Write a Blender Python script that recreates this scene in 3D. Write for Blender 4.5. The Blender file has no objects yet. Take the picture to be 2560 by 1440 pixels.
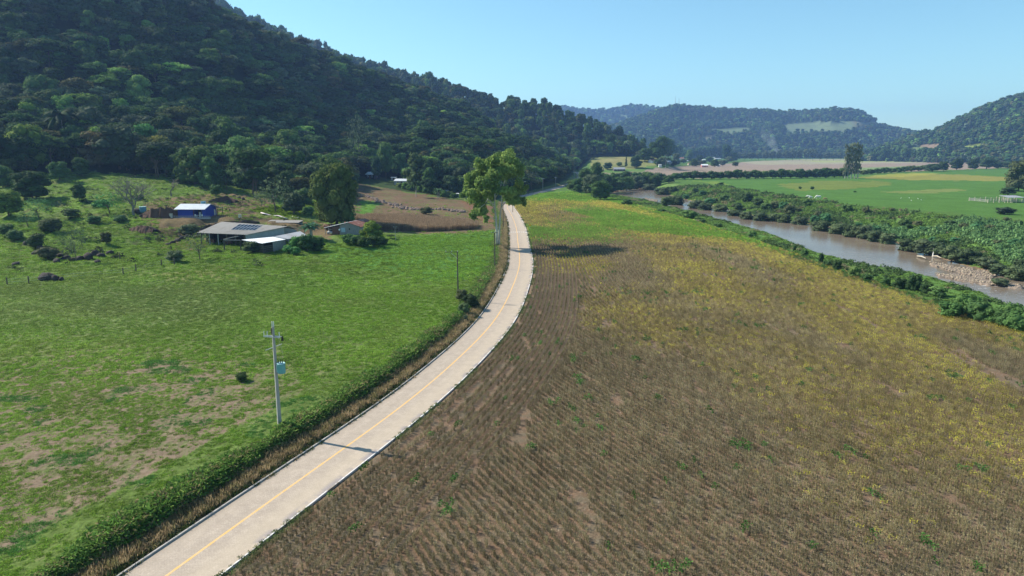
import bpy, math, random
import numpy as np
from mathutils import Vector, Matrix
C = bpy.context.scene.collection
sc = bpy.context.scene
R = math.radians
random.seed(7)

# ------------------------------------------------------------------ camera
CAM_H = 27.0
PITCH = R(11.28)
FPX = 1730.0                      # focal length in photo pixels (2560 wide)
cd = bpy.data.cameras.new('camera'); cam = bpy.data.objects.new('camera', cd); C.objects.link(cam)
cam.location = (0, 0, CAM_H); cam.rotation_euler = (R(90) - PITCH, 0, 0)
cd.sensor_width = 36.0; cd.lens = 36.0 * FPX / 2560.0; cd.clip_start = 0.5; cd.clip_end = 30000
sc.camera = cam
# ------------------------------------------------------------------ sky and sun
SUN_EL = R(38.0)
SUN_AZ = R(-68.0)                 # compass bearing measured clockwise from +Y: low on the left, a little ahead
w = bpy.data.worlds.new('World'); sc.world = w; w.use_nodes = True
wn = w.node_tree.nodes; wl = w.node_tree.links; wn.clear()
sky = wn.new('ShaderNodeTexSky'); sky.sky_type = 'NISHITA'; sky.sun_disc = False
sky.sun_elevation = SUN_EL; sky.sun_rotation = SUN_AZ
sky.air_density = 1.0; sky.dust_density = 0.3; sky.ozone_density = 1.0; sky.altitude = 50
tintn = wn.new('ShaderNodeMix'); tintn.data_type = 'RGBA'; tintn.blend_type = 'MULTIPLY'; tintn.inputs[0].default_value = 1.0
tintn.inputs[7].default_value = (0.76, 1.06, 1.06, 1)
bg = wn.new('ShaderNodeBackground'); bg.inputs[1].default_value = 0.098
wo = wn.new('ShaderNodeOutputWorld')
wl.new(sky.outputs[0], tintn.inputs[6]); wl.new(tintn.outputs[2], bg.inputs[0]); wl.new(bg.outputs[0], wo.inputs[0])
sd = bpy.data.lights.new('sun', 'SUN'); sun = bpy.data.objects.new('sun', sd); C.objects.link(sun)
sd.energy = 4.8; sd.angle = R(0.55); sd.color = (1.0, 0.93, 0.80)
sdir = Vector((math.sin(SUN_AZ) * math.cos(SUN_EL), math.cos(SUN_AZ) * math.cos(SUN_EL), math.sin(SUN_EL)))
sun.rotation_euler = sdir.to_track_quat('Z', 'Y').to_euler(); sun.location = (-200, 80, 300)
sc.view_settings.view_transform = 'Standard'; sc.view_settings.look = 'None'
sc.view_settings.exposure = 0.72; sc.view_settings.gamma = 1.0
try: sc.view_settings.use_curve_mapping = False
except Exception: pass
cy = sc.cycles
cy.max_bounces = 5; cy.diffuse_bounces = 2; cy.glossy_bounces = 2; cy.transmission_bounces = 2
cy.transparent_max_bounces = 6; cy.volume_bounces = 1; cy.use_denoising = True
try: cy.denoising_prefilter = 'ACCURATE'; cy.denoising_input_passes = 'RGB_ALBEDO_NORMAL'
except Exception: pass
cy.caustics_reflective = False; cy.caustics_refractive = False

# ------------------------------------------------------------------ tagging
def tag(o, label=None, cat=None, group=None, kind=None):
    if label: o['label'] = label
    if cat: o['category'] = cat
    if group: o['group'] = group
    if kind: o['kind'] = kind
    return o

# ------------------------------------------------------------------ photo geometry helpers (2560x1440 frame -> places in the valley)
cP, sP = math.cos(PITCH), math.sin(PITCH)
def ray(px, py):
    a = (px - 1280) / FPX; b = (720 - py) / FPX
    return np.array([a, cP + b * sP, -sP + b * cP])
def at_z(px, py, z):
    d = ray(px, py); t = (z - CAM_H) / d[2]
    return Vector((d[0] * t, d[1] * t, z))
def at_y(px, py, y):
    d = ray(px, py); t = y / d[1]
    return Vector((d[0] * t, y, CAM_H + d[2] * t))
def project(x, y, z):
    dz = z - CAM_H
    dep = y * cP - dz * sP
    up = y * sP + dz * cP
    dep = np.maximum(dep, 1e-3)
    return 1280 + FPX * x / dep, 720 - FPX * up / dep

# ------------------------------------------------------------------ noise
def _h(ix, iy, seed):
    n = (ix.astype(np.int64) * 374761393 + iy.astype(np.int64) * 668265263 + seed * 974634777) & 0x7fffffff
    n = ((n ^ (n >> 13)) * 1274126177) & 0x7fffffff
    n = (n ^ (n >> 16)) & 0xffff
    return n / 65535.0
def vnoise(x, y, s=0):
    x = np.asarray(x, float); y = np.asarray(y, float)
    ix = np.floor(x); iy = np.floor(y); fx = x - ix; fy = y - iy
    fx = fx * fx * (3 - 2 * fx); fy = fy * fy * (3 - 2 * fy)
    a = _h(ix, iy, s); b = _h(ix + 1, iy, s); c = _h(ix, iy + 1, s); d = _h(ix + 1, iy + 1, s)
    return (a * (1 - fx) + b * fx) * (1 - fy) + (c * (1 - fx) + d * fx) * fy
def fbm(x, y, s=0, o=3):
    v = 0; a = 0.5; t = 0
    for i in range(o):
        v = v + a * vnoise(x * 2 ** i, y * 2 ** i, s + i * 17); t += a; a *= 0.5
    return v / t
def sstep(a, b, x):
    t = np.clip((x - a) / (b - a), 0, 1); return t * t * (3 - 2 * t)
def inpoly(px, py, poly):
    px = np.asarray(px); py = np.asarray(py)
    r = np.zeros(px.shape, bool); n = len(poly)
    for i in range(n):
        x1, y1 = poly[i]; x2, y2 = poly[(i + 1) % n]
        if y1 == y2: continue
        c = ((y1 > py) != (y2 > py)) & (px < (x2 - x1) * (py - y1) / (y2 - y1) + x1)
        r ^= c
    return r
def polydist(x, y, P):
    """distance to an open polyline, arclength there, signed side (+ = right of travel)"""
    x = np.asarray(x, float); y = np.asarray(y, float)
    best = np.full(x.shape, 1e9); sb = np.zeros(x.shape); sg = np.ones(x.shape); s0 = 0
    for (x1, y1), (x2, y2) in zip(P[:-1], P[1:]):
        dx, dy = x2 - x1, y2 - y1; L = math.hypot(dx, dy)
        t = np.clip(((x - x1) * dx + (y - y1) * dy) / (L * L), 0, 1)
        d = np.hypot(x - x1 - t * dx, y - y1 - t * dy)
        m = d < best
        best = np.where(m, d, best); sb = np.where(m, s0 + t * L, sb)
        sg = np.where(m, np.where((x - x1) * dy - (y - y1) * dx > 0, 1.0, -1.0), sg)
        s0 += L
    return best, sb, sg
def smooth_line(P, n):
    P = [np.array(p, float) for p in P]
    Q = [2 * P[0] - P[1]] + P + [2 * P[-1] - P[-2]]
    out = []
    for i in range(1, len(Q) - 2):
        p0, p1, p2, p3 = Q[i - 1:i + 3]
        for k in range(n):
            t = k / n
            out.append(0.5 * ((2 * p1) + (-p0 + p2) * t + (2 * p0 - 5 * p1 + 4 * p2 - p3) * t * t + (-p0 + 3 * p1 - 3 * p2 + p3) * t ** 3))
    out.append(P[-1]); return out

# ------------------------------------------------------------------ the lie of the land
RPX = [(150, 1640), (425, 1440), (520, 1370), (655, 1272), (882, 1108), (1043, 1000), (1125, 917), (1205, 847), (1257, 780), (1300, 675),
       (1302, 642), (1297, 610), (1292, 567), (1279, 535), (1268, 515), (1281, 500), (1318, 489), (1352, 480), (1392, 470), (1424, 460),
       (1444, 449), (1452, 440), (1447, 434), (1440, 429)]
def relax(P, it):
    P = [np.array(p, float) for p in P]
    for _ in range(it): P = [P[0]] + [(P[i - 1] + 2 * P[i] + P[i + 1]) / 4 for i in range(1, len(P) - 1)] + [P[-1]]
    return P
def resample(P, step):
    P = np.array(P); s = np.concatenate([[0], np.cumsum(np.hypot(*np.diff(P, axis=0).T))]); q = np.arange(0, s[-1], step)
    return [np.array((np.interp(v, s, P[:, 0]), np.interp(v, s, P[:, 1]))) for v in q]
_r = resample(smooth_line([at_z(px, py, 0)[:2] for px, py in RPX], 6), 4.0)
ROAD = relax(_r, 14)[::2]
NB = [(2760, 860), (2560, 775), (2400, 728), (2330, 712), (2200, 690), (2110, 665), (1990, 610), (1870, 573), (1740, 537), (1640, 511), (1580, 502), (1515, 496), (1470, 497)]
FB = [(1480, 484), (1525, 484), (1570, 474), (1620, 469), (1650, 482), (1700, 496), (1800, 520), (1900, 544), (2000, 558), (2100, 573), (2240, 608), (2330, 640), (2420, 668), (2560, 700), (2760, 745)]
NB = [(px, py + 5 + .016 * max(0, px - 1500)) for px, py in NB]
RIVER = [tuple(at_z(px, py, -5)[:2]) for px, py in NB + FB]
RIVER[0:0] = [(112, 60), (95, 60)]; RIVER.append((165, 60)); RIVER_RING = RIVER + [RIVER[0]]
_nb = sorted([tuple(at_z(px, py, -5)[:2]) for px, py in NB], key=lambda p: p[1])

BU = np.array([-0.95, -0.74, -0.60, -0.45, -0.36, -0.25, -0.15, -0.075, 0.0, 0.03])
BY = np.array([0, 60, 125, 170, 200, 220, 250, 300, 350, 430, 520, 700, 1000])
BZ = 1.0 * np.array([[1.3, 1.3, 2.0, 4, 6, 8, 12, 18, 22, 26, 30, 34, 36],
               [1.3, 1.3, 1.9, 3.4, 5.5, 7.5, 11, 18.5, 22, 26, 30, 34, 36],
               [1.3, 1.3, 1.8, 3.0, 5.0, 7.0, 10.5, 16.5, 20, 24, 28, 33, 35],
               [1.3, 1.3, 1.6, 2.6, 4.2, 5.6, 8.5, 12.5, 15.5, 20, 25, 30, 34],
               [1.3, 1.3, 1.5, 2.3, 3.0, 4.2, 6.0, 9.0, 12.0, 16, 21, 28, 32],
               [1.3, 1.3, 1.3, 1.5, 1.9, 2.4, 3.2, 4.6, 6.2, 9, 13, 20, 26],
               [1.3, 1.3, 1.3, 1.3, 1.4, 1.6, 2.0, 2.8, 3.8, 5.6, 8.5, 14, 20],
               [1.1, 1.1, 1.1, 1.0, 1.0, 1.1, 1.2, 1.5, 2.0, 3.0, 5.0, 9, 14],
               [0.9, 0.9, 0.8, 0.6, 0.5, 0.5, 0.5, 0.5, 0.6, 1.2, 2.2, 5, 9],
               [0.6, 0.6, 0.5, 0.4, 0.3, 0.2, 0.2, 0.2, 0.3, 0.6, 1.2, 3, 6]])
def base_left(u, y):
    uu = np.clip(u, BU[0], BU[-1]); yy = np.clip(y, 0, 1000)
    i = np.clip(np.searchsorted(BU, uu) - 1, 0, len(BU) - 2); j = np.clip(np.searchsorted(BY, yy) - 1, 0, len(BY) - 2)
    a = (uu - BU[i]) / (BU[i + 1] - BU[i]); b = (yy - BY[j]) / (BY[j + 1] - BY[j])
    return (BZ[i, j] * (1 - a) + BZ[i + 1, j] * a) * (1 - b) + (BZ[i, j + 1] * (1 - a) + BZ[i + 1, j + 1] * a) * b
def meadow_rise(u, y):
    return 18.0 * sstep(840, 1015, y) * sstep(.085, .115, u) * sstep(.245, .205, u)
# ridges: (px, crest_py, crest_y, foot_y); the crest drops by the height of the trees on it
def ridge(rows, th, prof, nz):
    U = []; ZC = []; YC = []; YF = []
    for px, py, yc, yf in rows:
        p = at_y(px, py, yc); U.append(p.x / yc); ZC.append(p.z - th); YC.append(yc); YF.append(yf)
    return dict(U=np.array(U), ZC=np.array(ZC), YC=np.array(YC), YF=np.array(YF), prof=prof, nz=nz)
P_STEEP = ([0, .17, .40, .6, .89, 1.0], [0, .075, .195, .47, .94, 1.0])
P_EVEN = ([0, .2, .5, .85, 1.0], [0, .14, .5, .93, 1.0])
RIDGES = [
    ridge([(-900, -420, 520, 270), (-300, -330, 540, 285), (0, -215, 560, 300), (300, -95, 600, 318), (520, 12, 640, 335), (700, 98, 700, 385), (900, 172, 760, 470),
           (1000, 208, 800, 480), (1100, 246, 830, 470), (1180, 276, 850, 500), (1232, 308, 860, 540), (1262, 370, 860, 620), (1300, 440, 860, 700)], 10, P_STEEP, 19),
    ridge([(900, 440, 640, 430), (980, 350, 620, 425), (1060, 318, 630, 400), (1150, 318, 650, 400), (1230, 322, 700, 440), (1300, 348, 740, 530), (1370, 372, 800, 640), (1420, 398, 860, 740),
           (1460, 425, 900, 800), (1490, 450, 900, 830)], 12, P_EVEN, 8),
    ridge([(380, -60, 1400, 900), (560, 10, 1400, 900), (620, 40, 1400, 900), (700, 78, 1400, 900), (800, 116, 1400, 900), (900, 152, 1400, 900), (1000, 182, 1350, 900), (1080, 200, 1250, 880), (1150, 220, 1200, 860),
           (1230, 248, 1180, 850), (1330, 260, 1170, 860), (1388, 268, 1150, 880), (1405, 284, 1150, 880), (1470, 294, 1150, 960), (1520, 316, 1150, 1000),
           (1560, 338, 1150, 1010), (1608, 360, 1150, 1020), (1640, 388, 1150, 1040)], 15, P_EVEN, 16),
    ridge([(1250, 300, 4700, 3600), (1390, 268, 4700, 3600), (1450, 274, 4700, 3600), (1520, 276, 4700, 3600), (1560, 268, 4700, 3600), (1590, 264, 4700, 3600), (1660, 270, 4700, 3600),
           (1720, 300, 4700, 3600), (1780, 345, 4700, 3700)], 8, P_EVEN, 25),
    ridge([(1300, 395, 3000, 2300), (1440, 352, 3000, 2250), (1520, 318, 3100, 2250), (1600, 290, 3200, 2250), (1660, 270, 3250, 2250), (1690, 262, 3300, 2250), (1725, 266, 3300, 2250), (1800, 272, 3300, 2250), (1900, 274, 3300, 2250),
           (1960, 279, 3300, 2250), (2040, 277, 3300, 2250), (2085, 269, 3300, 2250), (2150, 277, 3300, 2250), (2185, 296, 3300, 2250), (2220, 316, 3250, 2250),
           (2290, 330, 3100, 2200), (2400, 350, 3000, 2200), (2600, 400, 3000, 2300)], 8, P_EVEN, 22),
    ridge([(2080, 402, 2000, 1750), (2180, 376, 2050, 1700), (2285, 334, 2100, 1600), (2340, 322, 2100, 1500), (2380, 303, 2100, 1450), (2450, 268, 2100, 1380), (2560, 231, 2100, 1300),
           (2800, 150, 2100, 1200), (3200, 100, 2100, 1150), (4000, 100, 2100, 1100)], 9, P_EVEN, 20),
]
def road_frame(x, y):
    return polydist(x, y, ROAD)
def river_frame(x, y):
    d, s, g = polydist(x, y, RIVER_RING)
    ins = inpoly(x, y, RIVER)
    return np.where(ins, -d, d)
def shelf(x, y, cx, cy, ang, hw, hd, z, soft):
    """a levelled pad cut into the slope"""
    c, s = math.cos(ang), math.sin(ang)
    lx = (x - cx) * c + (y - cy) * s; ly = -(x - cx) * s + (y - cy) * c
    d = np.maximum(np.abs(lx) - hw, np.abs(ly) - hd)
    return 1 - sstep(0, soft, d)
PADS = []
def H(x, y, detail=True):
    x = np.asarray(x, float); y = np.asarray(y, float)
    ys = np.maximum(y, 5.0); u = x / ys
    rd, rs, rg = road_frame(x, y)
    sd_ = rd * rg
    zl = base_left(u, ys)
    # pasture lumps and cattle terraces
    past = sstep(150, 190, ys) * sstep(-0.12, -0.26, u)
    zl = zl + past * (1.7 * (fbm(x / 26, y / 16, 3) - .5) + 2.4 * (np.abs(fbm(x / 9, y / 5, 5) - .5) * -2 + .3) + .5 * (vnoise(x / 3.1, y / 2.2, 8) - .5))
    zl = zl + 0.22 * (fbm(x / 5, y / 5, 11) - .5)
    bankw = .85 * sstep(5.1 + .7 * (vnoise(x / 7, y / 7, 21) - .5), 6.4, -sd_) + .15 * sstep(6, 30, -sd_)
    bankw = np.where(ys > 300, np.maximum(bankw, 0) , bankw)
    z = zl * bankw
    z = np.where(sd_ > 0, 0.10 * (fbm(x / 12, y / 12, 31) - .5) + 0.9 * np.exp(-((y - 175) / 60.0) ** 2) * sstep(5, 30, sd_) , z)
    z = np.where(sd_ > 0, z + meadow_rise(u, ys), z)
    # hills
    hz = np.full(x.shape, -99.0); ht = np.zeros(x.shape)
    for k, r in enumerate(RIDGES):
        zc = np.interp(u, r['U'], r['ZC']); yc = np.interp(u, r['U'], r['YC']); yf = np.interp(u, r['U'], r['YF'])
        zb = np.where(u < 0.03, base_left(u, yf), meadow_rise(u, yf))
        t = (ys - yf) / (yc - yf)
        p = np.interp(t, r['prof'][0], r['prof'][1])
        n = fbm(x / (r['nz'] * 9) + k * 7.7, y / (r['nz'] * 9), 41 + k, 3) - .5
        hh = zb + (zc - zb) * p + n * r['nz'] * 2.2 * np.clip(p * (1 - p) * 4, 0, 1) * (t < 1)
        back = zc - (t - 1) * (yc - yf) * 0.35
        hh = np.where(t > 1, back, hh)
        inside = (u > r['U'][0] - .02) & (u < r['U'][-1] + .02) & (t > -0.001) & (zc > zb)
        hh = np.where(inside, hh, -99)
        ht = np.where(hh > np.maximum(hz, z), np.clip(t, 0, 1.5) + k * 10 + 1, ht)
        hz = np.maximum(hz, hh)
    z = np.where(rd < 14, z, np.maximum(z, hz))
    for (cx, cy_, ang, hw, hd, pz, soft) in PADS:
        m = shelf(x, y, cx, cy_, ang, hw, hd, pz, soft)
        z = z * (1 - m) + pz * m
    # river channel
    near = (ys < 620) & (x > 20)
    if near.any():
        rv = np.full(x.shape, 999.0); rv[near] = river_frame(x[near], y[near])
        nbx = np.interp(ys, [p[1] for p in _nb], [p[0] for p in _nb])
        right = x > nbx
        wl_, wr_ = 11.0, np.clip(20 + 26 * sstep(520, 300, ys), 16, 46)
        rim = np.where(right, sstep(0, wr_, rv) ** .8, sstep(0, wl_, rv))
        lump = np.where(right, 1.2 * (fbm(x / 8, y / 8, 51) - .5) * sstep(0, 8, rv) * (1 - sstep(wr_, wr_ + 8, rv)), 0)
        zr = np.where(rv < 0, -5.0 - np.clip(-rv * .3, 0.0, 1.2), -5.0 * (1 - rim) + z * rim + lump)
        # gravel bar
        bx, by = project(x, y, np.full(x.shape, -4.8))
        bar = inpoly(bx + 14 * (vnoise(x / 2.5, y / 2.5, 61) - .5), by + 8 * (vnoise(x / 2.2, y / 2.2, 62) - .5), GRAVEL1) | inpoly(bx + 12 * (vnoise(x / 2, y / 2, 63) - .5), by + 5 * (vnoise(x / 2, y / 2, 64) - .5), GRAVEL2) | inpoly(bx, by, GRAVEL3)
        zr = np.where(bar, np.maximum(zr, -4.78 + .12 * vnoise(x / 1.1, y / 1.1, 65)), zr)
        z = np.where(near & (rv < 46), zr, z)
    # carriageway bed
    z = np.where(rd < 4.6, z * sstep(3.2, 4.6, rd) - 0.14 * (1 - sstep(3.15, 3.6, rd)), z)
    return (z, rd, rs, rg, ht) if detail else z
GRAVEL1 = [(2325, 652), (2400, 668), (2500, 678), (2480, 700), (2420, 690), (2360, 672), (2320, 660)]
GRAVEL2 = [(2340, 684), (2400, 686), (2470, 698), (2560, 712), (2560, 722), (2470, 712), (2400, 700), (2345, 692)]
GRAVEL3 = [(1602, 500), (1614, 495), (1645, 500), (1640, 508), (1612, 507)]
def hz_at(x, y):
    return float(H(np.array([x]), np.array([y]), False)[0])
_TY = np.geomspace(24, 5200, 420)
def on_ground(px, py):
    d = ray(px, py); t = _TY / d[1]
    X = d[0] * t; Z = CAM_H + d[2] * t
    g = H(X, _TY, False)
    k = np.nonzero(g >= Z)[0]
    if len(k) == 0 or k[0] == 0: y0 = _TY[-1]; return Vector((d[0] * t[-1], y0, g[-1]))
    k = k[0]; a = (Z[k - 1] - g[k - 1]); b = (g[k] - Z[k]); f = a / (a + b + 1e-9)
    y = _TY[k - 1] * (1 - f) + _TY[k] * f; tt = y / d[1]
    x = d[0] * tt
    return Vector((x, y, hz_at(x, y)))
def mpp(y, z=0):
    """metres per photo pixel at a place"""
    return (y * cP - (z - CAM_H) * sP) / FPX
# ------------------------------------------------------------------ materials
def new_mat(name):
    m = bpy.data.materials.new(name); m.use_nodes = True
    nt = m.node_tree; n = nt.nodes; b = n['Principled BSDF']
    return m, nt, n, nt.links, b
def N(n, t, **k):
    o = n.new(t)
    for a, v in k.items(): setattr(o, a, v)
    return o
def math_n(n, l, op, a, b=None):
    o = n.new('ShaderNodeMath'); o.operation = op
    for i, v in enumerate((a, b)):
        if v is None: continue
        if isinstance(v, (int, float)): o.inputs[i].default_value = v
        else: l.new(v, o.inputs[i])
    return o.outputs[0]
def mixc(n, l, f, a, b, mode='MIX'):
    o = n.new('ShaderNodeMix'); o.data_type = 'RGBA'; o.blend_type = mode
    for i, v in ((0, f), (6, a), (7, b)):
        if isinstance(v, (int, float)): o.inputs[i].default_value = v
        elif isinstance(v, tuple): o.inputs[i].default_value = v if len(v) == 4 else (*v, 1)
        else: l.new(v, o.inputs[i])
    return o.outputs[2]
def noise_n(n, l, scale, det=4, rough=.6, vec=None, out=0):
    o = n.new('ShaderNodeTexNoise'); o.inputs['Scale'].default_value = scale; o.inputs['Detail'].default_value = det
    o.inputs['Roughness'].default_value = rough
    if vec is not None: l.new(vec, o.inputs['Vector'])
    return o.outputs[out]
def maprange(n, l, v, a, b, c, d):
    o = n.new('ShaderNodeMapRange'); l.new(v, o.inputs[0])
    for i, q in enumerate((a, b, c, d)): o.inputs[i + 1].default_value = q
    return o.outputs[0]
def plain(name, col, rough=.75, var=.18, scale=3.0, bump=.0, metal=0.0, spec=.3, coords='Object', stretch=None, dirt=None):
    m, nt, n, l, b = new_mat(name)
    tc = N(n, 'ShaderNodeTexCoord'); vec = tc.outputs[coords]
    if stretch:
        mp = N(n, 'ShaderNodeMapping'); mp.inputs['Scale'].default_value = stretch; l.new(vec, mp.inputs[0]); vec = mp.outputs[0]
    nz = noise_n(n, l, scale, 5, .62, vec)
    f = maprange(n, l, nz, .28, .72, 1 - var, 1 + var)
    c = mixc(n, l, 1.0, (*col, 1), f, 'MULTIPLY')
    if dirt:
        nz2 = noise_n(n, l, scale * .35, 4, .7, vec)
        c = mixc(n, l, maprange(n, l, nz2, .5, .68, 0, dirt[1]), c, (*dirt[0], 1))
    l.new(c, b.inputs['Base Color']); b.inputs['Roughness'].default_value = rough; b.inputs['Metallic'].default_value = metal
    b.inputs['Specular IOR Level'].default_value = spec
    if bump:
        bp = N(n, 'ShaderNodeBump'); bp.inputs['Strength'].default_value = bump; bp.inputs['Distance'].default_value = .05
        l.new(nz, bp.inputs['Height']); l.new(bp.outputs[0], b.inputs['Normal'])
    return m
def leaf_mat(name, inst, rough=.6, transl=.3, fixed=None, amp=(.55, 1.5)):
    m, nt, n, l, b = new_mat(name)
    if inst:
        a = N(n, 'ShaderNodeAttribute', attribute_type='INSTANCER', attribute_name='tint'); col = a.outputs['Color']
    elif fixed: col = (*fixed, 1)
    else:
        a = N(n, 'ShaderNodeObjectInfo'); col = a.outputs['Color']
    t = N(n, 'ShaderNodeAttribute', attribute_type='GEOMETRY', attribute_name='tone')
    f = maprange(n, l, t.outputs['Fac'], 0, 1, *amp)
    c = mixc(n, l, 1.0, col, f, 'MULTIPLY')
    # young leaves a little yellower
    hs = N(n, 'ShaderNodeHueSaturation'); l.new(c, hs.inputs['Color']); l.new(maprange(n, l, t.outputs['Fac'], 0, 1, .515, .485), hs.inputs['Hue'])
    l.new(hs.outputs[0], b.inputs['Base Color']); b.inputs['Roughness'].default_value = .8; b.inputs['Specular IOR Level'].default_value = .06
    tr = N(n, 'ShaderNodeBsdfTranslucent'); l.new(hs.outputs[0], tr.inputs[0])
    mx = N(n, 'ShaderNodeMixShader'); mx.inputs[0].default_value = transl
    l.new(b.outputs[0], mx.inputs[1]); l.new(tr.outputs[0], mx.inputs[2])
    l.new(mx.outputs[0], n['Material Output'].inputs['Surface'])
    return m
LEAF_I = leaf_mat('leaf_instanced', True); LEAF_O = leaf_mat('leaf_single', False)
BLADE_I = leaf_mat('grass_blade', True, .55, .4)
BARK = plain('bark', (.13, .10, .075), .9, .3, 2.0, .4)
BARK_PALE = plain('pale_bark', (.42, .39, .34), .8, .25, 1.2, .3)

# ------------------------------------------------------------------ mesh helpers
def mk_mesh(name, V, F, mats=(), tone=None, fmat=None, smooth=False):
    """V (n,3) array, F list of equal-length index rows per block"""
    me = bpy.data.meshes.new(name)
    V = np.asarray(V, np.float32)
    blocks = F if isinstance(F, list) and len(F) and isinstance(F[0], np.ndarray) else [np.asarray(F)]
    blocks = [b for b in blocks if len(b)]
    loops = np.concatenate([b.ravel() for b in blocks]).astype(np.int32)
    tot = np.concatenate([np.full(len(b), b.shape[1], np.int32) for b in blocks])
    start = np.concatenate([[0], np.cumsum(tot)[:-1]]).astype(np.int32)
    me.vertices.add(len(V)); me.vertices.foreach_set('co', V.ravel())
    me.loops.add(len(loops)); me.loops.foreach_set('vertex_index', loops)
    me.polygons.add(len(tot)); me.polygons.foreach_set('loop_start', start); me.polygons.foreach_set('loop_total', tot)
    for m in mats: me.materials.append(m)
    if fmat is not None: me.polygons.foreach_set('material_index', np.asarray(fmat, np.int32))
    if smooth: me.polygons.foreach_set('use_smooth', np.ones(len(tot), bool))
    if tone is not None:
        a = me.attributes.new('tone', 'FLOAT', 'FACE'); a.data.foreach_set('value', np.asarray(tone, np.float32))
    me.update(calc_edges=True)
    return me
def link(name, me, parent=None, loc=None, color=None):
    o = bpy.data.objects.new(name, me); C.objects.link(o)
    if parent: o.parent = parent
    if loc is not None: o.location = loc
    if color is not None: o.color = (*color[:3], 1)
    return o
def empty(name, loc, rz=0):
    o = bpy.data.objects.new(name, None); C.objects.link(o); o.location = loc; o.rotation_euler = (0, 0, rz); o.empty_display_size = .5
    return o
class MB:
    """collects boxes, beams and tubes into one mesh"""
    def __init__(s): s.V = []; s.F = []
    def add(s, V, F):
        o = len(s.V); s.V += [tuple(v) for v in V]; s.F += [tuple(i + o for i in f) for f in F]; return s
    def box(s, x0, x1, y0, y1, z0, z1):
        V = [(x0, y0, z0), (x1, y0, z0), (x1, y1, z0), (x0, y1, z0), (x0, y0, z1), (x1, y0, z1), (x1, y1, z1), (x0, y1, z1)]
        return s.add(V, [(0, 3, 2, 1), (4, 5, 6, 7), (0, 1, 5, 4), (1, 2, 6, 5), (2, 3, 7, 6), (3, 0, 4, 7)])
    def slab(s, quad, th):
        """a quad of 3D points thickened downwards"""
        q = [Vector(p) for p in quad]; n = (q[1] - q[0]).cross(q[-1] - q[0]).normalized()
        if n.z < 0: n = -n
        k = len(q); V = q + [p - n * th for p in q]
        F = [tuple(range(k)), tuple(range(2 * k - 1, k - 1, -1))] + [(i, i + k, (i + 1) % k + k, (i + 1) % k) for i in range(k)]
        return s.add(V, F)
    def tube(s, pts, radii, n=8, cap=True):
        pts = [Vector(p) for p in pts]
        if isinstance(radii, (int, float)): radii = [radii] * len(pts)
        rings = []
        for i, p in enumerate(pts):
            d = (pts[min(i + 1, len(pts) - 1)] - pts[max(i - 1, 0)]).normalized()
            a = d.orthogonal().normalized() if i == 0 else (a - d * a.dot(d)).normalized()
            b = d.cross(a)
            rings.append([p + (a * math.cos(2 * math.pi * k / n) + b * math.sin(2 * math.pi * k / n)) * radii[i] for k in range(n)])
        V = [v for r in rings for v in r]; F = []
        for i in range(len(rings) - 1):
            for k in range(n):
                F.append((i * n + k, i * n + (k + 1) % n, (i + 1) * n + (k + 1) % n, (i + 1) * n + k))
        if cap: F += [tuple(range(n - 1, -1, -1)), tuple((len(rings) - 1) * n + k for k in range(n))]
        return s.add(V, F)
    def beam(s, a, b, w, h):
        a, b = Vector(a), Vector(b); d = (b - a).normalized(); up = Vector((0, 0, 1)) if abs(d.z) < .95 else Vector((0, 1, 0))
        r = d.cross(up).normalized() * w / 2; u = r.cross(d).normalized() * h / 2
        V = [a - r - u, a + r - u, a + r + u, a - r + u, b - r - u, b + r - u, b + r + u, b - r + u]
        return s.add(V, [(0, 1, 2, 3), (7, 6, 5, 4), (0, 4, 5, 1), (1, 5, 6, 2), (2, 6, 7, 3), (3, 7, 4, 0)])
    def build(s, name, mat, parent=None, loc=None, smooth=False):
        me = bpy.data.meshes.new(name); me.from_pydata([tuple(v) for v in s.V], [], s.F); me.materials.append(mat)
        if smooth: me.polygons.foreach_set('use_smooth', [True] * len(me.polygons))
        me.update()
        return link(name, me, parent, loc)
def kids(o): return [c for c in C.objects if c.parent == o]
def copy_tree(o, parts, loc=None, rz=None, scale=None):
    """a thing and its listed parts (part, [sub-parts])"""
    c = o.copy(); C.objects.link(c)
    if loc is not None: c.location = loc
    if rz is not None: c.rotation_euler = (0, 0, rz)
    if scale is not None: c.scale = scale if not isinstance(scale, (int, float)) else (scale,) * 3
    out = []
    for p in parts:
        q = p.copy(); C.objects.link(q); q.parent = c; out.append(q)
    return c, out

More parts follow.
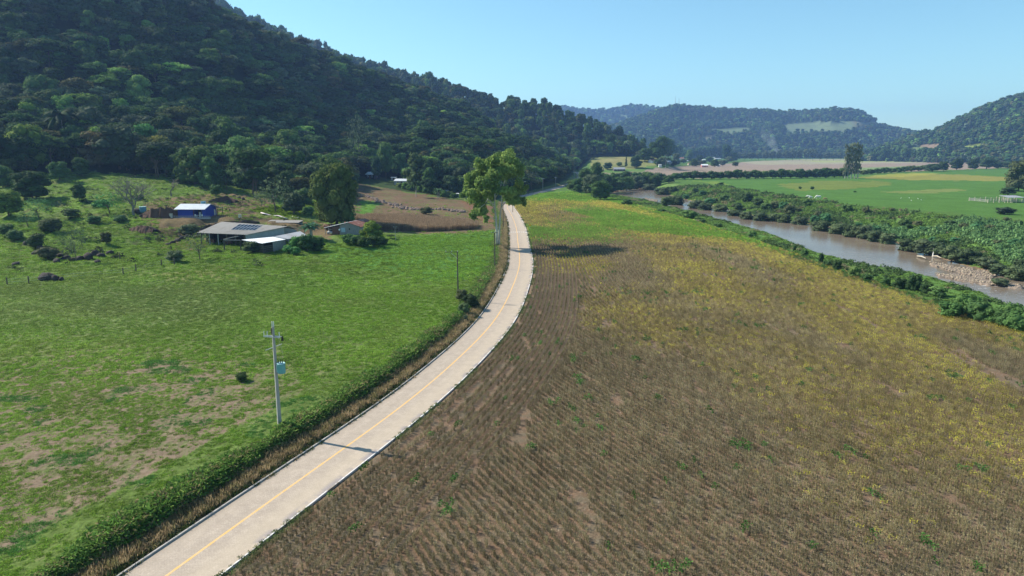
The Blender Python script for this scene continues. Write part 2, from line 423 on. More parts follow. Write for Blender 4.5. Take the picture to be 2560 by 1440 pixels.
# ------------------------------------------------------------------ ground sheet
def build_ground():
    us = np.concatenate([np.linspace(-1.6, -.82, 26)[:-1], np.linspace(-.82, .82, 560), np.linspace(.82, 1.6, 26)[1:]])
    ys = np.concatenate([np.geomspace(6, 30, 30)[:-1], np.geomspace(30, 420, 330)[:-1], np.geomspace(420, 6500, 190)])
    Ug, Yg = np.meshgrid(us, ys); X = Ug * Yg; Y = Yg
    Z, rd, rs, rg, ht = H(X.ravel(), Y.ravel())
    X = X.ravel(); Y = Y.ravel(); nx = len(us); ny = len(ys)
    px, py = project(X, Y, Z)
    n1 = fbm(X / 14, Y / 14, 101, 4); n2 = fbm(X / 3.5, Y / 3.5, 102, 3); n3 = fbm(X / 45, Y / 45, 103, 3)
    jx = px + 30 * (n2 - .5) * np.clip(300 / Y, .1, 2); jy = py + 14 * (n1 - .5) * np.clip(300 / Y, .06, 2)
    col = np.empty((len(X), 3)); wt = np.zeros((len(X), 4))
    def paint(mask, c, amt=1.0):
        m = mask.astype(float) * amt if mask.dtype == bool else np.clip(mask * amt, 0, 1)
        col[:] = col * (1 - m[:, None]) + np.array(c) * m[:, None]
    def pw(mask, ch, v): 
        m = mask.astype(float) if mask.dtype == bool else mask
        wt[:, ch] = wt[:, ch] * (1 - m) + v * m
    P = lambda poly: inpoly(jx, jy, poly)
    Q = lambda poly: inpoly(px, py, poly)
    left = (rg < 0)
    col[:] = (.085, .155, .035)                                 # right plain: green sward
    # grassy left field
    paint(left, (.115, .165, .042))
    paint(left * sstep(.45, .62, n1), (.14, .185, .052), .7)
    paint(left * sstep(.52, .7, n3), (.10, .16, .038), .6)
    pw(left & (Y < 330), 0, 1)
    bare = sstep(100, 60, Y + 40 * (n3 - .5)) * left * (.45 + .55 * sstep(-.18, -.5, X / Y))
    wt[:, 3] = np.clip(bare * .85 + .25 * left * (Y < 200), 0, 1)
    wt[:, 3] = np.where(left & (rd < 11), wt[:, 3] * .5, wt[:, 3])
    light = Q([(0, 700), (250, 700), (600, 690), (700, 760), (300, 850), (0, 830)])
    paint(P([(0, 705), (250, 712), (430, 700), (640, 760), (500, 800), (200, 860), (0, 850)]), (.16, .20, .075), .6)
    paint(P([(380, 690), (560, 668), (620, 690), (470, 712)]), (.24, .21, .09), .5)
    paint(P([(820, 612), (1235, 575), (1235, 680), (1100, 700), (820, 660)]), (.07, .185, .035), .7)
    # pasture on the slope
    pas = left & (Y > 150) & (py < 700) & (px < 900)
    paint(pas * sstep(.4, .7, n2), (.12, .20, .03), .8)
    paint(pas * sstep(.62, .74, fbm(X / 4, Y / 3, 120, 3)), (.11, .085, .05), .5)
    wt[:, 3] = np.where(pas, .30, wt[:, 3])
    paint(P([(480, 480), (800, 500), (800, 575), (640, 545), (480, 515)]), (.16, .19, .07), .35)
    EARTH = (.17, .105, .07)
    for poly in ([(350, 505), (440, 495), (560, 480), (700, 505), (640, 545), (560, 560), (470, 600), (400, 590), (360, 560)],
                 [(395, 565), (520, 600), (490, 625), (400, 625)], [(640, 540), (820, 560), (830, 600), (770, 590), (640, 552)]):
        paint(P(poly), EARTH, .8); wt[:, 3] = np.where(P(poly), .5, wt[:, 3])
    paint(P([(630, 525), (800, 500), (800, 540), (720, 545)]), (.2, .3, .02), .95)       # bright crop strip
    paint(P([(900, 470), (960, 475), (900, 512)]), (.17, .12, .07), .8)
    # brown ploughed field behind the farm
    brown = left & P([(880, 455), (1000, 478), (1120, 497), (1190, 505), (1242, 520), (1250, 575), (1190, 577), (1000, 590), (880, 575)]) & (Y > 215)
    paint(brown, (.165, .11, .068)); pw(brown, 0, .25); wt[:, 3] = np.where(brown, .15, wt[:, 3])
    paint(brown * sstep(.45, .62, n2), (.13, .135, .05), .6)
    paint(brown & P([(900, 500), (950, 505), (930, 535), (900, 535)]), (.09, .2, .03), .9)
    paint(brown & P([(1150, 500), (1240, 515), (1235, 560), (1180, 545)]), (.19, .095, .058), .6)
    # verges
    paint(left * (1 - sstep(4.4, 5.6, rd + 1.6 * (n2 - .5))), (.21, .165, .095), 1)
    wt[:, 3] = np.where(rd < 5.5, .1, wt[:, 3])
    # soy field
    soy = (rg > 0) & Q([(560, 1500), (560, 1440), (750, 1300), (955, 1120), (1100, 1000), (1190, 905), (1285, 790), (1322, 725), (1335, 665), (1330, 610), (1315, 570), (1290, 535), (1272, 507), (1300, 492), (1345, 483), (1420, 477), (1500, 485), (1700, 541), (1900, 605), (2100, 676), (2300, 745), (2600, 850), (3000, 1000), (3000, 1500)]) & (Y < 470)
    soy |= (rg > 0) & (Y < 60) & (rd > 3)
    paint(soy, (.20, .15, .092)); pw(soy, 1, 1); pw(soy, 0, 0); wt[:, 3] = np.where(soy, 0, wt[:, 3])
    yl, gr = crop_tint(px, py, X, Y)
    far_ = sstep(150, 330, Y)
    paint(soy * np.clip(yl, 0, 1) * far_, (.34, .28, .06), .8); paint(soy * np.clip(gr, 0, 1) * far_, (.15, .26, .05), .9)
    # river banks
    rv = np.full(len(X), 999.0); nr = (Y < 640) & (X > 20); rv[nr] = river_frame(X[nr], Y[nr])
    nbx = np.interp(Y, [p[1] for p in _nb], [p[0] for p in _nb]); right = X > nbx
    bankR = right & (rv < 50) & (Z < -.15)
    paint(bankR, (.12, .21, .05)); paint(bankR * sstep(.5, .66, n1), (.06, .11, .035), .8); paint(bankR * sstep(.55, .7, n2), (.16, .17, .07), .6)
    paint(nr & (~right) & (rv < 16) & (~soy), (.10, .19, .045)); 
    paint(nr & (rv < 2.2 + 2.5 * (n2 - .5)), (.25, .165, .105)); paint(nr & (rv < -.2), (.24, .19, .15))
    wt[:, 3] = np.where(nr & (rv < 50), .08, wt[:, 3]); 
    # plain beyond the river
    plainR = (rg > 0) & (Y > 165) & (~soy) & (ht < 1) & ((rv > 46) | (~nr))
    for poly, c, a in (
        ([(1700, 447), (1900, 446), (2560, 420), (2700, 560), (2560, 545), (2000, 500), (1800, 480), (1700, 460)], (.08, .165, .035), 1),
        ([(1935, 460), (2060, 452), (2200, 452), (2240, 460), (2130, 472), (2000, 476)], (.17, .19, .045), .7),
        ([(1700, 452), (1800, 455), (1830, 463), (1720, 462)], (.2, .26, .05), .6),
        ([(2130, 444), (2300, 434), (2420, 437), (2540, 444), (2540, 452), (2400, 452), (2250, 449)], (.26, .23, .06), .8),
        ([(2150, 440), (2280, 432), (2350, 434), (2250, 443)], (.30, .29, .06), .7),
        ([(2200, 478), (2400, 470), (2420, 478), (2260, 484)], (.2, .22, .07), .7),
        ([(1500, 432), (1600, 424), (1700, 416), (1830, 408), (1900, 402), (2560, 396), (2560, 418), (2200, 432), (2100, 436), (1900, 442), (1720, 446), (1560, 442)], (.27, .21, .16), 1),
        ([(1850, 405), (2000, 398), (2200, 397), (2560, 398), (2560, 404), (2100, 410), (1900, 412)], (.30, .28, .18), .9),
        ([(2000, 401), (2300, 401), (2350, 405), (2050, 406)], (.30, .33, .12), .8),
        ([(2130, 420), (2320, 414), (2330, 422), (2160, 430)], (.16, .25, .09), .8),
        ([(1470, 385), (1600, 380), (1650, 396), (1640, 414), (1560, 426), (1480, 428)], (.20, .21, .075), 1), ([(1490, 398), (1560, 392), (1600, 400), (1540, 410), (1500, 408)], (.27, .24, .11), .7),
        ([(1500, 425), (1590, 422), (1640, 412), (1650, 416), (1600, 430), (1520, 434)], (.10, .19, .04), .9)):
        paint(plainR & P(poly), c, a)
    rows = plainR & (Y > 420); wt[:, 3] = np.where(rows, .12, wt[:, 3])
    # forested hills with their clearings
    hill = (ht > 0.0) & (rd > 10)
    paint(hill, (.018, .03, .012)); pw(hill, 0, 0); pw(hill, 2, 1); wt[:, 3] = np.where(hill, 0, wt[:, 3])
    for poly, c in CLEARINGS: 
        m = hill & inpoly(jx, jy, poly); paint(m, c, 1); pw(m, 2, 0)
    fence_side = left & Q([(-400, 300), (480, 300), (620, 420), (700, 455), (800, 455), (880, 455), (1020, 480), (1240, 500), (1240, 700), (-400, 1000)])
    unc = left & (ht < 1) & (~fence_side) & (Y > 250) & (rd > 7)
    paint(unc, (.035, .06, .02), .9)
    me = bpy.data.meshes.new('ground')
    V = np.stack([X, Y, Z], 1)
    i = np.arange(nx - 1)[None, :] + nx * np.arange(ny - 1)[:, None]; i = i.ravel()
    F = np.stack([i, i + 1, i + nx + 1, i + nx], 1)
    me = mk_mesh('ground', V, F, (ground_mat(),), smooth=True)
    a = me.attributes.new('col', 'FLOAT_COLOR', 'POINT'); a.data.foreach_set('color', np.concatenate([col, np.ones((len(X), 1))], 1).astype(np.float32).ravel())
    a = me.attributes.new('wt', 'FLOAT_COLOR', 'POINT'); a.data.foreach_set('color', wt.astype(np.float32).ravel())
    o = link('ground', me); tag(o, 'valley floor of green pasture and brown cropland rising into forested hillsides', 'ground', kind='structure')
    return o
CLEARINGS = [([(1958, 312), (2000, 307), (2060, 305), (2130, 303), (2145, 318), (2120, 330), (2060, 332), (2030, 330), (1990, 334), (1966, 336)], (.15, .19, .10)),
             ([(2128, 304), (2200, 304), (2230, 310), (2280, 325), (2275, 329), (2210, 316), (2140, 314)], (.16, .16, .09)),
             ([(1780, 322), (1860, 318), (1900, 326), (1830, 334), (1780, 332)], (.13, .17, .09)), ([(1750, 340), (1790, 336), (1775, 350)], (.18, .18, .11)),
             ([(1560, 336), (1640, 338), (1630, 344), (1580, 345)], (.10, .15, .07)), ([(1548, 290), (1580, 288), (1570, 296), (1545, 296)], (.13, .18, .09)),
             ([(2260, 372), (2330, 362), (2380, 366), (2320, 380), (2270, 384)], (.13, .18, .07)), ([(2300, 362), (2370, 358), (2340, 370), (2310, 376)], (.22, .16, .11)),
             ([(2405, 366), (2450, 358), (2460, 372), (2430, 378), (2400, 374)], (.2, .25, .06)), ([(2360, 378), (2440, 376), (2400, 386), (2370, 388)], (.15, .22, .06))]
def crop_tint(px, py, x, y):
    """how yellow and how green the soy stands, from 0 to 1"""
    n = fbm(x / 7, y / 16, 201, 3); n2 = fbm(x / 2.2, y / 5, 202, 2); n3 = fbm(x / 20, y / 60, 203, 3)
    def blob(cx, cy, a, b, ang=0):
        c, s = math.cos(R(ang)), math.sin(R(ang)); dx = px - cx; dy = py - cy
        lx = (dx * c + dy * s) / a; ly = (-dx * s + dy * c) / b
        return np.exp(-(lx * lx + ly * ly))
    Y = (1.0 * blob(1440, 660, 75, 26) + .9 * blob(1760, 690, 150, 45, 25) + 1.1 * blob(2180, 815, 200, 48, 27) + 1.3 * blob(2380, 915, 130, 22, 33) + 1.0 * blob(2530, 1110, 110, 60, 20)
         + .35 * blob(2100, 950, 500, 160, 20) + .7 * blob(1600, 570, 130, 26, 8) + .5 * blob(1420, 590, 90, 24) + .2 * blob(2300, 1200, 500, 200) + .75 * blob(1800, 590, 200, 20, 18) + .5 * blob(1560, 800, 160, 60, 15))
    # the yellow fringe along the river side
    ey = np.interp(px, [1250, 1400, 1500, 1700, 1900, 2100, 2300, 2560, 3000], [480, 476, 485, 541, 605, 676, 745, 815, 1000])
    off = py - ey
    Y = Y + 1.25 * np.exp(-((off - 22) / (12 + .02 * np.maximum(px - 1400, 0))) ** 2)
    farband = sstep(620, 560, py)
    Y = Y + farband * (.55 + 1.2 * (fbm((px) / 220, (py + .12 * px) / 9, 205, 2) - .45))
    G = farband * 1.9 * sstep(.46, .62, fbm(px / 260 + 9, (py - .16 * px) / 15, 206, 2)) + 1.1 * blob(1470, 575, 90, 16, 5) + 1.0 * blob(1340, 495, 60, 8, 0) + .9 * blob(1600, 545, 160, 10, 10) + .8 * np.exp(-((off - 6) / 7) ** 2)
    G = G + .22 * sstep(.72, .82, n) * (py > 640)
    Y = Y * (.45 + 1.3 * n) * (.5 + n2) * .62 + .02
    return np.clip(Y - .10, 0, 1), np.clip(G * (.5 + n3), 0, 1)
def ground_mat():
    m, nt, n, l, b = new_mat('ground')
    geo = N(n, 'ShaderNodeNewGeometry'); pos = geo.outputs['Position']
    a = N(n, 'ShaderNodeAttribute', attribute_type='GEOMETRY', attribute_name='col')
    wv = N(n, 'ShaderNodeAttribute', attribute_type='GEOMETRY', attribute_name='wt'); sp = N(n, 'ShaderNodeSeparateColor'); l.new(wv.outputs['Color'], sp.inputs[0])
    bare = wv.outputs['Alpha']
    fine = noise_n(n, l, 2.4, 6, .68, pos); mid = noise_n(n, l, .55, 5, .62, pos); big = noise_n(n, l, .06, 4, .6, pos)
    mp = N(n, 'ShaderNodeMapping'); mp.inputs['Rotation'].default_value = (0, 0, R(-18)); mp.inputs['Scale'].default_value = (.9, .22, 1); l.new(pos, mp.inputs[0])
    st = noise_n(n, l, 1.6, 5, .65, mp.outputs[0])
    c = mixc(n, l, 1.0, a.outputs['Color'], maprange(n, l, fine, .3, .7, .66, 1.36), 'MULTIPLY')
    c = mixc(n, l, 1.0, c, maprange(n, l, mid, .3, .7, .8, 1.2), 'MULTIPLY')
    c = mixc(n, l, 1.0, c, maprange(n, l, big, .3, .7, .86, 1.14), 'MULTIPLY')
    # bare soil showing between the tufts
    soil = mixc(n, l, maprange(n, l, fine, .35, .65, 0, 1), (.19, .135, .09, 1), (.27, .205, .145, 1))
    sm = math_n(n, l, 'ADD', math_n(n, l, 'MULTIPLY', st, .6), math_n(n, l, 'MULTIPLY', mid, .4))
    thr = math_n(n, l, 'SUBTRACT', .78, math_n(n, l, 'MULTIPLY', bare, .42))
    f = math_n(n, l, 'MULTIPLY', math_n(n, l, 'SUBTRACT', sm, thr), 6); f.node.use_clamp = True
    f2 = math_n(n, l, 'MULTIPLY', f, sp.outputs[0]); 
    c = mixc(n, l, f2, c, soil)
    # chaff and reddish patches in the soy field
    red = mixc(n, l, maprange(n, l, mid, .42, .62, 0, 1), (.185, .122, .080, 1), (.16, .13, .088, 1))
    straw = mixc(n, l, maprange(n, l, noise_n(n, l, 7.0, 4, .75, mp.outputs[0]), .60, .68, 0, .8), red, (.42, .34, .25, 1))
    near = N(n, 'ShaderNodeSeparateXYZ'); l.new(pos, near.inputs[0])
    nf = maprange(n, l, near.outputs[1], 130, 330, 1, 0)
    c = mixc(n, l, math_n(n, l, 'MULTIPLY', sp.outputs[1], nf), c, straw)
    l.new(c, b.inputs['Base Color']); b.inputs['Roughness'].default_value = .95; b.inputs['Specular IOR Level'].default_value = .03
    hsum = math_n(n, l, 'ADD', math_n(n, l, 'MULTIPLY', fine, .5), math_n(n, l, 'MULTIPLY', mid, .8))
    bp = N(n, 'ShaderNodeBump'); bp.inputs['Strength'].default_value = .75; bp.inputs['Distance'].default_value = .5
    l.new(hsum, bp.inputs['Height']); l.new(bp.outputs[0], b.inputs['Normal'])
    return m

# ------------------------------------------------------------------ road, kerbs, markings
def strip(name, offs_a, offs_b, z, mat, smin=0, smax=1e9, thick=0, jag=None, parent=None):
    P = DENSE; V = []; UV = []; F = []; s = 0
    prev = None; L = []
    for i, p in enumerate(P):
        if i: s += (P[i] - P[i - 1]).length
        if not (smin <= s <= smax): continue
        d = (P[min(i + 1, len(P) - 1)] - P[max(i - 1, 0)]).normalized(); nrm = Vector((d.y, -d.x))
        ja = jag[0] * (float(vnoise(s * .55, 3.1, 71)) - .5) + jag[0] * .8 * (float(vnoise(s * 1.9, 3.1, 73)) - .5) if jag else 0; jb = jag[1] * (float(vnoise(s * .6, 9.1, 72)) - .5) if jag else 0
        a = p + nrm * (offs_a + ja); c = p + nrm * (offs_b + jb)
        V += [(a.x, a.y, z), (c.x, c.y, z)]; UV += [(offs_a, s), (offs_b, s)]
    k = len(V) // 2
    F = [(2 * i, 2 * i + 1, 2 * i + 3, 2 * i + 2) for i in range(k - 1)]
    if thick:
        base = len(V); V += [(x, y, zz - thick) for x, y, zz in V]; UV += UV
        F += [(2 * i, 2 * i + 2, base + 2 * i + 2, base + 2 * i) for i in range(k - 1)] + [(2 * i + 1, base + 2 * i + 1, base + 2 * i + 3, 2 * i + 3) for i in range(k - 1)]
        F += [(0, base, base + 1, 1), (2 * k - 2, 2 * k - 1, base + 2 * k - 1, base + 2 * k - 2)]
    me = bpy.data.meshes.new(name); me.from_pydata(V, [], F); me.materials.append(mat)
    uv = me.uv_layers.new(name='along')
    for lp in me.loops: uv.data[lp.index].uv = UV[lp.vertex_index]
    me.update(); return link(name, me, parent)
_d = smooth_line([tuple(p) for p in ROAD], 5); DENSE = [Vector((float(p[0]), float(p[1]))) for p in _d]
def build_road():
    m, nt, n, l, b = new_mat('paver_road')
    uv = N(n, 'ShaderNodeUVMap', uv_map='along'); geo = N(n, 'ShaderNodeNewGeometry')
    br = N(n, 'ShaderNodeTexBrick'); br.inputs['Scale'].default_value = 1.0; br.inputs['Brick Width'].default_value = .24; br.inputs['Row Height'].default_value = .12
    br.inputs['Mortar Size'].default_value = .012; br.inputs['Color1'].default_value = (.50, .41, .325, 1); br.inputs['Color2'].default_value = (.43, .35, .275, 1); br.inputs['Mortar'].default_value = (.36, .30, .25, 1)
    l.new(uv.outputs[0], br.inputs[0])
    sep = N(n, 'ShaderNodeSeparateXYZ'); l.new(uv.outputs[0], sep.inputs[0])
    nz = noise_n(n, l, .9, 6, .65, geo.outputs['Position']); nz2 = noise_n(n, l, 9, 3, .7, geo.outputs['Position'])
    mp = N(n, 'ShaderNodeMapping'); mp.inputs['Scale'].default_value = (2.2, .05, 1); l.new(uv.outputs[0], mp.inputs[0]); lane = noise_n(n, l, 1, 4, .6, mp.outputs[0])
    c = mixc(n, l, 1, br.outputs[0], maprange(n, l, nz, .3, .7, .82, 1.12), 'MULTIPLY')
    c = mixc(n, l, 1, c, maprange(n, l, nz2, .3, .7, .86, 1.14), 'MULTIPLY')
    c = mixc(n, l, maprange(n, l, lane, .42, .65, 0, .5), c, (.38, .31, .245, 1))
    # tan dust on the right lane, weed-grey along the right edge
    c = mixc(n, l, maprange(n, l, sep.outputs[0], .4, 1.6, 0, .35), c, (.55, .45, .33, 1))
    eg = math_n(n, l, 'MULTIPLY', maprange(n, l, sep.outputs[0], 2.3, 2.75, 0, 1), maprange(n, l, noise_n(n, l, .5, 3, .6, geo.outputs['Position']), .48, .56, 0, .75))
    c = mixc(n, l, eg, c, (.26, .235, .25, 1))
    eg2 = math_n(n, l, 'MULTIPLY', maprange(n, l, sep.outputs[0], -2.2, -2.9, 0, 1), maprange(n, l, nz, .4, .6, .1, .8))
    c = mixc(n, l, eg2, c, (.30, .25, .19, 1))
    l.new(c, b.inputs['Base Color']); b.inputs['Roughness'].default_value = .85; b.inputs['Specular IOR Level'].default_value = .2
    bp = N(n, 'ShaderNodeBump'); bp.inputs['Strength'].default_value = .3; bp.inputs['Distance'].default_value = .02; l.new(br.outputs['Fac'], bp.inputs['Height']); bp.invert = True
    l.new(bp.outputs[0], b.inputs['Normal'])
    road = strip('road', -3.0, 3.0, 0.0, m)
    tag(road, 'pale block-paved country road curving between the fields with a worn yellow centre line', 'road', kind='structure')
    ym, nt, n, l, b = new_mat('yellow_paint')
    geo = N(n, 'ShaderNodeNewGeometry'); nz = noise_n(n, l, 2.2, 6, .75, geo.outputs['Position'])
    c = mixc(n, l, maprange(n, l, nz, .44, .62, .1, .75), (.75, .42, .10, 1), (.60, .46, .32, 1)); l.new(c, b.inputs['Base Color']); b.inputs['Roughness'].default_value = .8
    strip('centre_line', -.34, -.14, .004, ym, 0, 330, parent=road)
    km = plain('kerb_concrete', (.40, .37, .34), .85, .25, 2.0, .2)
    wk = plain('white_kerb_paint', (.74, .71, .68), .75, .2, 1.5, .1, dirt=((.30, .25, .19), 1.6))
    kl = strip('kerb_left', -3.16, -3.02, .12, km, 0, 420, .26)
    tag(kl, 'grey concrete kerb half hidden by dry grass on the left of the road', 'kerb', kind='structure')
    kr = strip('kerb_right', 3.02, 3.13, .07, wk, 0, 420, .23)
    tag(kr, 'whitewashed kerb between the road and the dry soy field', 'kerb', kind='structure')
    # white studs across the road before the bend
    p = at_z(1290, 581, 0); q = Vector((p.x, p.y)); i = min(range(len(DENSE)), key=lambda k: (DENSE[k] - q).length); d = (DENSE[i + 1] - DENSE[i - 1]).normalized(); nr = Vector((d.y, -d.x)); c0 = DENSE[i]
    wp = plain('white_paint', (.78, .76, .72), .6, .1)
    for k in range(9):
        c_ = c0 + nr * (-2.6 + k * .65); mb = MB()
        a = [c_ + nr * sx * .17 + d * sy * .55 for sx, sy in ((-1, -1), (1, -1), (1, 1), (-1, 1))]
        mb.slab([(v.x, v.y, .045) for v in a], .04); mb.build('road_stud', wp, road)

# ------------------------------------------------------------------ river water
def build_river():
    m, nt, n, l, b = new_mat('muddy_water')
    geo = N(n, 'ShaderNodeNewGeometry'); pos = geo.outputs['Position']
    nz = noise_n(n, l, .05, 4, .6, pos)
    c = mixc(n, l, maprange(n, l, nz, .35, .65, 0, 1), (.165, .128, .092, 1), (.205, .165, .122, 1))
    fo = N(n, 'ShaderNodeAttribute', attribute_type='GEOMETRY', attribute_name='foam')
    mp = N(n, 'ShaderNodeMapping'); mp.inputs['Scale'].default_value = (.5, 2.0, 1); mp.inputs['Rotation'].default_value = (0, 0, R(20)); l.new(pos, mp.inputs[0])
    fn = noise_n(n, l, .9, 5, .7, mp.outputs[0])
    ff = math_n(n, l, 'MULTIPLY', maprange(n, l, fn, .60, .66, 0, 1), fo.outputs['Fac'])
    c = mixc(n, l, ff, c, (.8, .8, .8, 1)); l.new(c, b.inputs['Base Color'])
    l.new(maprange(n, l, ff, 0, 1, .16, .8), b.inputs['Roughness']); b.inputs['IOR'].default_value = 1.17
    w1 = noise_n(n, l, .8, 6, .6, pos); bp = N(n, 'ShaderNodeBump'); bp.inputs['Distance'].default_value = .12
    l.new(math_n(n, l, 'ADD', math_n(n, l, 'MULTIPLY', fo.outputs['Fac'], .8), .16), bp.inputs['Strength']); l.new(w1, bp.inputs['Height']); l.new(bp.outputs[0], b.inputs['Normal'])
    xs = np.linspace(40, 190, 120); ys = np.concatenate([np.linspace(60, 300, 160), np.linspace(303, 640, 90)])
    X, Y = np.meshgrid(xs, ys); X = X - np.clip(Y - 420, 0, 400) * .45; V = np.stack([X.ravel(), Y.ravel(), np.full(X.size, -5.0)], 1)
    rv = river_frame(V[:, 0], V[:, 1])
    nx = len(xs); i = (np.arange(nx - 1)[None, :] + nx * np.arange(len(ys) - 1)[:, None]).ravel()
    F = np.stack([i, i + 1, i + nx + 1, i + nx], 1); keep = (rv[F] < 5).any(1); F = F[keep]
    me = mk_mesh('river', V, F, (m,), smooth=True)
    px, py = project(V[:, 0], V[:, 1], V[:, 2])
    foam = np.clip(np.exp(-((px - 2440) / 190) ** 2 - ((py - 712) / 30) ** 2) * .8 + np.exp(-((px - 2150) / 90) ** 2 - ((py - 660) / 22) ** 2) * .35, 0, 1)
    a = me.attributes.new('foam', 'FLOAT', 'POINT'); a.data.foreach_set('value', foam.astype(np.float32))
    o = link('river', me); tag(o, 'shallow muddy brown river bending past the fields', 'river', kind='structure')

def build_haze():
    me = bpy.data.meshes.new('haze')
    o = MB().box(-11000, 11000, -400, 6700, -8, 420)
    m, nt, n, l, b = new_mat('haze_air'); n.remove(b)
    pv = N(n, 'ShaderNodeVolumePrincipled'); pv.inputs['Color'].default_value = (.32, .53, 1.0, 1); pv.inputs['Density'].default_value = HAZE; pv.inputs['Anisotropy'].default_value = .2
    l.new(pv.outputs[0], n['Material Output'].inputs['Volume'])
    h = o.build('haze', m); tag(h, 'thin blue haze filling the valley air', 'haze', kind='stuff')
HAZE = 1.15e-4
# ------------------------------------------------------------------ foliage builders (unit trees: base at 0, about 1 high, 1 wide)
def sph(n, m):
    th = np.linspace(0, math.pi, m + 1)[1:-1]; ph = np.arange(n) * 2 * math.pi / n
    V = [(0, 0, 1)] + [(math.sin(t) * math.cos(p), math.sin(t) * math.sin(p), math.cos(t)) for t in th for p in ph] + [(0, 0, -1)]
    T = [(0, 1 + k, 1 + (k + 1) % n) for k in range(n)]; Q = []
    for r in range(m - 2):
        for k in range(n): Q.append((1 + r * n + k, 1 + (r + 1) * n + k, 1 + (r + 1) * n + (k + 1) % n, 1 + r * n + (k + 1) % n))
    e = len(V) - 1; b0 = 1 + (m - 2) * n
    T += [(e, b0 + (k + 1) % n, b0 + k) for k in range(n)]
    return np.array(V), np.array(T), np.array(Q)
SV, ST, SQ = sph(8, 6)
def cards(rng, pos, nrm, size, asp=.75):
    n = len(pos); nrm = nrm / np.linalg.norm(nrm, axis=1, keepdims=True)
    a = np.cross(nrm, rng.normal(size=(n, 3))); a /= np.linalg.norm(a, axis=1, keepdims=True) + 1e-9
    b = np.cross(nrm, a); s = size[:, None]
    j = lambda: 1 + .35 * (rng.random((n, 1)) - .5)
    bend = nrm * s * .18
    q = np.stack([pos + a * s * j() - bend, pos + b * s * asp * j() + bend, pos - a * s * j() - bend, pos - b * s * asp * j() + bend], 1)
    return q.reshape(-1, 3)
def crown_mesh(name, seed, lobes, ncard, csize, core=.78, up=.35, mat=None, spread=.12, jit=.8, low=-.45):
    rng = np.random.default_rng(seed); L = np.array(lobes, float)
    wgt = (L[:, 3] * L[:, 4]) ; wgt = wgt / wgt.sum(); V = []; T = []; Q = []; tone = []; toneq = []
    o = 0
    for i, l in enumerate(L):
        if core > 0:
            nz = 1 + .22 * (rng.random(len(SV)) - .5)
            v = SV * nz[:, None] * l[3:6] * core + l[:3]
            V.append(v); T.append(ST + o); Q.append(SQ + o); o += len(v)
            tone += [.38] * len(ST); toneq += [.38] * len(SQ)
    CV = []; ct = []
    for i, l in enumerate(L):
        k = max(6, int(ncard * wgt[i]))
        d = rng.normal(size=(k, 3)); d[:, 2] += up; d /= np.linalg.norm(d, axis=1, keepdims=True)
        d = d[d[:, 2] > low]; k = len(d)
        p = l[:3] + d * l[3:6] * (1 - spread + 2 * spread * rng.random((k, 1)))
        nr = d + jit * rng.normal(size=(k, 3)) * .6 + np.array([0, 0, .35])
        q = cards(rng, p, nr, csize * (.6 + .8 * rng.random(k))); CV.append(q)
        lt = .25 + .5 * rng.random(); ct += list(np.clip(lt + .35 * (rng.random(k) - .5), 0, 1))
    CV = np.concatenate(CV); V.append(CV); Q.append((np.arange(len(CV)).reshape(-1, 4)) + o)
    Q = [q for q in Q]; tone = tone + toneq + ct
    blocks = ([np.concatenate(T)] if T else []) + [np.concatenate(Q)]
    return mk_mesh(name, np.concatenate(V), blocks, (mat or LEAF_O,), tone=tone)
def lobes_broad(rng, n=11, z0=.34, z1=.97, fl=1.0, r=(.15, .24), rad=.32):
    out = [(0, 0, (z0 + z1) / 2, rad * .95, rad * .95, (z1 - z0) / 2 * .95)]
    if z0 < .2: out += [(math.cos(k * 1.26) * rad * .72, math.sin(k * 1.26) * rad * .72, z0 + .17, .19, .19, .16) for k in range(5)]
    for i in range(n):
        a = i * 2.4 + rng.random() * .8; t = (i + .5) / n; z = z0 + (z1 - z0) * (.10 + .85 * t)
        prof = math.sin(math.pi * (.16 + .74 * t)) ** .7
        rr = rad * prof * (.8 + .35 * rng.random()); q = r[0] + (r[1] - r[0]) * rng.random()
        out.append((math.cos(a) * rr, math.sin(a) * rr, min(z, z1 - q * .6), q, q * (.85 + .3 * rng.random()), q * .72 * fl))
    return out
def trunk_mb(rng, h=.5, r=.022, limbs=4, lean=.03, reach=.28):
    mb = MB(); a = rng.random() * 6.28; lx, ly = math.cos(a) * lean, math.sin(a) * lean
    mb.tube([(0, 0, -.06), (lx * .3, ly * .3, h * .4), (lx, ly, h), (lx * 1.4, ly * 1.4, h * 1.45)], [r * 1.35, r, r * .75, r * .3], 7)
    for k in range(limbs):
        b = a + k * 6.28 / limbs + rng.random(); z = h * (.62 + .35 * rng.random()); q = reach * (.6 + .5 * rng.random())
        mb.tube([(lx * z / h, ly * z / h, z), (lx + math.cos(b) * q * .5, ly + math.sin(b) * q * .5, z + .13), (lx + math.cos(b) * q, ly + math.sin(b) * q, z + .28)], [r * .55, r * .38, r * .15], 5)
    return mb
def mesh_of(mb, name, mat):
    me = bpy.data.meshes.new(name); me.from_pydata([tuple(v) for v in mb.V], [], mb.F); me.materials.append(mat); me.update(); return me
TPL = {}
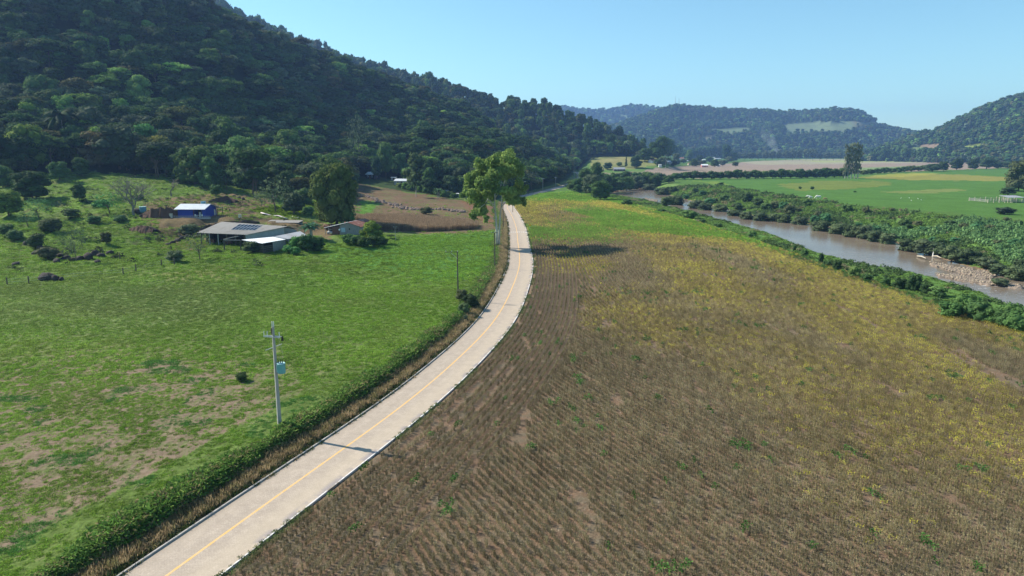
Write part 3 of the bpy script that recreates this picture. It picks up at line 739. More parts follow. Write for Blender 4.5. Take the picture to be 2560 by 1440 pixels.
def build_templates():
    for k in range(6):
        r = random.Random(50 + k)
        TPL['broad', k] = (crown_mesh('crown', k, lobes_broad(r, 14, .03 + .03 * (k % 3), .98), 1800, .035), mesh_of(trunk_mb(r, .38, .02), 'trunk', BARK))
        TPL['umbrella', k] = (crown_mesh('crown', 20 + k, lobes_broad(r, 10, .55, .98, .55, (.16, .26), .34), 1100, .036, .7), mesh_of(trunk_mb(r, .55, .016, 5), 'trunk', BARK))
        TPL['tall', k] = (crown_mesh('crown', 40 + k, lobes_broad(r, 14, .22, .97, 1.0, (.15, .25), .26), 1300, .034, .72), mesh_of(trunk_mb(r, .5, .016), 'trunk', BARK))
        lo = lobes_broad(r, 8, .12, .92, 1.15, (.2, .3), .27)
        TPL['shrub', k] = (crown_mesh('crown', 60 + k, lo, 700, .05, .8, low=-.7), mesh_of(trunk_mb(r, .3, .03, 3), 'stem', BARK))
        TPL['sparse', k] = (crown_mesh('crown', 80 + k, lobes_broad(r, 13, .2, .95, 1.1, (.11, .2), .34), 520, .026, 0, spread=.45), mesh_of(trunk_mb(r, .38, .016, 6, .05), 'trunk', BARK))
        lo = [(0.05 * math.cos(i * 2.2), .05 * math.sin(i * 2.2), .14 + .8 * i / 9, .5 * (1 - i / 10.5) * .62, .5 * (1 - i / 10.5) * .62, .09) for i in range(9)]
        TPL['cone', k] = (crown_mesh('crown', 100 + k, lo, 900, .035, .75), mesh_of(trunk_mb(r, .5, .018, 0, .01), 'trunk', BARK))
def bare_mb(rng, h, depth=5, w=.5):
    mb = MB()
    def br(p, d, L, r, k):
        q = p + d * L; m = p + d * L * .5 + Vector((rng.uniform(-1, 1), rng.uniform(-1, 1), 0)) * L * .06
        mb.tube([p, m, q], [r, r * .85, r * .65], 4 if k > 1 else 3, False)
        if k == 0: return
        for i in range(rng.choice((2, 3, 3))):
            a = rng.random() * 6.28; t = rng.uniform(.35, .85)
            e = Vector((math.cos(a) * t, math.sin(a) * t, 0)) + d + Vector((0, 0, .12)); e.normalize()
            br(q if i else p + d * L * .8, e, L * rng.uniform(.62, .8), r * .62, k - 1)
    br(Vector((0, 0, -.05)), Vector((0, 0, 1)), .28, .022, depth)
    return mb
def palm_tree(loc, h, w, label, col=(.07, .14, .04)):
    t = empty('palm_tree', loc); tag(t, label, 'palm tree'); rng = random.Random(int(h * 100))
    mb = MB(); mb.tube([(0, 0, -.4), (.1, 0, h * .4), (.05, 0, h * .82)], [.22, .17, .13], 7); mb.build('trunk', BARK_PALE, t)
    V = []; F = []; tone = []
    for k in range(17):
        a = k * 2.399; el = 1.1 - 1.3 * (k / 17); n = 8; L = w * .62; tl = rng.random()
        for s in (-1, 1):
            prev = None
            for i in range(n + 1):
                q = i / n; r = L * q * math.cos(el * .6); z = h * .82 + L * (math.sin(el) * q - .85 * q * q)
                x, y = math.cos(a) * r, math.sin(a) * r
                wd = L * .17 * math.sin(math.pi * min(1, q * .9 + .08)); 
                V += [(x, y, z), (x - math.sin(a) * wd * s, y + math.cos(a) * wd * s, z - wd * .8)]
                if i: b = len(V) - 4; F.append((b, b + 1, b + 3, b + 2)); tone.append(tl)
    o = link('crown', mk_mesh('crown', V, np.array(F), (LEAF_O,), tone=tone), t, color=col)
    return t
def banana_clump(loc, h, label, n=5, col=(.08, .19, .075)):
    t = empty('banana_clump', loc); tag(t, label, 'banana plants'); rng = random.Random(n * 7 + 1)
    for q in range(n):
        ox, oy = rng.uniform(-1, 1) * h * .28, rng.uniform(-1, 1) * h * .28; hh = h * rng.uniform(.7, 1)
        mb = MB(); mb.tube([(ox, oy, -.2), (ox, oy, hh * .6)], [.14, .09], 6); mb.build('stem', BARK_PALE, t)
        V = []; F = []; tone = []
        for k in range(9):
            a = k * 2.4 + q; L = hh * .55; tl = rng.random(); el = 1.25 - .11 * k
            for i in range(7):
                u = i / 6; r = L * u * math.cos(el * .75); z = hh * .6 + L * (math.sin(el) * u - .55 * u * u); wd = .3 * math.sin(math.pi * min(1, u * .85 + .1)) * h / 4
                x, y = ox + math.cos(a) * r, oy + math.sin(a) * r
                V += [(x + math.sin(a) * wd, y - math.cos(a) * wd, z + wd * .3), (x, y, z), (x - math.sin(a) * wd, y + math.cos(a) * wd, z + wd * .3)]
                if i: b = len(V) - 6; F += [(b, b + 1, b + 4, b + 3), (b + 1, b + 2, b + 5, b + 4)]; tone += [tl, tl]
        link('leaves', mk_mesh('leaves', V, np.array(F), (LEAF_O,), tone=tone), t, color=col)
    return t
def tree_at(name, loc, h, w, kind, col, label, cat='tree', group=None, var=None, rz=None):
    var = random.randrange(6) if var is None else var
    cm, tm = TPL[kind, var]
    t = empty(name, loc, random.random() * 6.28 if rz is None else rz); t.scale = (w, w, h)
    tag(t, label, cat, group)
    f_ = 1.0 if name == 'forest_tree' else 1.75
    link('foliage' if kind == 'shrub' else 'crown', cm, t, color=(col[0] * f_, col[1] * f_, col[2] * f_))
    link('stem' if kind == 'shrub' else 'trunk', tm, t)
    return t
def tree_px(name, px, base, top, wpx, kind, col, label, cat='tree', group=None, var=None, sink=0):
    p = on_ground(px, base); m = mpp(p.y, p.z); p.z -= sink
    return tree_at(name, p, (base - top) * m / cP + sink, wpx * m, kind, col, label, cat, group, var)

# ------------------------------------------------------------------ scatter of uncountable growth
def scatter(name, label, cat, P, rot, scl, idx, tint, protos):
    col = bpy.data.collections.new(name + '_kinds')
    for k, me in enumerate(protos):
        o = bpy.data.objects.new('kind_%02d' % k, me); col.objects.link(o)
    me = bpy.data.meshes.new(name); n = len(P); me.vertices.add(n); me.vertices.foreach_set('co', np.asarray(P, np.float32).ravel())
    for nm, ty, dat, key in (('rot', 'FLOAT_VECTOR', rot, 'vector'), ('scl', 'FLOAT_VECTOR', scl, 'vector'), ('idx', 'INT', idx, 'value')):
        a = me.attributes.new(nm, ty, 'POINT'); a.data.foreach_set(key, np.asarray(dat, np.int32 if ty == 'INT' else np.float32).ravel())
    a = me.attributes.new('tint', 'FLOAT_COLOR', 'POINT'); a.data.foreach_set('color', np.concatenate([tint, np.ones((n, 1))], 1).astype(np.float32).ravel())
    me.update(); o = link(name, me)
    g = bpy.data.node_groups.new(name + '_growth', 'GeometryNodeTree')
    g.interface.new_socket('Geometry', in_out='INPUT', socket_type='NodeSocketGeometry'); g.interface.new_socket('Geometry', in_out='OUTPUT', socket_type='NodeSocketGeometry')
    N_ = g.nodes; L_ = g.links; gi = N_.new('NodeGroupInput'); go = N_.new('NodeGroupOutput'); ip = N_.new('GeometryNodeInstanceOnPoints')
    ci = N_.new('GeometryNodeCollectionInfo'); ci.inputs[0].default_value = col; ci.inputs[1].default_value = True; ci.inputs[2].default_value = True
    L_.new(gi.outputs[0], ip.inputs['Points']); L_.new(ci.outputs[0], ip.inputs['Instance']); ip.inputs['Pick Instance'].default_value = True
    for nm, ty, sock in (('idx', 'INT', 'Instance Index'), ('rot', 'FLOAT_VECTOR', 'Rotation'), ('scl', 'FLOAT_VECTOR', 'Scale')):
        na = N_.new('GeometryNodeInputNamedAttribute'); na.data_type = ty; na.inputs[0].default_value = nm; L_.new(na.outputs[0], ip.inputs[sock])
    L_.new(ip.outputs[0], go.inputs[0])
    md = o.modifiers.new('growth', 'NODES'); md.node_group = g
    tag(o, label, cat, kind='stuff'); return o

# colour families for foliage (real leaf colours)
DK = [(.030, .062, .018), (.038, .075, .020), (.026, .055, .022), (.045, .082, .026), (.055, .095, .026)]
OLIVE = [(.070, .085, .026), (.075, .078, .030), (.06, .08, .024)]
GREY = [(.065, .088, .048), (.055, .078, .042)]
LIME = [(.09, .15, .025), (.08, .14, .03)]
def pickcol(r, fam=None):
    if fam is None:
        q = r.random(); fam = DK if q < .66 else (OLIVE if q < .8 else (GREY if q < .93 else LIME))
    c = r.choice(fam); f = .8 + .45 * r.random(); return (c[0] * f, c[1] * f, c[2] * f)
TREES = []     # (x, y) of single trees, to keep the forest mass off them
def build_forest():
    rng = np.random.default_rng(3); pr = random.Random(5)
    protos = []
    for k in range(6):
        r = random.Random(300 + k)
        kind = ('b', 'u', 'b', 't', 'u', 'b')[k]
        lo = lobes_broad(r, 11, .30, .98, .8) if kind == 'b' else (lobes_broad(r, 9, .5, .97, .5, (.16, .27), .36) if kind == 'u' else lobes_broad(r, 12, .25, .98, 1, (.14, .22), .25))
        protos.append(crown_mesh('forest_crown', 300 + k, lo, 750, .047, .78, mat=LEAF_I))
    for k in range(4):
        r = random.Random(400 + k); protos.append(crown_mesh('far_crown', 400 + k, lobes_broad(r, 6, .1, .98, .85, (.2, .32), .26), 90, .11, .85, mat=LEAF_I))
    def band(y0, y1, u0, u1, sp):
        A = (u1 - u0) * (y1 * y1 - y0 * y0) / 2; n = int(A / (sp * sp))
        y = np.sqrt(y0 * y0 + rng.random(n) * (y1 * y1 - y0 * y0)); u = u0 + rng.random(n) * (u1 - u0)
        return u * y, y
    X = []; Y = []; S = []
    for y0, y1, u0, u1, sp, s in ((255, 900, -.86, .14, 6.6, 1.2), (900, 1500, -.6, .25, 9, 1.35), (1050, 2200, .45, .86, 10.5, 1.1), (2150, 3500, -.05, .86, 14.5, 1.35), (3500, 4900, -.05, .35, 24, 2.0)):
        x, y = band(y0, y1, u0, u1, sp); X.append(x); Y.append(y); S.append(np.full(len(x), s))
    X = np.concatenate(X); Y = np.concatenate(Y); S = np.concatenate(S)
    Z, rd, rs, rg, ht = H(X, Y); px, py = project(X, Y, Z)
    k = np.floor(ht / 10); t = ht - 1 - 10 * k
    hill = (ht > 0) & (t < 1.05)
    edge = (rg < 0) & (ht < 1) & ~inpoly(px, py, PASTURE) & (Y > 280) & (rd > 9)
    clear = np.zeros(len(X), bool)
    for poly, c in CLEARINGS: clear |= inpoly(px, py, poly)
    ok = ((hill & (rd > 11)) | edge) & ~clear & (rd > 9)
    ok &= ~inpoly(px, py, PASTURE)
    for poly in GLADES: ok &= ~inpoly(px, py, poly)
    ok &= (px > -160) & (px < 2720) & (py > -260)
    if TREES:
        TT = np.array(TREES)
        for tx, ty in TT: ok &= np.hypot(X - tx, Y - ty) > 5
    X, Y, Z, S, px, py, t, k = [a[ok] for a in (X, Y, Z, S, px, py, t, k)]
    n = len(X)
    hgt = (6.5 + 7.0 * rng.random(n) ** 1.2 + 3.5 * (rng.random(n) > .9)) * S
    wid = hgt * (.75 + .4 * rng.random(n)) * np.where(rng.random(n) > .85, .7, 1)
    idx = rng.integers(0, 6, n)
    tallz = (k == 2) & (rng.random(n) > .45); idx = np.where(tallz, 3, idx); hgt = np.where(tallz, hgt * 1.35, hgt); wid = np.where(tallz, wid * .8, wid)
    patch = fbm(X / 60, Y / 60, 77, 2)
    tint = np.array([pickcol(pr) for _ in range(n)]) * (.75 + .75 * patch[:, None]) * np.where(rng.random(n) > .78, 2.1, 1.15)[:, None]  # some crowns brightened at random in colour to look sunlit
    # the 300 that show largest are things of their own
    inframe = (px > -10) & (px < 2570) & (py < 700) & (Y < 900)
    size = np.where(inframe, hgt / Y, 0); order = np.argsort(-size); single = order[:300]
    marks = [(60, 'at the left picture edge'), (130, 'behind the yellow-green round tree'), (220, 'near the drooping palms'), (330, 'behind the brownish round tree'), (430, 'behind the leafless tree'), (560, 'above the blue house'), (700, 'above the barn'), (800, 'above the bright crop strip'), (900, 'behind the very large dark tree'),
             (970, 'around the small shaded house'), (1040, 'above the blue-grey house'), (1140, 'above the bamboo thicket'), (1300, 'behind the tall eucalyptus'), (1380, 'behind the street lamp'), (9999, 'by the far bend')]
    tier = np.zeros(n, int); 
    for m0, m1 in zip([-99] + [m[0] for m in marks], [m[0] for m in marks]):
        g = [q for q in single if m0 <= px[q] < m1]; g.sort(key=lambda q: -py[q])
        for r_, q in enumerate(g): tier[q] = min(3, r_ * 4 // max(1, len(g)))
    tn = ['front row', 'second row', 'third row', 'back row']
    made = {}
    for i in single:
        c = tint[i]; q = ('umbrella' if idx[i] in (1, 4) else ('tall' if idx[i] == 3 else 'broad'))
        zn = [m[1] for m in marks if px[i] < m[0]][0]
        tone = 'olive green' if c[0] > c[1] * .85 else ('bright green' if c[1] > .115 else ('grey green' if c[2] > c[1] * .48 else 'dark green'))
        sh = {'umbrella': 'flat-topped', 'tall': 'slender', 'broad': 'round-crowned'}[q]
        ft = tree_at('forest_tree', (X[i], Y[i], Z[i] - .3), hgt[i], wid[i], q, c, '%s%s %s tree %s, %s' % ('tall ' if hgt[i] > 15 else ('low ' if hgt[i] < 9.5 else ''), sh, tone, zn, tn[tier[i]]), 'tree', 'large trees of the forest on the left hillside'); made.setdefault(ft['label'], []).append((px[i], ft))
    for lb, L in made.items():
        if len(L) < 2: continue
        L.sort(key=lambda q: q[0])
        for r_, (_, o_) in enumerate(L): o_['label'] = lb + ', ' + (('left one', 'right one') if len(L) == 2 else ('leftmost', 'second', 'third', 'fourth', 'fifth', 'sixth', 'seventh', 'eighth'))[min(r_, 7)]
    rest = np.setdiff1d(np.arange(n), single); far = Y[rest] > 1250
    ii = np.where(far, 6 + idx[rest] % 4, idx[rest])
    sc_ = np.stack([wid[rest], wid[rest], hgt[rest]], 1)
    rot = np.stack([np.zeros(len(rest)), np.zeros(len(rest)), rng.random(len(rest)) * 6.28], 1)
    scatter('forest', 'dense dark broadleaf forest covering the hills on both sides of the valley', 'forest', np.stack([X, Y, Z - .5], 1)[rest], rot, sc_, ii, tint[rest], protos)
    print('forest', n)
PASTURE = [(-400, 455), (0, 452), (130, 425), (210, 418), (330, 432), (420, 452), (520, 470), (600, 486), (760, 505), (800, 520), (880, 440), (960, 455), (1040, 465), (1080, 490), (1180, 492), (1246, 505), (1262, 600), (1262, 800), (-400, 1500)]
GLADES = [[(1000, 425), (1060, 425), (1060, 452), (1000, 452)], [(960, 435), (1040, 440), (1040, 480), (940, 470)]]

# ------------------------------------------------------------------ field growth
def tuft_mesh(seed, blades, w, h, lean=.5, bw=.02):
    rng = np.random.default_rng(seed); n = blades
    a = rng.random(n) * 6.28; r = w * np.sqrt(rng.random(n)) * .5; p = np.stack([r * np.cos(a), r * np.sin(a), np.zeros(n)], 1)
    b = rng.random(n) * 6.28; hh = h * (.55 + .6 * rng.random(n)); ln = lean * hh * rng.random(n)
    tip = p + np.stack([np.cos(b) * ln, np.sin(b) * ln, hh], 1); c = rng.random(n) * 6.28; s = np.stack([np.cos(c), np.sin(c), 0 * c], 1) * bw
    mid = (p + tip) / 2 + np.stack([0 * b, 0 * b, hh * .1], 1)
    V = np.stack([p - s, p + s, mid + s * .9, tip, mid - s * .9], 1).reshape(-1, 3)
    F = np.arange(n * 5).reshape(-1, 5)
    return mk_mesh('tuft', V, F, (BLADE_I,), tone=rng.random(n))
def leafy_mesh(seed, n, w, h, cs):
    """low leafy plant clump"""
    rng = np.random.default_rng(seed); d = rng.normal(size=(n, 3)); d[:, 2] = np.abs(d[:, 2]); d /= np.linalg.norm(d, axis=1, keepdims=True)
    r = .45 + .55 * rng.random((n, 1)); p = d * r * np.array([w / 2, w / 2, h]); nr = d + rng.normal(size=(n, 3)) * .5 + np.array([0, 0, .5])
    return mk_mesh('leafy', cards(rng, p, nr, cs * (.6 + .8 * rng.random(n))), np.arange(n * 4).reshape(-1, 4), (BLADE_I,), tone=rng.random(n))
def dry_row_mesh(seed, n, L, h):
    rng = np.random.default_rng(seed); V = []; 
    x = (rng.random(n) - .5) * L; y = rng.normal(size=n) * .05; hh = h * (.6 + .5 * rng.random(n)); c = rng.random(n) * 3.14
    lx = rng.normal(size=n) * .09; ly = rng.normal(size=n) * .09; s = np.stack([np.cos(c), np.sin(c), 0 * c], 1) * .016
    p = np.stack([x, y, 0 * x - .04], 1); q = p + np.stack([lx, ly, hh], 1)
    V.append(np.stack([p - s, p + s, q + s * .7, q - s * .7], 1).reshape(-1, 3)); tone = list(rng.random(n) * .6)
    # pods and twigs
    m = n * 6; k = rng.integers(0, n, m); t = .25 + .75 * rng.random(m)[:, None]; pp = p[k] * (1 - t) + q[k] * t + rng.normal(size=(m, 3)) * np.array([.05, .05, .02])
    nr = rng.normal(size=(m, 3)); nr[:, 2] *= .5; V.append(cards(rng, pp, nr, .028 + .03 * rng.random(m), .5)); tone += list(rng.random(m))
    V = np.concatenate(V); return mk_mesh('dry_row', V, np.arange(len(V)).reshape(-1, 4), (BLADE_I,), tone=tone)
def leaf_row_mesh(seed, n, L, h, cs):
    rng = np.random.default_rng(seed); p = np.stack([(rng.random(n) - .5) * L, rng.normal(size=n) * .13, h * (.35 + .65 * rng.random(n))], 1)
    nr = rng.normal(size=(n, 3)) * .5 + np.array([0, 0, .8]); return mk_mesh('leaf_row', cards(rng, p, nr, cs * (.6 + .8 * rng.random(n))), np.arange(n * 4).reshape(-1, 4), (BLADE_I,), tone=rng.random(n))
def build_soy():
    rng = np.random.default_rng(12)
    ygrid = np.linspace(20, 480, 921); head = np.interp(ygrid, [20, 50, 80, 105, 140, 200, 480], [-26, -27, -24, -14, 1, 3, 4]); x0 = np.concatenate([[0], np.cumsum(np.tan(np.radians(head[:-1])) * .5)])
    PX = []; PY = []; PH = []; 
    for sp, ya, yb, step in ((.70, 30, 160, .56), (.74, 160, 300, .86), (1.0, 300, 470, 1.5)):
        yy = np.arange(ya, yb, step * .97)
        base = np.interp(yy, ygrid, x0); hd = np.radians(np.interp(yy, ygrid, head))
        cs = np.arange(-160, 240, sp)
        gx = cs[:, None] / np.cos(hd).mean() + base[None, :] + .05 * rng.normal(size=(len(cs), len(yy))); gy = yy[None, :] + rng.random((len(cs), len(yy))) * step * .3
        PX.append(gx.ravel()); PY.append(gy.ravel()); PH.append(np.broadcast_to(hd[None, :], gx.shape).ravel())
    X = np.concatenate(PX); Y = np.concatenate(PY); Hd = np.concatenate(PH)
    keep = (np.abs(X) < Y * .80 + 4); X, Y, Hd = X[keep], Y[keep], Hd[keep]
    rd, rs, rg = road_frame(X, Y)
    keep = (rg > 0) & (rd > 13.2); X, Y, Hd = X[keep], Y[keep], Hd[keep]
    # headland rows that follow the road
    hx = []; hy = []; hh = []
    D = np.array([tuple(p) for p in DENSE]); seg = np.diff(D, axis=0); sl = np.hypot(seg[:, 0], seg[:, 1]); s = np.concatenate([[0], np.cumsum(sl)])
    for off in np.arange(4.0, 13.1, .74):
        q = np.arange(2, 420, .66) + rng.random() * .3; x = np.interp(q, s, D[:, 0]); y = np.interp(q, s, D[:, 1]); x2 = np.interp(q + .5, s, D[:, 0]); y2 = np.interp(q + .5, s, D[:, 1])
        dx, dy = x2 - x, y2 - y; l = np.hypot(dx, dy) + 1e-9; dx /= l; dy /= l
        hx.append(x + dy * off); hy.append(y - dx * off); hh.append(np.arctan2(dx, dy))
    X = np.concatenate([X] + hx); Y = np.concatenate([Y] + hy); Hd = np.concatenate([Hd] + hh)
    Z, rd, rs, rg, ht = H(X, Y); px, py = project(X, Y, Z)
    poly = [(-300, 1700), (560, 1445), (750, 1300), (955, 1120), (1100, 1000), (1190, 905), (1285, 790), (1322, 725), (1335, 665), (1330, 610), (1315, 570), (1290, 535), (1280, 507), (1300, 494), (1345, 485), (1420, 479), (1500, 487), (1700, 541), (1900, 605), (2100, 676), (2300, 745), (2600, 850), (3000, 1000), (3000, 1700)]
    ok = inpoly(px, py, poly) & (rd > 3.7) & (rg > 0) & (ht < 1) & (Y > 31)
    # gaps where the stand failed: broken slivers along the rows, wheel tracks, a bare strip at the right
    gap = fbm(X * .9, Y * .18, 301, 2); ok &= ~((gap > .80) & (rng.random(len(X)) > .2))
    ok &= rng.random(len(X)) > .04
    for tr in ([(940, 1160), (1090, 1060), (1180, 985), (1270, 900)], [(1000, 1150), (1120, 1075), (1220, 990), (1300, 905)]):
        W = [tuple(at_z(a, b, 0)[:2]) for a, b in tr]; d, _, _ = polydist(X, Y, W); ok &= ~((d < .34) & (rng.random(len(X)) > .25))
    W = [tuple(at_z(a, b, 0)[:2]) for a, b in ((2380, 880), (2440, 915), (2560, 975), (2700, 1040))]; d, _, _ = polydist(X, Y, W); ok &= ~((d < 1.3) & (rng.random(len(X)) > .3))
    X, Y, Z, Hd, px, py, rd = [a[ok] for a in (X, Y, Z, Hd, px, py, rd)]; n = len(X)
    yl, gr = crop_tint(px, py, X, Y); q = rng.random(n)
    head = rd < 13.2; yl = np.where(head & (Y < 150), yl * .1, yl); gr = np.where(head & (Y < 150), gr * .15, gr)
    isg = q < gr * .95; isy = (~isg) & (rng.random(n) < yl * 1.0)
    weed = (~isg) & (~isy) & (fbm(X / 1.6, Y / 2.4, 311, 2) > .80); 
    idx = np.where(isg | weed, 5 + rng.integers(0, 2, n), np.where(isy, 3 + rng.integers(0, 2, n), rng.integers(0, 3, n)))
    v = (.62 + .7 * rng.random(n))[:, None] * (.75 + .5 * fbm(X / 9, Y / 9, 312, 3))[:, None]
    dry = np.where((rng.random(n) > .5)[:, None], np.array([.285, .24, .145]), np.array([.37, .32, .195])); dark = (.66 + .34 * sstep(5, 34, rd) * (1 + .25 * sstep(40, 110, Y)))[:, None]
    mixy = np.clip(.10 + yl * 2.0 + .12 * sstep(200, 300, Y), 0, .65)[:, None]; dry = dry * dark * (1 - mixy) + np.array([.42, .34, .10]) * mixy
    tint = np.where((idx >= 5)[:, None], np.where((weed | (py > 640))[:, None], np.array([.075, .165, .04]), np.array([.17, .33, .045])), np.where((idx >= 3)[:, None], np.where((rng.random(n) < .5)[:, None], np.array([.50, .46, .085]), np.array([.40, .37, .09])), dry)) * v
    zs = .78 * (.8 + .4 * rng.random(n)) * np.where(weed, 1.25, 1) * np.where(Y > 300, 1.2, 1); xs = np.where(Y > 300, 2.0, np.where(Y > 160, 1.35, 1.0)) * np.where(idx >= 3, .95, 1)
    rot = np.stack([np.zeros(n), np.zeros(n), math.pi / 2 - Hd + .1 * rng.normal(size=n)], 1)
    protos = [dry_row_mesh(k, 15, .66, .72) for k in range(3)] + [leaf_row_mesh(10 + k, 46, .66, .62, .06) for k in range(2)] + [leaf_row_mesh(20 + k, 60, .66, .62, .07) for k in range(2)]
    scatter('soy_crop', 'ripening soy rows, brown and dry with yellow and green patches', 'soy crop', np.stack([X, Y, Z], 1), rot, np.stack([xs, np.where(Y > 300, 1.6, 1.0), zs], 1), idx, tint, protos)
    print('soy', n)
def build_grass():
    rng = np.random.default_rng(22)
    def samp(n, y0, y1, u0, u1):
        y = np.sqrt(y0 * y0 + rng.random(n) * (y1 * y1 - y0 * y0)); u = u0 + rng.random(n) * (u1 - u0); return u * y, y
    X = []; Y = []; S = []
    for n, y0, y1, s in ((47000, 30, 75, .72), (40000, 75, 130, 1.05), (34000, 130, 210, 1.6), (16000, 210, 320, 2.2)):
        x, y = samp(n, y0, y1, -.92 if y0 < 70 else -.80, .03); X.append(x); Y.append(y); S.append(np.full(n, s))
    X = np.concatenate(X); Y = np.concatenate(Y); S = np.concatenate(S)
    Z, rd, rs, rg, ht = H(X, Y); px, py = project(X, Y, Z)
    n1 = fbm(X / 1.7, Y / 1.7, 401, 3); n3 = fbm(X / 22, Y / 22, 402, 2)
    mp = (X * math.cos(R(20)) + Y * math.sin(R(20))); st = fbm(X * .35 + Y * .12, Y * .9 - X * .3, 403, 2)
    ok = (rg < 0) & (rd > 6.8) & (ht < 1)
    bare = sstep(100, 60, Y + 40 * (n3 - .5)) * (.45 + .55 * sstep(-.18, -.5, X / Y))
    dens = ((n1 + .5 * st + .35 * (n3 - .5)) > .36 + .40 * bare) | (rng.random(len(X)) < .20)
    ok &= dens & (rng.random(len(X)) < np.where(bare > .3, .9, .8))
    brown = inpoly(px, py, [(880, 450), (1000, 478), (1120, 497), (1246, 515), (1262, 577), (1190, 577), (1000, 590), (880, 575)]); ok &= ~(brown & (rng.random(len(X)) > .12))
    for p in FLOORS: ok &= ~inpoly(px, py, p)
    X, Y, Z, S, n1, n3, st, px, py = [a[ok] for a in (X, Y, Z, S, n1, n3, st, px, py)]; n = len(X)
    v = (.65 + .6 * rng.random(n))[:, None]
    base = np.where((rng.random(n) < .72)[:, None], np.array([.17, .305, .038]), np.array([.22, .34, .06]))
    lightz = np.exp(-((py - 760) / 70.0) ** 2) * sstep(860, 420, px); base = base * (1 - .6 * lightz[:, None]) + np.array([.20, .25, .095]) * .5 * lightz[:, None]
    bg2 = fbm(X / 16, Y / 11, 433, 3); base = base * (1.08 + .5 * (bg2[:, None] - .5)) ; lm = sstep(.56, .70, bg2)[:, None]; base = base * (1 - .45 * lm) + np.array([.24, .37, .06]) * .45 * lm
    sk = (X * .5 + Y * .86) / 2.2; base = base * (1 + .22 * (vnoise(sk, (X * .86 - Y * .5) / 30, 434) - .5))[:, None]
    olv = .6 * sstep(.55, .68, fbm(X / 9 + 5, Y / 9, 435, 3))[:, None]; base = base * (1 - .4 * olv) + np.array([.20, .21, .07]) * .4 * olv
    bl = (py > 900) & (vnoise(X / 3, Y / 3, 405) > .74); base = np.where(bl[:, None], np.array([.10, .24, .05]), base)
    pas = (py < 690) & (px < 1000); base = np.where((pas & (n1 > .55))[:, None], np.array([.15, .24, .035]), base)
    rot = np.stack([.15 * rng.normal(size=n), .15 * rng.normal(size=n), rng.random(n) * 6.28], 1)
    hs = S * (.30 + .45 * rng.random(n)) * np.where(pas, .9, 1); ws = S * (.8 + .5 * rng.random(n))
    protos = [tuft_mesh(k, 34, .62, .26, .9, .02) for k in range(3)] + [leafy_mesh(30 + k, 26, .7, .22, .055) for k in range(2)]
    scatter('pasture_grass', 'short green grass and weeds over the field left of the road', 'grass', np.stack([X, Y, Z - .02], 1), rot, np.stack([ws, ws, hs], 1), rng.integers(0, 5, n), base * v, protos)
    # tall growth along the bank and dry grass on the verge
    D = np.array([tuple(p) for p in DENSE]); sl = np.hypot(*np.diff(D, axis=0).T); s = np.concatenate([[0], np.cumsum(sl)])
    def along(n, s0, s1, a, b):
        q = s0 + (s1 - s0) * rng.random(n) ** 1.25; off = a + (b - a) * rng.random(n)
        x = np.interp(q, s, D[:, 0]); y = np.interp(q, s, D[:, 1]); x2 = np.interp(q + .6, s, D[:, 0]); y2 = np.interp(q + .6, s, D[:, 1]); dx, dy = x2 - x, y2 - y; l = np.hypot(dx, dy) + 1e-9
        return x - dy / l * off, y + dx / l * off, q, off
    x, y, q, off = along(19000, 0, 330, 5.6, 7.6); m = vnoise(q / 5, off * 0, 411); m2 = vnoise(q / 14, off * 0, 412)
    z = H(x, y, False); rd = road_frame(x, y)[0]
    keep = (rd > 5.4) & (off < 6.3 + 1.3 * m) & (y > 20); x, y, z, q, off, m, m2 = [a[keep] for a in (x, y, z, q, off, m, m2)]; n = len(x)
    v = (.6 + .6 * rng.random(n))[:, None]; g = np.where((rng.random(n) < .75)[:, None], np.array([.13, .25, .05]), np.array([.20, .30, .075])); g = np.where((rng.random(n) < .16)[:, None], np.array([.30, .26, .12]), g)
    sc_ = (1.35 + 1.0 * m + .5 * rng.random(n)) * (1 + q / 400); hg = (.28 + .8 * m2 ** 1.5) * (.6 + .7 * rng.random(n)) * np.clip(1.25 - np.abs(off - 6.4) * .6, .35, 1.1)
    scatter('bank_grass', 'tall lush green grass growing in a ridge along the roadside bank', 'grass', np.stack([x, y, z - .04], 1), np.stack([.2 * rng.normal(size=n), .2 * rng.normal(size=n), rng.random(n) * 6.28], 1), np.stack([sc_, sc_, hg * 1.15], 1), rng.integers(0, 5, n), g * v, protos)
    x, y, q, off = along(16000, 0, 330, 3.0, 5.6); z = H(x, y, False); rd = road_frame(x, y)[0]
    pr_ = vnoise(q / 3, off, 415); keep = (rd > 2.98) & (y > 20) & ((pr_ > .45) | (off > 3.5)) & (rng.random(len(x)) > .15); x, y, z, q, off = [a[keep] for a in (x, y, z, q, off)]; n = len(x)
    v = (.55 + .6 * rng.random(n))[:, None]; lowg = off < 3.75; g = np.where((rng.random(n) < .7)[:, None], np.array([.44, .34, .19]), np.array([.30, .27, .12])); g = np.where((lowg & (rng.random(n) < .75))[:, None], np.array([.07, .11, .035]), g)
    s1 = (.8 + .5 * rng.random(n)) * (1 + q / 500); h1 = s1 * (1.2 + 1.2 * rng.random(n)) * np.where(lowg, .55, 1)
    scatter('verge_grass', 'dry straw-coloured grass on the strip between the kerb and the bank', 'grass', np.stack([x, y, z - .03], 1), np.stack([.2 * rng.normal(size=n), .2 * rng.normal(size=n), rng.random(n) * 6.28], 1), np.stack([s1, s1, h1], 1), np.where(rng.random(n) < .8, rng.integers(0, 3, n), 3), g * v, protos)
    # weeds along the right kerb
    x, y, q, off = along(2600, 0, 260, -3.9, -2.95); z = np.maximum(H(x, y, False), -.02); keep = vnoise(q / 4, off * 0, 417) > .45; x, y, z, q, off = [a[keep] for a in (x, y, z, q, off)]; n = len(x)
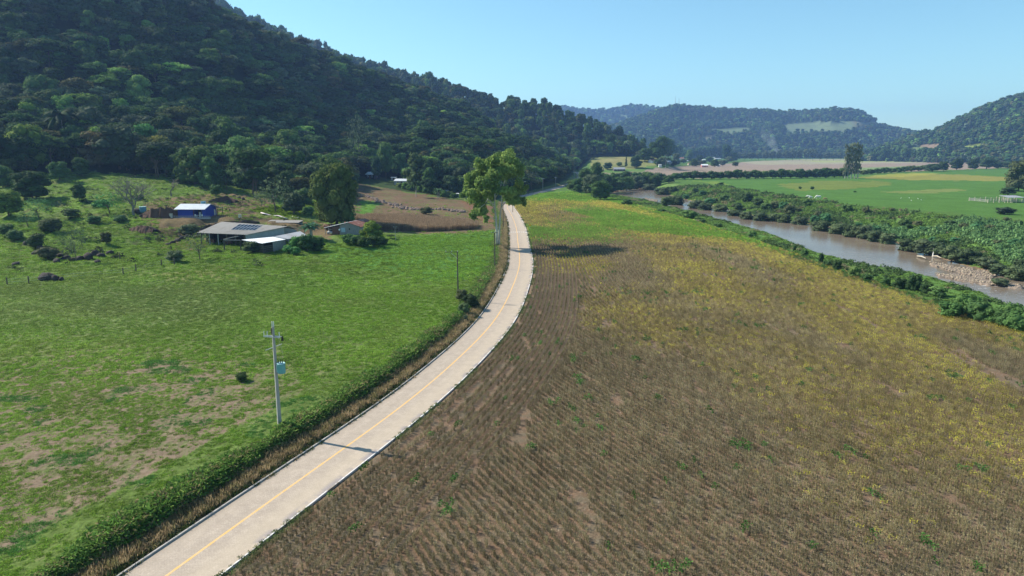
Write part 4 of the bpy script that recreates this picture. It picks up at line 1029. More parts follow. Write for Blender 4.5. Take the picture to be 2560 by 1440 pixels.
    scatter('kerb_weeds', 'low green weeds creeping over the right kerb', 'weeds', np.stack([x, y, z], 1), np.stack([0 * x, 0 * x, rng.random(n) * 6.28], 1), np.stack([.5 + .4 * rng.random(n)] * 2 + [.6 + .6 * rng.random(n)], 1), rng.integers(3, 5, n), np.array([.12, .17, .06]) * (.6 + .6 * rng.random(n))[:, None], protos)
    # straw litter in the bare part of the left field
    x, y = samp(5200, 32, 95, -.80, -.1); z, rd, _, rg, _ = H(x, y); keep = (rg < 0) & (rd > 9) & (fbm(x / 3, y / 3, 421, 2) > .5); x, y, z = x[keep], y[keep], z[keep]; n = len(x)
    V = np.array([(-.28, -.012, .02), (.28, -.012, .05), (.28, .012, .05), (-.28, .012, .02), (-.1, -.2, .03), (-.08, -.2, .03), (.12, .22, .05), (.1, .22, .05)])
    st_ = mk_mesh('straw', V, np.array([(0, 1, 2, 3), (4, 5, 6, 7)]), (BLADE_I,), tone=[.5, .8])
    scatter('straw_litter', 'pale maize straw scattered on the bare soil', 'straw', np.stack([x, y, z], 1), np.stack([0 * x, 0 * x, rng.random(n) * 6.28], 1), np.full((n, 3), 1.0) * (.5 + .7 * rng.random((n, 1))), np.zeros(n, int), np.array([.42, .34, .24]) * (.6 + .6 * rng.random((n, 1))), [st_])
FLOORS = []
# ------------------------------------------------------------------ shared surface materials
M = {}
def mats():
    M['concrete'] = plain('pole_concrete', (.33, .33, .31), .85, .15, 2, .15)
    M['wood_dark'] = plain('weathered_wood', (.10, .085, .065), .9, .3, 4, .3)
    M['wood_grey'] = plain('grey_boards', (.30, .29, .28), .9, .22, 5, .2, stretch=(4, 4, .6), dirt=((.16, .13, .10), .6))
    M['wood_brown'] = plain('brown_boards', (.17, .085, .055), .9, .35, 4, .2, stretch=(5, 5, .5))
    M['wood_pale'] = plain('pale_boards', (.50, .44, .35), .85, .2, 3)
    M['steel'] = plain('galvanised_steel', (.55, .57, .58), .4, .1, 4, 0, .6)
    M['porcelain'] = plain('pale_porcelain', (.72, .76, .72), .25, .05, 4, spec=.6)
    M['black'] = plain('black_rubber', (.02, .02, .02), .6, .1)
    M['teal'] = plain('teal_paint', (.12, .36, .36), .45, .1, 4, spec=.5)
    M['teal_pale'] = plain('pale_teal_paint', (.45, .68, .66), .45, .08, 4)
    M['blue'] = plain('blue_wall_paint', (.022, .05, .30), .7, .08, 2)
    M['blue_trim'] = plain('light_blue_paint', (.28, .45, .60), .6, .08, 2)
    M['zinc'] = plain('zinc_roof', (.60, .63, .66), .5, .1, .6, 0, .1, dirt=((.38, .38, .38), .4))
    M['fibro'] = plain('fibre_cement_roof', (.27, .255, .235), .9, .14, 1.2, .1, dirt=((.16, .14, .12), .6))
    M['white_sheet'] = plain('new_white_roofing', (.82, .83, .84), .5, .05, .7)
    M['grey_sheet'] = plain('grey_roofing', (.30, .31, .33), .7, .15, .8, dirt=((.18, .16, .14), .5))
    M['rust'] = plain('rusty_roofing', (.20, .075, .05), .85, .3, 1.1, .1, dirt=((.42, .32, .28), .55))
    M['panel'] = plain('solar_cells', (.02, .035, .075), .2, .1, 3, spec=.6)
    M['white'] = plain('white_paint_wall', (.74, .73, .70), .75, .06, 1)
    M['plaster'] = plain('bare_plaster', (.42, .43, .44), .9, .14, 1.5)
    M['dark'] = plain('painted_shade', (.03, .028, .026), .95, .2)  # near-black colour standing in for shade in openings and on walls
    M['tile'] = plain('clay_tile_roof', (.36, .14, .08), .85, .2, 2)
    M['pink'] = plain('pink_wall_paint', (.50, .20, .19), .8, .1, 1)
    M['cream'] = plain('cream_wall_paint', (.62, .55, .42), .8, .1, 1)
    M['glass'] = plain('window_glass', (.05, .07, .09), .12, .05, spec=.7)
    M['rock'] = plain('dark_basalt', (.05, .04, .035), .95, .35, .9, .6, dirt=((.11, .09, .07), .5))
    M['stone'] = plain('field_stone', (.22, .16, .13), .95, .3, .9, .4)
    M['earth'] = plain('red_earth', (.10, .058, .042), 1, .25, .6, .4, dirt=((.09, .05, .035), .6))
    M['plastic'] = plain('pinkish_plastic_film', (.66, .56, .56), .5, .12, .8, .2)
    M['tank'] = plain('blue_plastic_tank', (.10, .26, .36), .5, .1)
    M['carpaint'] = plain('white_car_paint', (.62, .64, .67), .3, .04, spec=.6)
    M['cow'] = plain('white_hide', (.72, .69, .62), .85, .08)
    M['cow_brown'] = plain('brown_hide', (.28, .20, .10), .85, .1)
    M['feather'] = plain('white_feathers', (.82, .82, .8), .8, .04)
    M['yellow'] = plain('yellow_sign_paint', (.80, .50, .05), .5, .05)

# ------------------------------------------------------------------ poles
def main_pole():
    p = on_ground(699, 1060); t = empty('power_pole', p); tag(t, 'pale concrete power pole carrying a teal transformer in the near green field', 'power pole', 'power poles along the road')
    H_ = 9.7; z0 = -.5
    V = []; 
    for z, a, b in ((z0, .175, .15), (H_, .10, .085)): V += [(-a, -b, z), (a, -b, z), (a, b, z), (-a, b, z)]
    mb = MB().add(V, [(0, 3, 2, 1), (4, 5, 6, 7), (0, 1, 5, 4), (1, 2, 6, 5), (2, 3, 7, 6), (3, 0, 4, 7)]); sh = mb.build('shaft', M['concrete'], t); sh.rotation_euler = (0, 0, R(35)); 
    ang = R(-14)
    c, s = math.cos(ang), math.sin(ang)
    W = lambda x, y, z: (x * c - y * s, x * s + y * c, z)
    za = H_ - 1.0
    for k in (-1, 1):
        MB().beam(W(-.95, .15 * k, za), W(.75, .15 * k, za), .08, .09).build('crossarm', M['steel'], t)
    for x in (-.90, -.55, .72):
        f = MB().tube([W(x, -.15, za + .02), W(x, -.15, za + .12), W(x, -.15, za + .5)], [.05, .035, .045], 8).build('fuse_cutout', M['porcelain'], t)
        MB().tube([W(x, -.2, za + .5), W(x + .12, -.2, za + .56)], .02, 5).build('hook', M['steel'], f)
    MB().tube([W(.85, .1, za - .35), W(.85, .1, za - .05), W(.85, .1, za + .1)], [.12, .1, .03], 8).build('surge_arrester', M['black'], t)
    for x in (-.07, .09): MB().tube([W(x, 0, H_ - .05), W(x, 0, H_ + .12), W(x, 0, H_ + .48)], [.03, .05, .04], 8).build('insulator', M['porcelain'], t)
    MB().beam((-.12, -.11, H_ - .1), (-.12, -.11, H_ - .75), .04, .12).build('bracket', M['black'], t)
    MB().beam((-.75, -.25, H_ - 2.25), (.65, .30, H_ - 1.8), .05, .06).build('brace', M['steel'], t)
    # transformer hung on the right side of the shaft
    tr = MB()
    V = []; x0 = .56
    for z, a in ((H_ - 4.55, .34), (H_ - 4.45, .38), (H_ - 3.65, .38), (H_ - 3.58, .36)):
        V += [(x0 + math.cos(k * math.pi / 6 + .3) * a * 1.02, -.1 + math.sin(k * math.pi / 6 + .3) * a * .8, z) for k in range(12)]
    F = [tuple(range(11, -1, -1)), tuple(range(36, 48))] + [(j * 12 + k, j * 12 + (k + 1) % 12, j * 12 + 12 + (k + 1) % 12, j * 12 + 12 + k) for j in range(3) for k in range(12)]
    tr.add(V, F); tk = tr.build('transformer', M['teal'], t)
    MB().tube([(x0, -.1, H_ - 3.585), (x0, -.1, H_ - 3.53)], [.40, .38], 12).build('lid', M['teal_pale'], tk)
    for k in range(4): MB().box(x0 - .36 - .02, x0 - .33, -.30 + k * .12, -.26 + k * .12, H_ - 4.4, H_ - 3.7).build('cooling_fin', M['teal_pale'], tk)
    for x, y in ((-.2, -.2), (.0, -.2), (.18, -.2)): MB().tube([(x0 + x, y, H_ - 3.55), (x0 + x, y, H_ - 3.15)], [.05, .03], 7).build('bushing', M['black'], tk)
    MB().tube([(x0 - .2, -.2, H_ - 3.15), (x0 - .1, -.2, H_ - 2.85), (x0, -.2, H_ - 3.15)], .014, 4).build('lead', M['wood_pale'], tk)
    MB().tube([(x0 + .18, -.2, H_ - 3.15), (x0 + .3, -.2, H_ - 2.7), (x0 - .1, 0, H_ - 1.2)], .012, 4).build('lead', M['wood_pale'], tk)
    MB().beam((.12, 0, H_ - 3.8), (.26, -.04, H_ - 3.8), .1, .1).build('hanger', M['steel'], tk)
    # rack of secondary insulators to the right
    mb = MB().beam((x0 + .3, -.15, H_ - 3.35), (x0 + .8, -.15, H_ - 3.3), .03, .04).build('rack', M['black'], t)
def pole(px, base, top, label, mat, r=.14, arms=(), lamp=False):
    p = on_ground(px, base); h = (base - top) * mpp(p.y, p.z) / cP
    t = empty('power_pole', p); tag(t, label, 'power pole', 'power poles along the road')
    MB().tube([(0, 0, -.4), (0, 0, h)], [r, r * .65], 8).build('shaft', mat, t)
    for x0, x1, dz, brace in arms:
        MB().beam((x0, -.1, h - dz), (x1, -.1, h - dz), .10, .12).build('crossarm', M['wood_dark'] if mat is not M['concrete'] else M['steel'], t)
        n = 3
        for k in range(n):
            x = x0 + (x1 - x0) * (.06 + .88 * k / (n - 1)); MB().tube([(x, -.1, h - dz + .04), (x, -.1, h - dz + .26)], [.05, .04], 6).build('insulator', M['porcelain'], t)
        if brace: MB().beam((x0 * .6, -.1, h - dz), (0, -.1, h - dz - abs(x0) * .55), .05, .05).build('brace', M['steel'], t)
    if lamp:
        MB().tube([(0, 0, h - .3), (1.0, -.1, h), (1.5, -.1, h)], .05, 6).build('lamp_arm', M['steel'], t)
        MB().box(1.3, 2.0, -.22, .02, h - .02, h + .12).build('lamp_head', M['white'], t)
    return t
def build_poles():
    main_pole()
    WD = M['wood_dark']; CO = M['concrete']
    pole(1145, 737, 629, 'dark wooden pole with an arm out to the left beside the roadside bush', WD, .15, [(-2.2, .2, .15, True)])
    pole(1237, 668, 582, 'plain dark wooden pole standing just in front of the tall pale-trunked tree', WD, .14, [(-.8, .8, .1, False)])
    pole(1258, 573, 508, 'brown wooden pole between the tall pale-trunked tree and the road', WD, .15, [(-.9, .9, .2, False)])
    pole(1282, 531, 486, 'wooden pole on the right edge of the road half hidden by the tall tree crown', WD, .13, [(-.8, .8, .2, False)])
    pole(1306, 491, 455, 'pale street lamp pole where the road bends right past the tall tree', CO, .16, (), True)
    pole(1321, 486, 464, 'thin pole next to the street lamp pole at the road bend', WD, .12, [(-.7, .7, .15, False)])
    pole(1357, 478, 446, 'concrete pole with a crossarm at the field edge, first past the street lamp', CO, .17, [(-1.1, 1.1, .5, False)])
    pole(1389, 468, 443, 'concrete pole with a crossarm halfway along the shaded stretch of far road', CO, .16, [(-1.1, 1.1, .4, False)])
    pole(1435, 455, 431, 'concrete pole on the left where the far road turns out of the shade', CO, .16, [(-1.1, 1.1, .4, False)])
    pole(1459, 445, 421, 'concrete pole on the right where the far road enters the trees', CO, .16, [(-1.1, 1.1, .4, False)])
    pole(1510, 430, 412, 'pole by the trees left of the long dark shed', CO, .18, [(-1.2, 1.2, .4, False)])
    pole(1640, 427, 405, 'slim pole on the track below the white farm box', CO, .2, [(-1.2, 1.2, .4, False)])
    pole(1664, 423, 398, 'tall pole in front of the pale-roofed hamlet shed', CO, .2, [(-1.3, 1.3, .4, False)])
    pole(1690, 418, 400, 'pole where the hamlet track meets the brown field', CO, .2, [(-1.3, 1.3, .4, False)])
    t = pole(989, 601, 567, 'thin grey wooden pole at the corner of the maize strip', M['wood_grey'], .09, [(-.5, .5, .2, False)]); t['group'] = 'power poles along the road'
    # road signs
    for px, b, tp, lab in ((1325, 575, 562, 'small round yellow road sign on the right verge beyond the curve'),):
        p = on_ground(px, b); s = empty('road_sign', p); tag(s, lab, 'road sign'); MB().tube([(0, 0, -.2), (0, 0, 1.5)], .035, 6).build('post', M['steel'], s)
        MB().tube([(0, -.05, 1.65), (0, -.01, 1.65)], .36, 14).build('sign_plate', M['yellow'], s)
    # the farm fence along the pasture edge
    posts = [(18, 711), (72, 709), (122, 702), (308, 686), (340, 678), (404, 664), (436, 662), (300, 648), (715, 632), (690, 640)]
    f = empty('pasture_fence', on_ground(18, 711)); tag(f, 'line of weathered fence posts between the pasture and the green field', 'fence'); f0 = f.location.copy()
    pm = None; prev = None
    for i, (px, py) in enumerate(posts[:7]):
        p = on_ground(px, py) - f0; h = 1.35 + .25 * ((i * 37) % 5) / 5
        MB().tube([(p.x, p.y, p.z - .3), (p.x + .05, p.y, p.z + h)], [.13, .11], 7).build('post', M['wood_dark'], f)
        if prev is not None:
            for z in (.5, 1.0): MB().tube([(prev.x, prev.y, prev.z + z), (p.x, p.y, p.z + z)], .012, 4).build('wire', M['steel'], f)
        prev = p
    q = on_ground(300, 648); o = MB().tube([(0, 0, -.3), (.03, 0, 1.5)], [.14, .12], 7).build('fence_post', M['wood_dark'], None, q); tag(o, 'lone weathered post in the pasture right of the dark rocks', 'post')

# ------------------------------------------------------------------ buildings
def corr(mb_quad, n, th, amp=.05):
    """corrugated sheet from a quad a,b,c,d (a-b eave, d-c ridge): real ribs running up the slope"""
    a, b, c, d = [Vector(p) for p in mb_quad]; nrm = (b - a).cross(d - a).normalized(); 
    if nrm.z < 0: nrm = -nrm
    V = []; F = []
    for i in range(n + 1):
        t = i / n; e = a.lerp(b, t); r = d.lerp(c, t); o = nrm * (amp if i % 2 else 0)
        V += [e + o, r + o, e + o - nrm * th, r + o - nrm * th]
    for i in range(n):
        k = i * 4; F += [(k, k + 4, k + 5, k + 1), (k + 2, k + 3, k + 7, k + 6), (k, k + 2, k + 6, k + 4), (k + 1, k + 5, k + 7, k + 3)]
    F += [(0, 1, 3, 2), (n * 4, n * 4 + 2, n * 4 + 3, n * 4 + 1)]
    m = MB(); m.add(V, F); return m
def wall_panel(mb, a, b, z0, za, zb, th=.12):
    """vertical wall from a to b (xy), with top heights za, zb"""
    a, b = Vector(a), Vector(b); d = (b - a).normalized(); n = Vector((-d.y, d.x)) * th / 2
    V = [(a.x + n.x, a.y + n.y, z0), (b.x + n.x, b.y + n.y, z0), (b.x + n.x, b.y + n.y, zb), (a.x + n.x, a.y + n.y, za),
         (a.x - n.x, a.y - n.y, z0), (b.x - n.x, b.y - n.y, z0), (b.x - n.x, b.y - n.y, zb), (a.x - n.x, a.y - n.y, za)]
    mb.add(V, [(0, 1, 2, 3), (7, 6, 5, 4), (0, 4, 5, 1), (1, 5, 6, 2), (2, 6, 7, 3), (3, 7, 4, 0)])
def gable_house(name, loc, rz, W_, D_, h, rise, wallm, roofm, label, cat='house', group=None, over=.4, wins=((-.25, 1.1), (.25, 1.1)), door=0.0, side_win=True, trim=None, nrib=0, chimney=False):
    """ridge along local x, front towards local -y; loc is the middle of the front wall foot"""
    t = empty(name, loc, rz); tag(t, label, cat, group)
    w, d = W_ / 2, D_
    m = MB(); wall_panel(m, (-w, 0), (w, 0), -.5, h, h); m.build('wall', wallm, t)
    m = MB(); wall_panel(m, (-w, d), (w, d), -.5, h, h); m.build('wall', wallm, t)
    for s in (-1, 1):
        m = MB(); V = []
        for x in (s * (w - .06), s * (w + .06)): V += [(x, .061, -.5), (x, d - .061, -.5), (x, d - .061, h), (x, d / 2, h + rise), (x, .061, h)]
        m.add(V, [(0, 1, 2, 3, 4), (9, 8, 7, 6, 5), (0, 5, 6, 1), (1, 6, 7, 2), (2, 7, 8, 3), (3, 8, 9, 4), (4, 9, 5, 0)]); m.build('wall', wallm, t)
    k = rise / (d / 2)
    e = h - over * k + .06; top = h + rise + .06
    n = nrib or max(6, int(W_ / .5))
    corr([(-w - over, -over, e), (w + over, -over, e), (w + over, d / 2, top), (-w - over, d / 2, top)], n, .05).build('roof', roofm, t)
    corr([(w + over, d + over, e), (-w - over, d + over, e), (-w - over, d / 2, top), (w + over, d / 2, top)], n, .05).build('roof', roofm, t)
    for fx, z in wins:
        x = fx * W_; f = MB().box(x - .55, x + .55, -.12, -.062, z - .05, z + 1.05).build('window', trim or M['white'], t); MB().box(x - .46, x + .46, -.15, -.121, z + .04, z + .96).build('pane', M['glass'], f)
    if door is not None:
        x = door * W_; MB().box(x - .45, x + .45, -.13, -.062, 0, 2.05).build('door', M['wood_brown'], t)
    if side_win:
        f = MB().box(w + .062, w + .12, d * .45, d * .45 + 1.1, 1.0, 2.0).build('window', trim or M['white'], t); MB().box(w + .121, w + .15, d * .45 + .1, d * .45 + 1.0, 1.1, 1.9).build('pane', M['glass'], f)
    if chimney: MB().box(-.3, .3, d / 2 - .3, d / 2 + .3, h + rise * .6, h + rise + .9).build('chimney', M['tile'], t)
    return t
def build_farm():
    # the blue house
    p = at_z(480, 543.5, PZ); p.z = PZ; t = empty('house', p, R(-3)); tag(t, 'small blue house with a white metal roof and an open front porch', 'house')
    W_, D_, h, rise = 8.6, 7.2, 2.65, 1.15; w = W_ / 2
    bl = M['blue']; x1, x2 = .45, 3.35    # porch recess
    m = MB(); wall_panel(m, (-w, 0), (x1, 0), -.4, h, h); m.build('wall', bl, t)
    m = MB(); wall_panel(m, (x2, 0), (w, 0), -.4, h, h); m.build('wall', bl, t)
    m = MB(); wall_panel(m, (x1, .07), (x1, 2.2), -.4, h, h); wall_panel(m, (x2, .07), (x2, 2.2), -.4, h, h); wall_panel(m, (x1, 2.26), (x2, 2.26), -.4, h, h); m.build('porch_wall', bl, t)
    m = MB(); wall_panel(m, (-w, D_), (w, D_), -.4, h, h); m.build('wall', bl, t)
    for s in (-1, 1):
        m = MB(); V = []
        for x in (s * (w - .06), s * (w + .06)): V += [(x, .061, -.4), (x, D_ - .061, -.4), (x, D_ - .061, h), (x, D_ / 2, h + rise), (x, .061, h)]
        m.add(V, [(0, 1, 2, 3, 4), (9, 8, 7, 6, 5), (0, 5, 6, 1), (1, 6, 7, 2), (2, 7, 8, 3), (3, 8, 9, 4), (4, 9, 5, 0)]); m.build('wall', bl, t)
    k = rise / (D_ / 2); ov = .7; e = h - ov * k + .07; top = h + rise + .07
    corr([(-w - .9, -ov, e), (w + .25, -ov, e), (w + .25, D_ / 2, top), (-w - .9, D_ / 2, top)], 36, .05).build('roof', M['zinc'], t)
    corr([(w + 1.6, D_ + 1.6, e - .3), (-w - .9, D_ + 1.6, e - .3), (-w - .9, D_ / 2, top), (w + .25, D_ / 2, top)], 36, .05).build('roof', M['zinc'], t)
    MB().tube([(w - 1.2, D_ / 2 - .3, h + rise), (w - 1.2, D_ / 2 - .3, h + rise + .6)], [.1, .1], 7).build('flue', M['steel'], t)
    f = MB().box(.9, 1.75, 2.12, 2.19, 0, 2.1).build('door', M['dark'], t)
    f = MB().box(2.15, 3.0, 2.10, 2.19, .9, 2.0).build('window', M['white'], t); MB().box(2.22, 2.93, 2.06, 2.099, .97, 1.93).build('pane', M['glass'], f)
    MB().box(x1 + .1, x1 + .25, -.02, .13, 0, h).build('porch_post', M['wood_brown'], t)
    for x, y in ((w + 1.45, D_ + 1.2), (w + 1.3, .9 + D_ * .6)): MB().box(x - .08, x + .08, y - .08, y + .08, -.3, h + .1).build('veranda_post', M['wood_dark'], t)
    MB().box(w + .061, w + .10, 5.6, 6.4, 0, 2.0).build('door', M['cream'], t)
    MB().box(-w - .5, w + 1.7, -1.2, 0, -.35, .02).build('porch_floor', M['plaster'], t)
    L = lambda x, y, z=0: Vector((p.x + x * math.cos(R(-3)) - y * math.sin(R(-3)), p.y + x * math.sin(R(-3)) + y * math.cos(R(-3)), PZ + z))
    o = MB().box(-.3, .3, -.3, .3, .05, 1.55).build('fridge', M['white'], None, L(1.95, 1.55)); tag(o, 'white upright fridge standing in the blue house porch', 'fridge')
    MB().box(-.31, .31, -.34, -.301, .1, 1.0).build('door', M['white'], o)
    tb = empty('table', L(2.2, -.35)); tag(tb, 'white table in front of the blue house porch', 'table')
    MB().box(-.6, .6, -.35, .35, .70, .75).build('tabletop', M['white'], tb)
    for a in (-1, 1):
        for b in (-1, 1): MB().box(a * .5 - .03, a * .5 + .03, b * .28 - .03, b * .28 + .03, .02, .70).build('leg', M['white'], tb)
    for k, (x, y, lab) in enumerate(((1.15, -.3, 'white plastic chair left of the porch table'), (3.3, -.25, 'white plastic chair right of the porch table'))):
        c = empty('chair', L(x, y)); tag(c, lab, 'chair', 'white plastic porch chairs')
        MB().box(-.22, .22, -.22, .22, .42, .46).build('seat', M['white'], c); MB().box(-.22, .22, .18, .22, .46, .95).build('backrest', M['white'], c)
        for a in (-1, 1):
            for b in (-1, 1): MB().box(a * .18 - .02, a * .18 + .02, b * .18 - .02, b * .18 + .02, .02, .42).build('leg', M['white'], c)
    # low wooden fence in front and to the right
    f = empty('garden_fence', L(0, -2.6)); f.rotation_euler = (0, 0, R(-3)); tag(f, 'low post and rail fence along the front of the blue house yard', 'fence')
    for i in range(22):
        x = -4.6 + i * .55; MB().box(x - .05, x + .05, -.05, .05, -.4, .75).build('post', M['wood_grey'], f)
    for z in (.35, .65): MB().box(-4.6, 6.95, -.09, -.051, z, z + .09).build('rail', M['wood_grey'], f)
    f = empty('garden_fence', L(9.5, 1.2)); f.rotation_euler = (0, 0, R(8)); tag(f, 'low brown fence running right from the blue house to a pale block', 'fence')
    for i in range(14):
        x = -3.2 + i * .62; MB().box(x - .05, x + .05, -.05, .05, -.6, .8).build('post', M['wood_brown'], f)
    MB().box(-3.2, 5, -.09, -.051, .5, .6).build('rail', M['wood_brown'], f)
    for n, x, y, s, lab in (('concrete_block', -5.9, -1.6, 1, 'pale brick stack left of the blue house yard fence'), ('concrete_block', 14.4, 1.6, .7, 'pale block at the end of the brown fence right of the blue house')):
        o = empty(n, L(x, y)); tag(o, lab, 'brick stack', 'pale stacks beside the blue house'); o.scale = (s, s, s)
        for r_ in range(5):
            for c_ in range(3): MB().box(-.62 + c_ * .42, -.22 + c_ * .42, -.45 + .03 * (r_ % 2), .4, -.2 + r_ * .31, .09 + r_ * .31).build('brick', M['cream'], o)
    # blue tank and the second one behind the roof
    for px, py, lab, sc_ in ((358, 531, 'blue-grey water tank at the left end of the cut bank', 1.0),):
        g = on_ground(px, py); o = empty('water_tank', g); tag(o, lab, 'water tank'); MB().tube([(0, 0, -.2), (0, 0, 1.5)], [.95, 1.05], 14).build('tank_body', M['tank'], o); MB().tube([(0, 0, 1.505), (0, 0, 1.62)], [1.1, 1.08], 14).build('lid', M['teal_pale'], o)
    g = L(-1.8, D_ + 4.2, 3.0); o = empty('water_tank', g); tag(o, 'blue water tank on a stand behind the blue house roof', 'water tank'); MB().tube([(0, 0, 0), (0, 0, 1.1)], [.8, .8], 12).build('tank_body', M['tank'], o)
    for a in (-1, 1): MB().box(a * .6 - .08, a * .6 + .08, -.1, .1, -3.2, -.003).build('stand_leg', M['wood_dark'], o)

    # the barn
    bz = BZ_
    A = at_z(491, 582, bz + 3.1); B = at_z(615, 587, bz + 3.1); Cc = at_z(718, 566, bz + 4.1); D = at_z(553, 554.5, bz + 4.1)
    org = Vector((A.x, A.y, bz)); t = empty('barn', org); tag(t, 'long grey-roofed barn with solar panels, open at the front', 'barn')
    a, b, c, d = [v - org for v in (A, B, Cc, D)]
    corr([a, b, c, d], 60, .05, .06).build('roof', M['fibro'], t)
    f_ = at_z(752, 573.5, bz + 3.3) - org; g_ = Vector((d.x + 1.5, d.y + 6, 3.2)); corr([f_, g_, d, c], 60, .05, .06).build('roof', M['fibro'], t)
    ins = lambda v, k=.0: Vector((v.x, v.y))
    ce = (a + b + c + d) / 4; sh = lambda v, q=.93: ce.to_2d() + (Vector((v.x, v.y)) - ce.to_2d()) * q
    bi, ci, di, ai, fi = sh(b), sh(c), sh(d), sh(a), sh(f_)
    m = MB(); wall_panel(m, bi, ci, -.6, 2.95, 3.85); m.build('wall', M['plaster'], t)
    m = MB(); wall_panel(m, ci + Vector((.07, .05)), fi, -.6, 3.85, 3.15); m.build('wall', M['wood_grey'], t)
    m = MB(); wall_panel(m, di, ai.lerp(di, .25), -.6, 3.8, 3.2); m.build('wall', M['wood_grey'], t)
    m = MB(); mid1 = ai.lerp(di, .55); mid2 = bi.lerp(ci, .55); wall_panel(m, mid1, mid2, -.6, 3.3, 3.3); m.build('back_wall', M['dark'], t)
    for k in range(6):
        q = ai.lerp(bi, (k + .15) / 5.3); MB().box(q.x - .12, q.x + .12, q.y - .12, q.y + .12, -.6, 3.0).build('post', M['concrete'] if k in (1, 2) else M['wood_dark'], t)
    for k in (0, 2): 
        q = ai.lerp(bi, (k + .9) / 5.3) + Vector((0, 2.5)); MB().box(q.x - .8, q.x + .8, q.y - .5, q.y + .5, -.3, 1.2).build('feed_trough', M['wood_brown'], t)
    # eight solar modules in two rows lying on the front slope
    n = (b - a).cross(d - a).normalized(); n = n if n.z > 0 else -n
    def on_roof(px, py):
        dr = Vector(ray(px, py)); o_ = Vector((0, 0, CAM_H)) - org; q = (a - o_).dot(n) / dr.dot(n); return o_ + dr * q
    q0, q1, q2, q3 = on_roof(577, 575.5), on_roof(637, 577.5), on_roof(660.5, 564.5), on_roof(598, 562)
    arr = empty('solar_array', org); tag(arr, 'dark blue solar panels lying on the grey barn roof', 'solar panels')
    for i in range(7):
        for j in range(2):
            pt = lambda u, v: (q0.lerp(q1, u)).lerp(q3.lerp(q2, u), v)
            u0, u1, v0, v1 = i / 7 + .006, (i + 1) / 7 - .006, j / 2 + .012, (j + 1) / 2 - .012
            fr = MB().slab([pt(u0, v0) + n * .2, pt(u1, v0) + n * .2, pt(u1, v1) + n * .2, pt(u0, v1) + n * .2], .05).build('solar_panel', M['steel'], arr)
            e = .008; MB().slab([pt(u0 + e, v0 + e * 2) + n * .215, pt(u1 - e, v0 + e * 2) + n * .215, pt(u1 - e, v1 - e * 2) + n * .215, pt(u0 + e, v1 - e * 2) + n * .215], .014).build('cells', M['panel'], fr)
    # white and grey lean-to roofs with the board walls below
    Wp = [at_z(x, y, z) for x, y, z in ((604, 599.5, bz + 2.75), (656, 608.5, bz + 2.35), (718, 598, bz + 2.35), (684, 592, bz + 2.75))]
    o2 = Vector((Wp[1].x, Wp[1].y, bz)); t = empty('shed', o2); tag(t, 'board-walled shed with a bright white roof against the barn', 'shed'); r = [v - o2 for v in Wp]
    corr([r[1], r[2], r[3], r[0]], 30, .05, .04).build('roof', M['white_sheet'], t)
    ce = (r[0] + r[1] + r[2] + r[3]) / 4; q = [ce.to_2d() + (v.to_2d() - ce.to_2d()) * .92 for v in r]
    for k in range(5): zz = -.4 + k * .42; m = MB(); wall_panel(m, q[1], q[1].lerp(q[2], .42), zz, zz + .26, zz + .26, .05); m.build('slat', M['wood_dark'], t)
    for k in range(8):
        m = MB(); wall_panel(m, q[1].lerp(q[2], .42 + k * .0725), q[1].lerp(q[2], .42 + (k + .93) * .0725), -.4, 2.2, 2.2, .05); m.build('board', M['wood_grey'], t)
    for k in range(6): zz = -.4 + k * .42; m = MB(); wall_panel(m, q[0], q[1], zz, zz + .3, zz + .3, .05); m.build('slat', M['wood_dark'], t)
    m = MB(); wall_panel(m, q[0].lerp(q[1], .5), q[3].lerp(q[2], .5), -.4, 2.3, 2.3, .05); m.build('partition', M['dark'], t)
    for v in q[:3]: MB().box(v.x - .09, v.x + .09, v.y - .09, v.y + .09, -.5, 2.25).build('post', M['wood_dark'], t)
    Gp = [at_z(x, y, z) for x, y, z in ((719.5, 597.5, bz + 2.5), (772, 591, bz + 2.5), (751, 578, bz + 2.9), (686, 591, bz + 2.9))]
    o3 = Vector((Gp[0].x, Gp[0].y, bz)); t = empty('shed', o3); tag(t, 'low grey-roofed annex between the white shed roof and the banana plants', 'shed'); r = [v - o3 for v in Gp]
    corr([r[0], r[1], r[2], r[3]], 30, .05, .04).build('roof', M['grey_sheet'], t); ce = (r[0] + r[1] + r[2] + r[3]) / 4; q = [ce.to_2d() + (v.to_2d() - ce.to_2d()) * .93 for v in r]
    m = MB(); wall_panel(m, q[0], q[1], -.4, 2.3, 2.3); m.build('wall', M['wood_grey'], t); m = MB(); wall_panel(m, q[1], q[2], -.4, 2.3, 2.6); m.build('wall', M['wood_grey'], t)
    # pergola frame in front of the barn
    P0 = [at_z(x, y, bz + 2.5) for x, y in ((559, 600), (600, 600.5), (604, 590))]
    o4 = Vector((P0[0].x, P0[0].y, bz)); t = empty('pergola', o4); tag(t, 'bare wooden pergola frame at the front corner of the barn', 'pergola'); r = [v - o4 for v in P0]
    MB().beam(r[0], r[1], .14, .16).build('beam', M['wood_grey'], t); MB().beam(r[0] + Vector((0, 0, .16)), r[2] + Vector((0, 0, .16)), .14, .16).build('beam', M['wood_grey'], t)
    for v in (r[0], r[1]): MB().box(v.x - .11, v.x + .11, v.y + .02, v.y + .22, -.6, 2.42).build('post', M['wood_dark'], t)
    # open shed behind the barn, at its right end
    p = at_z(675, 563, bz + 1.6); p.z = hz_at(p.x, p.y + 14); p.y += 5; p.x += 1.5; p.z = bz - .7
    t = empty('shed', p, R(-8)); tag(t, 'low open shed with a pale roof just behind the barn', 'shed')
    corr([(-5, 0, 2.6), (6, 0, 2.6), (6, 4, 3.0), (-5, 4, 3.0)], 30, .05, .04).build('roof', M['fibro'], t)
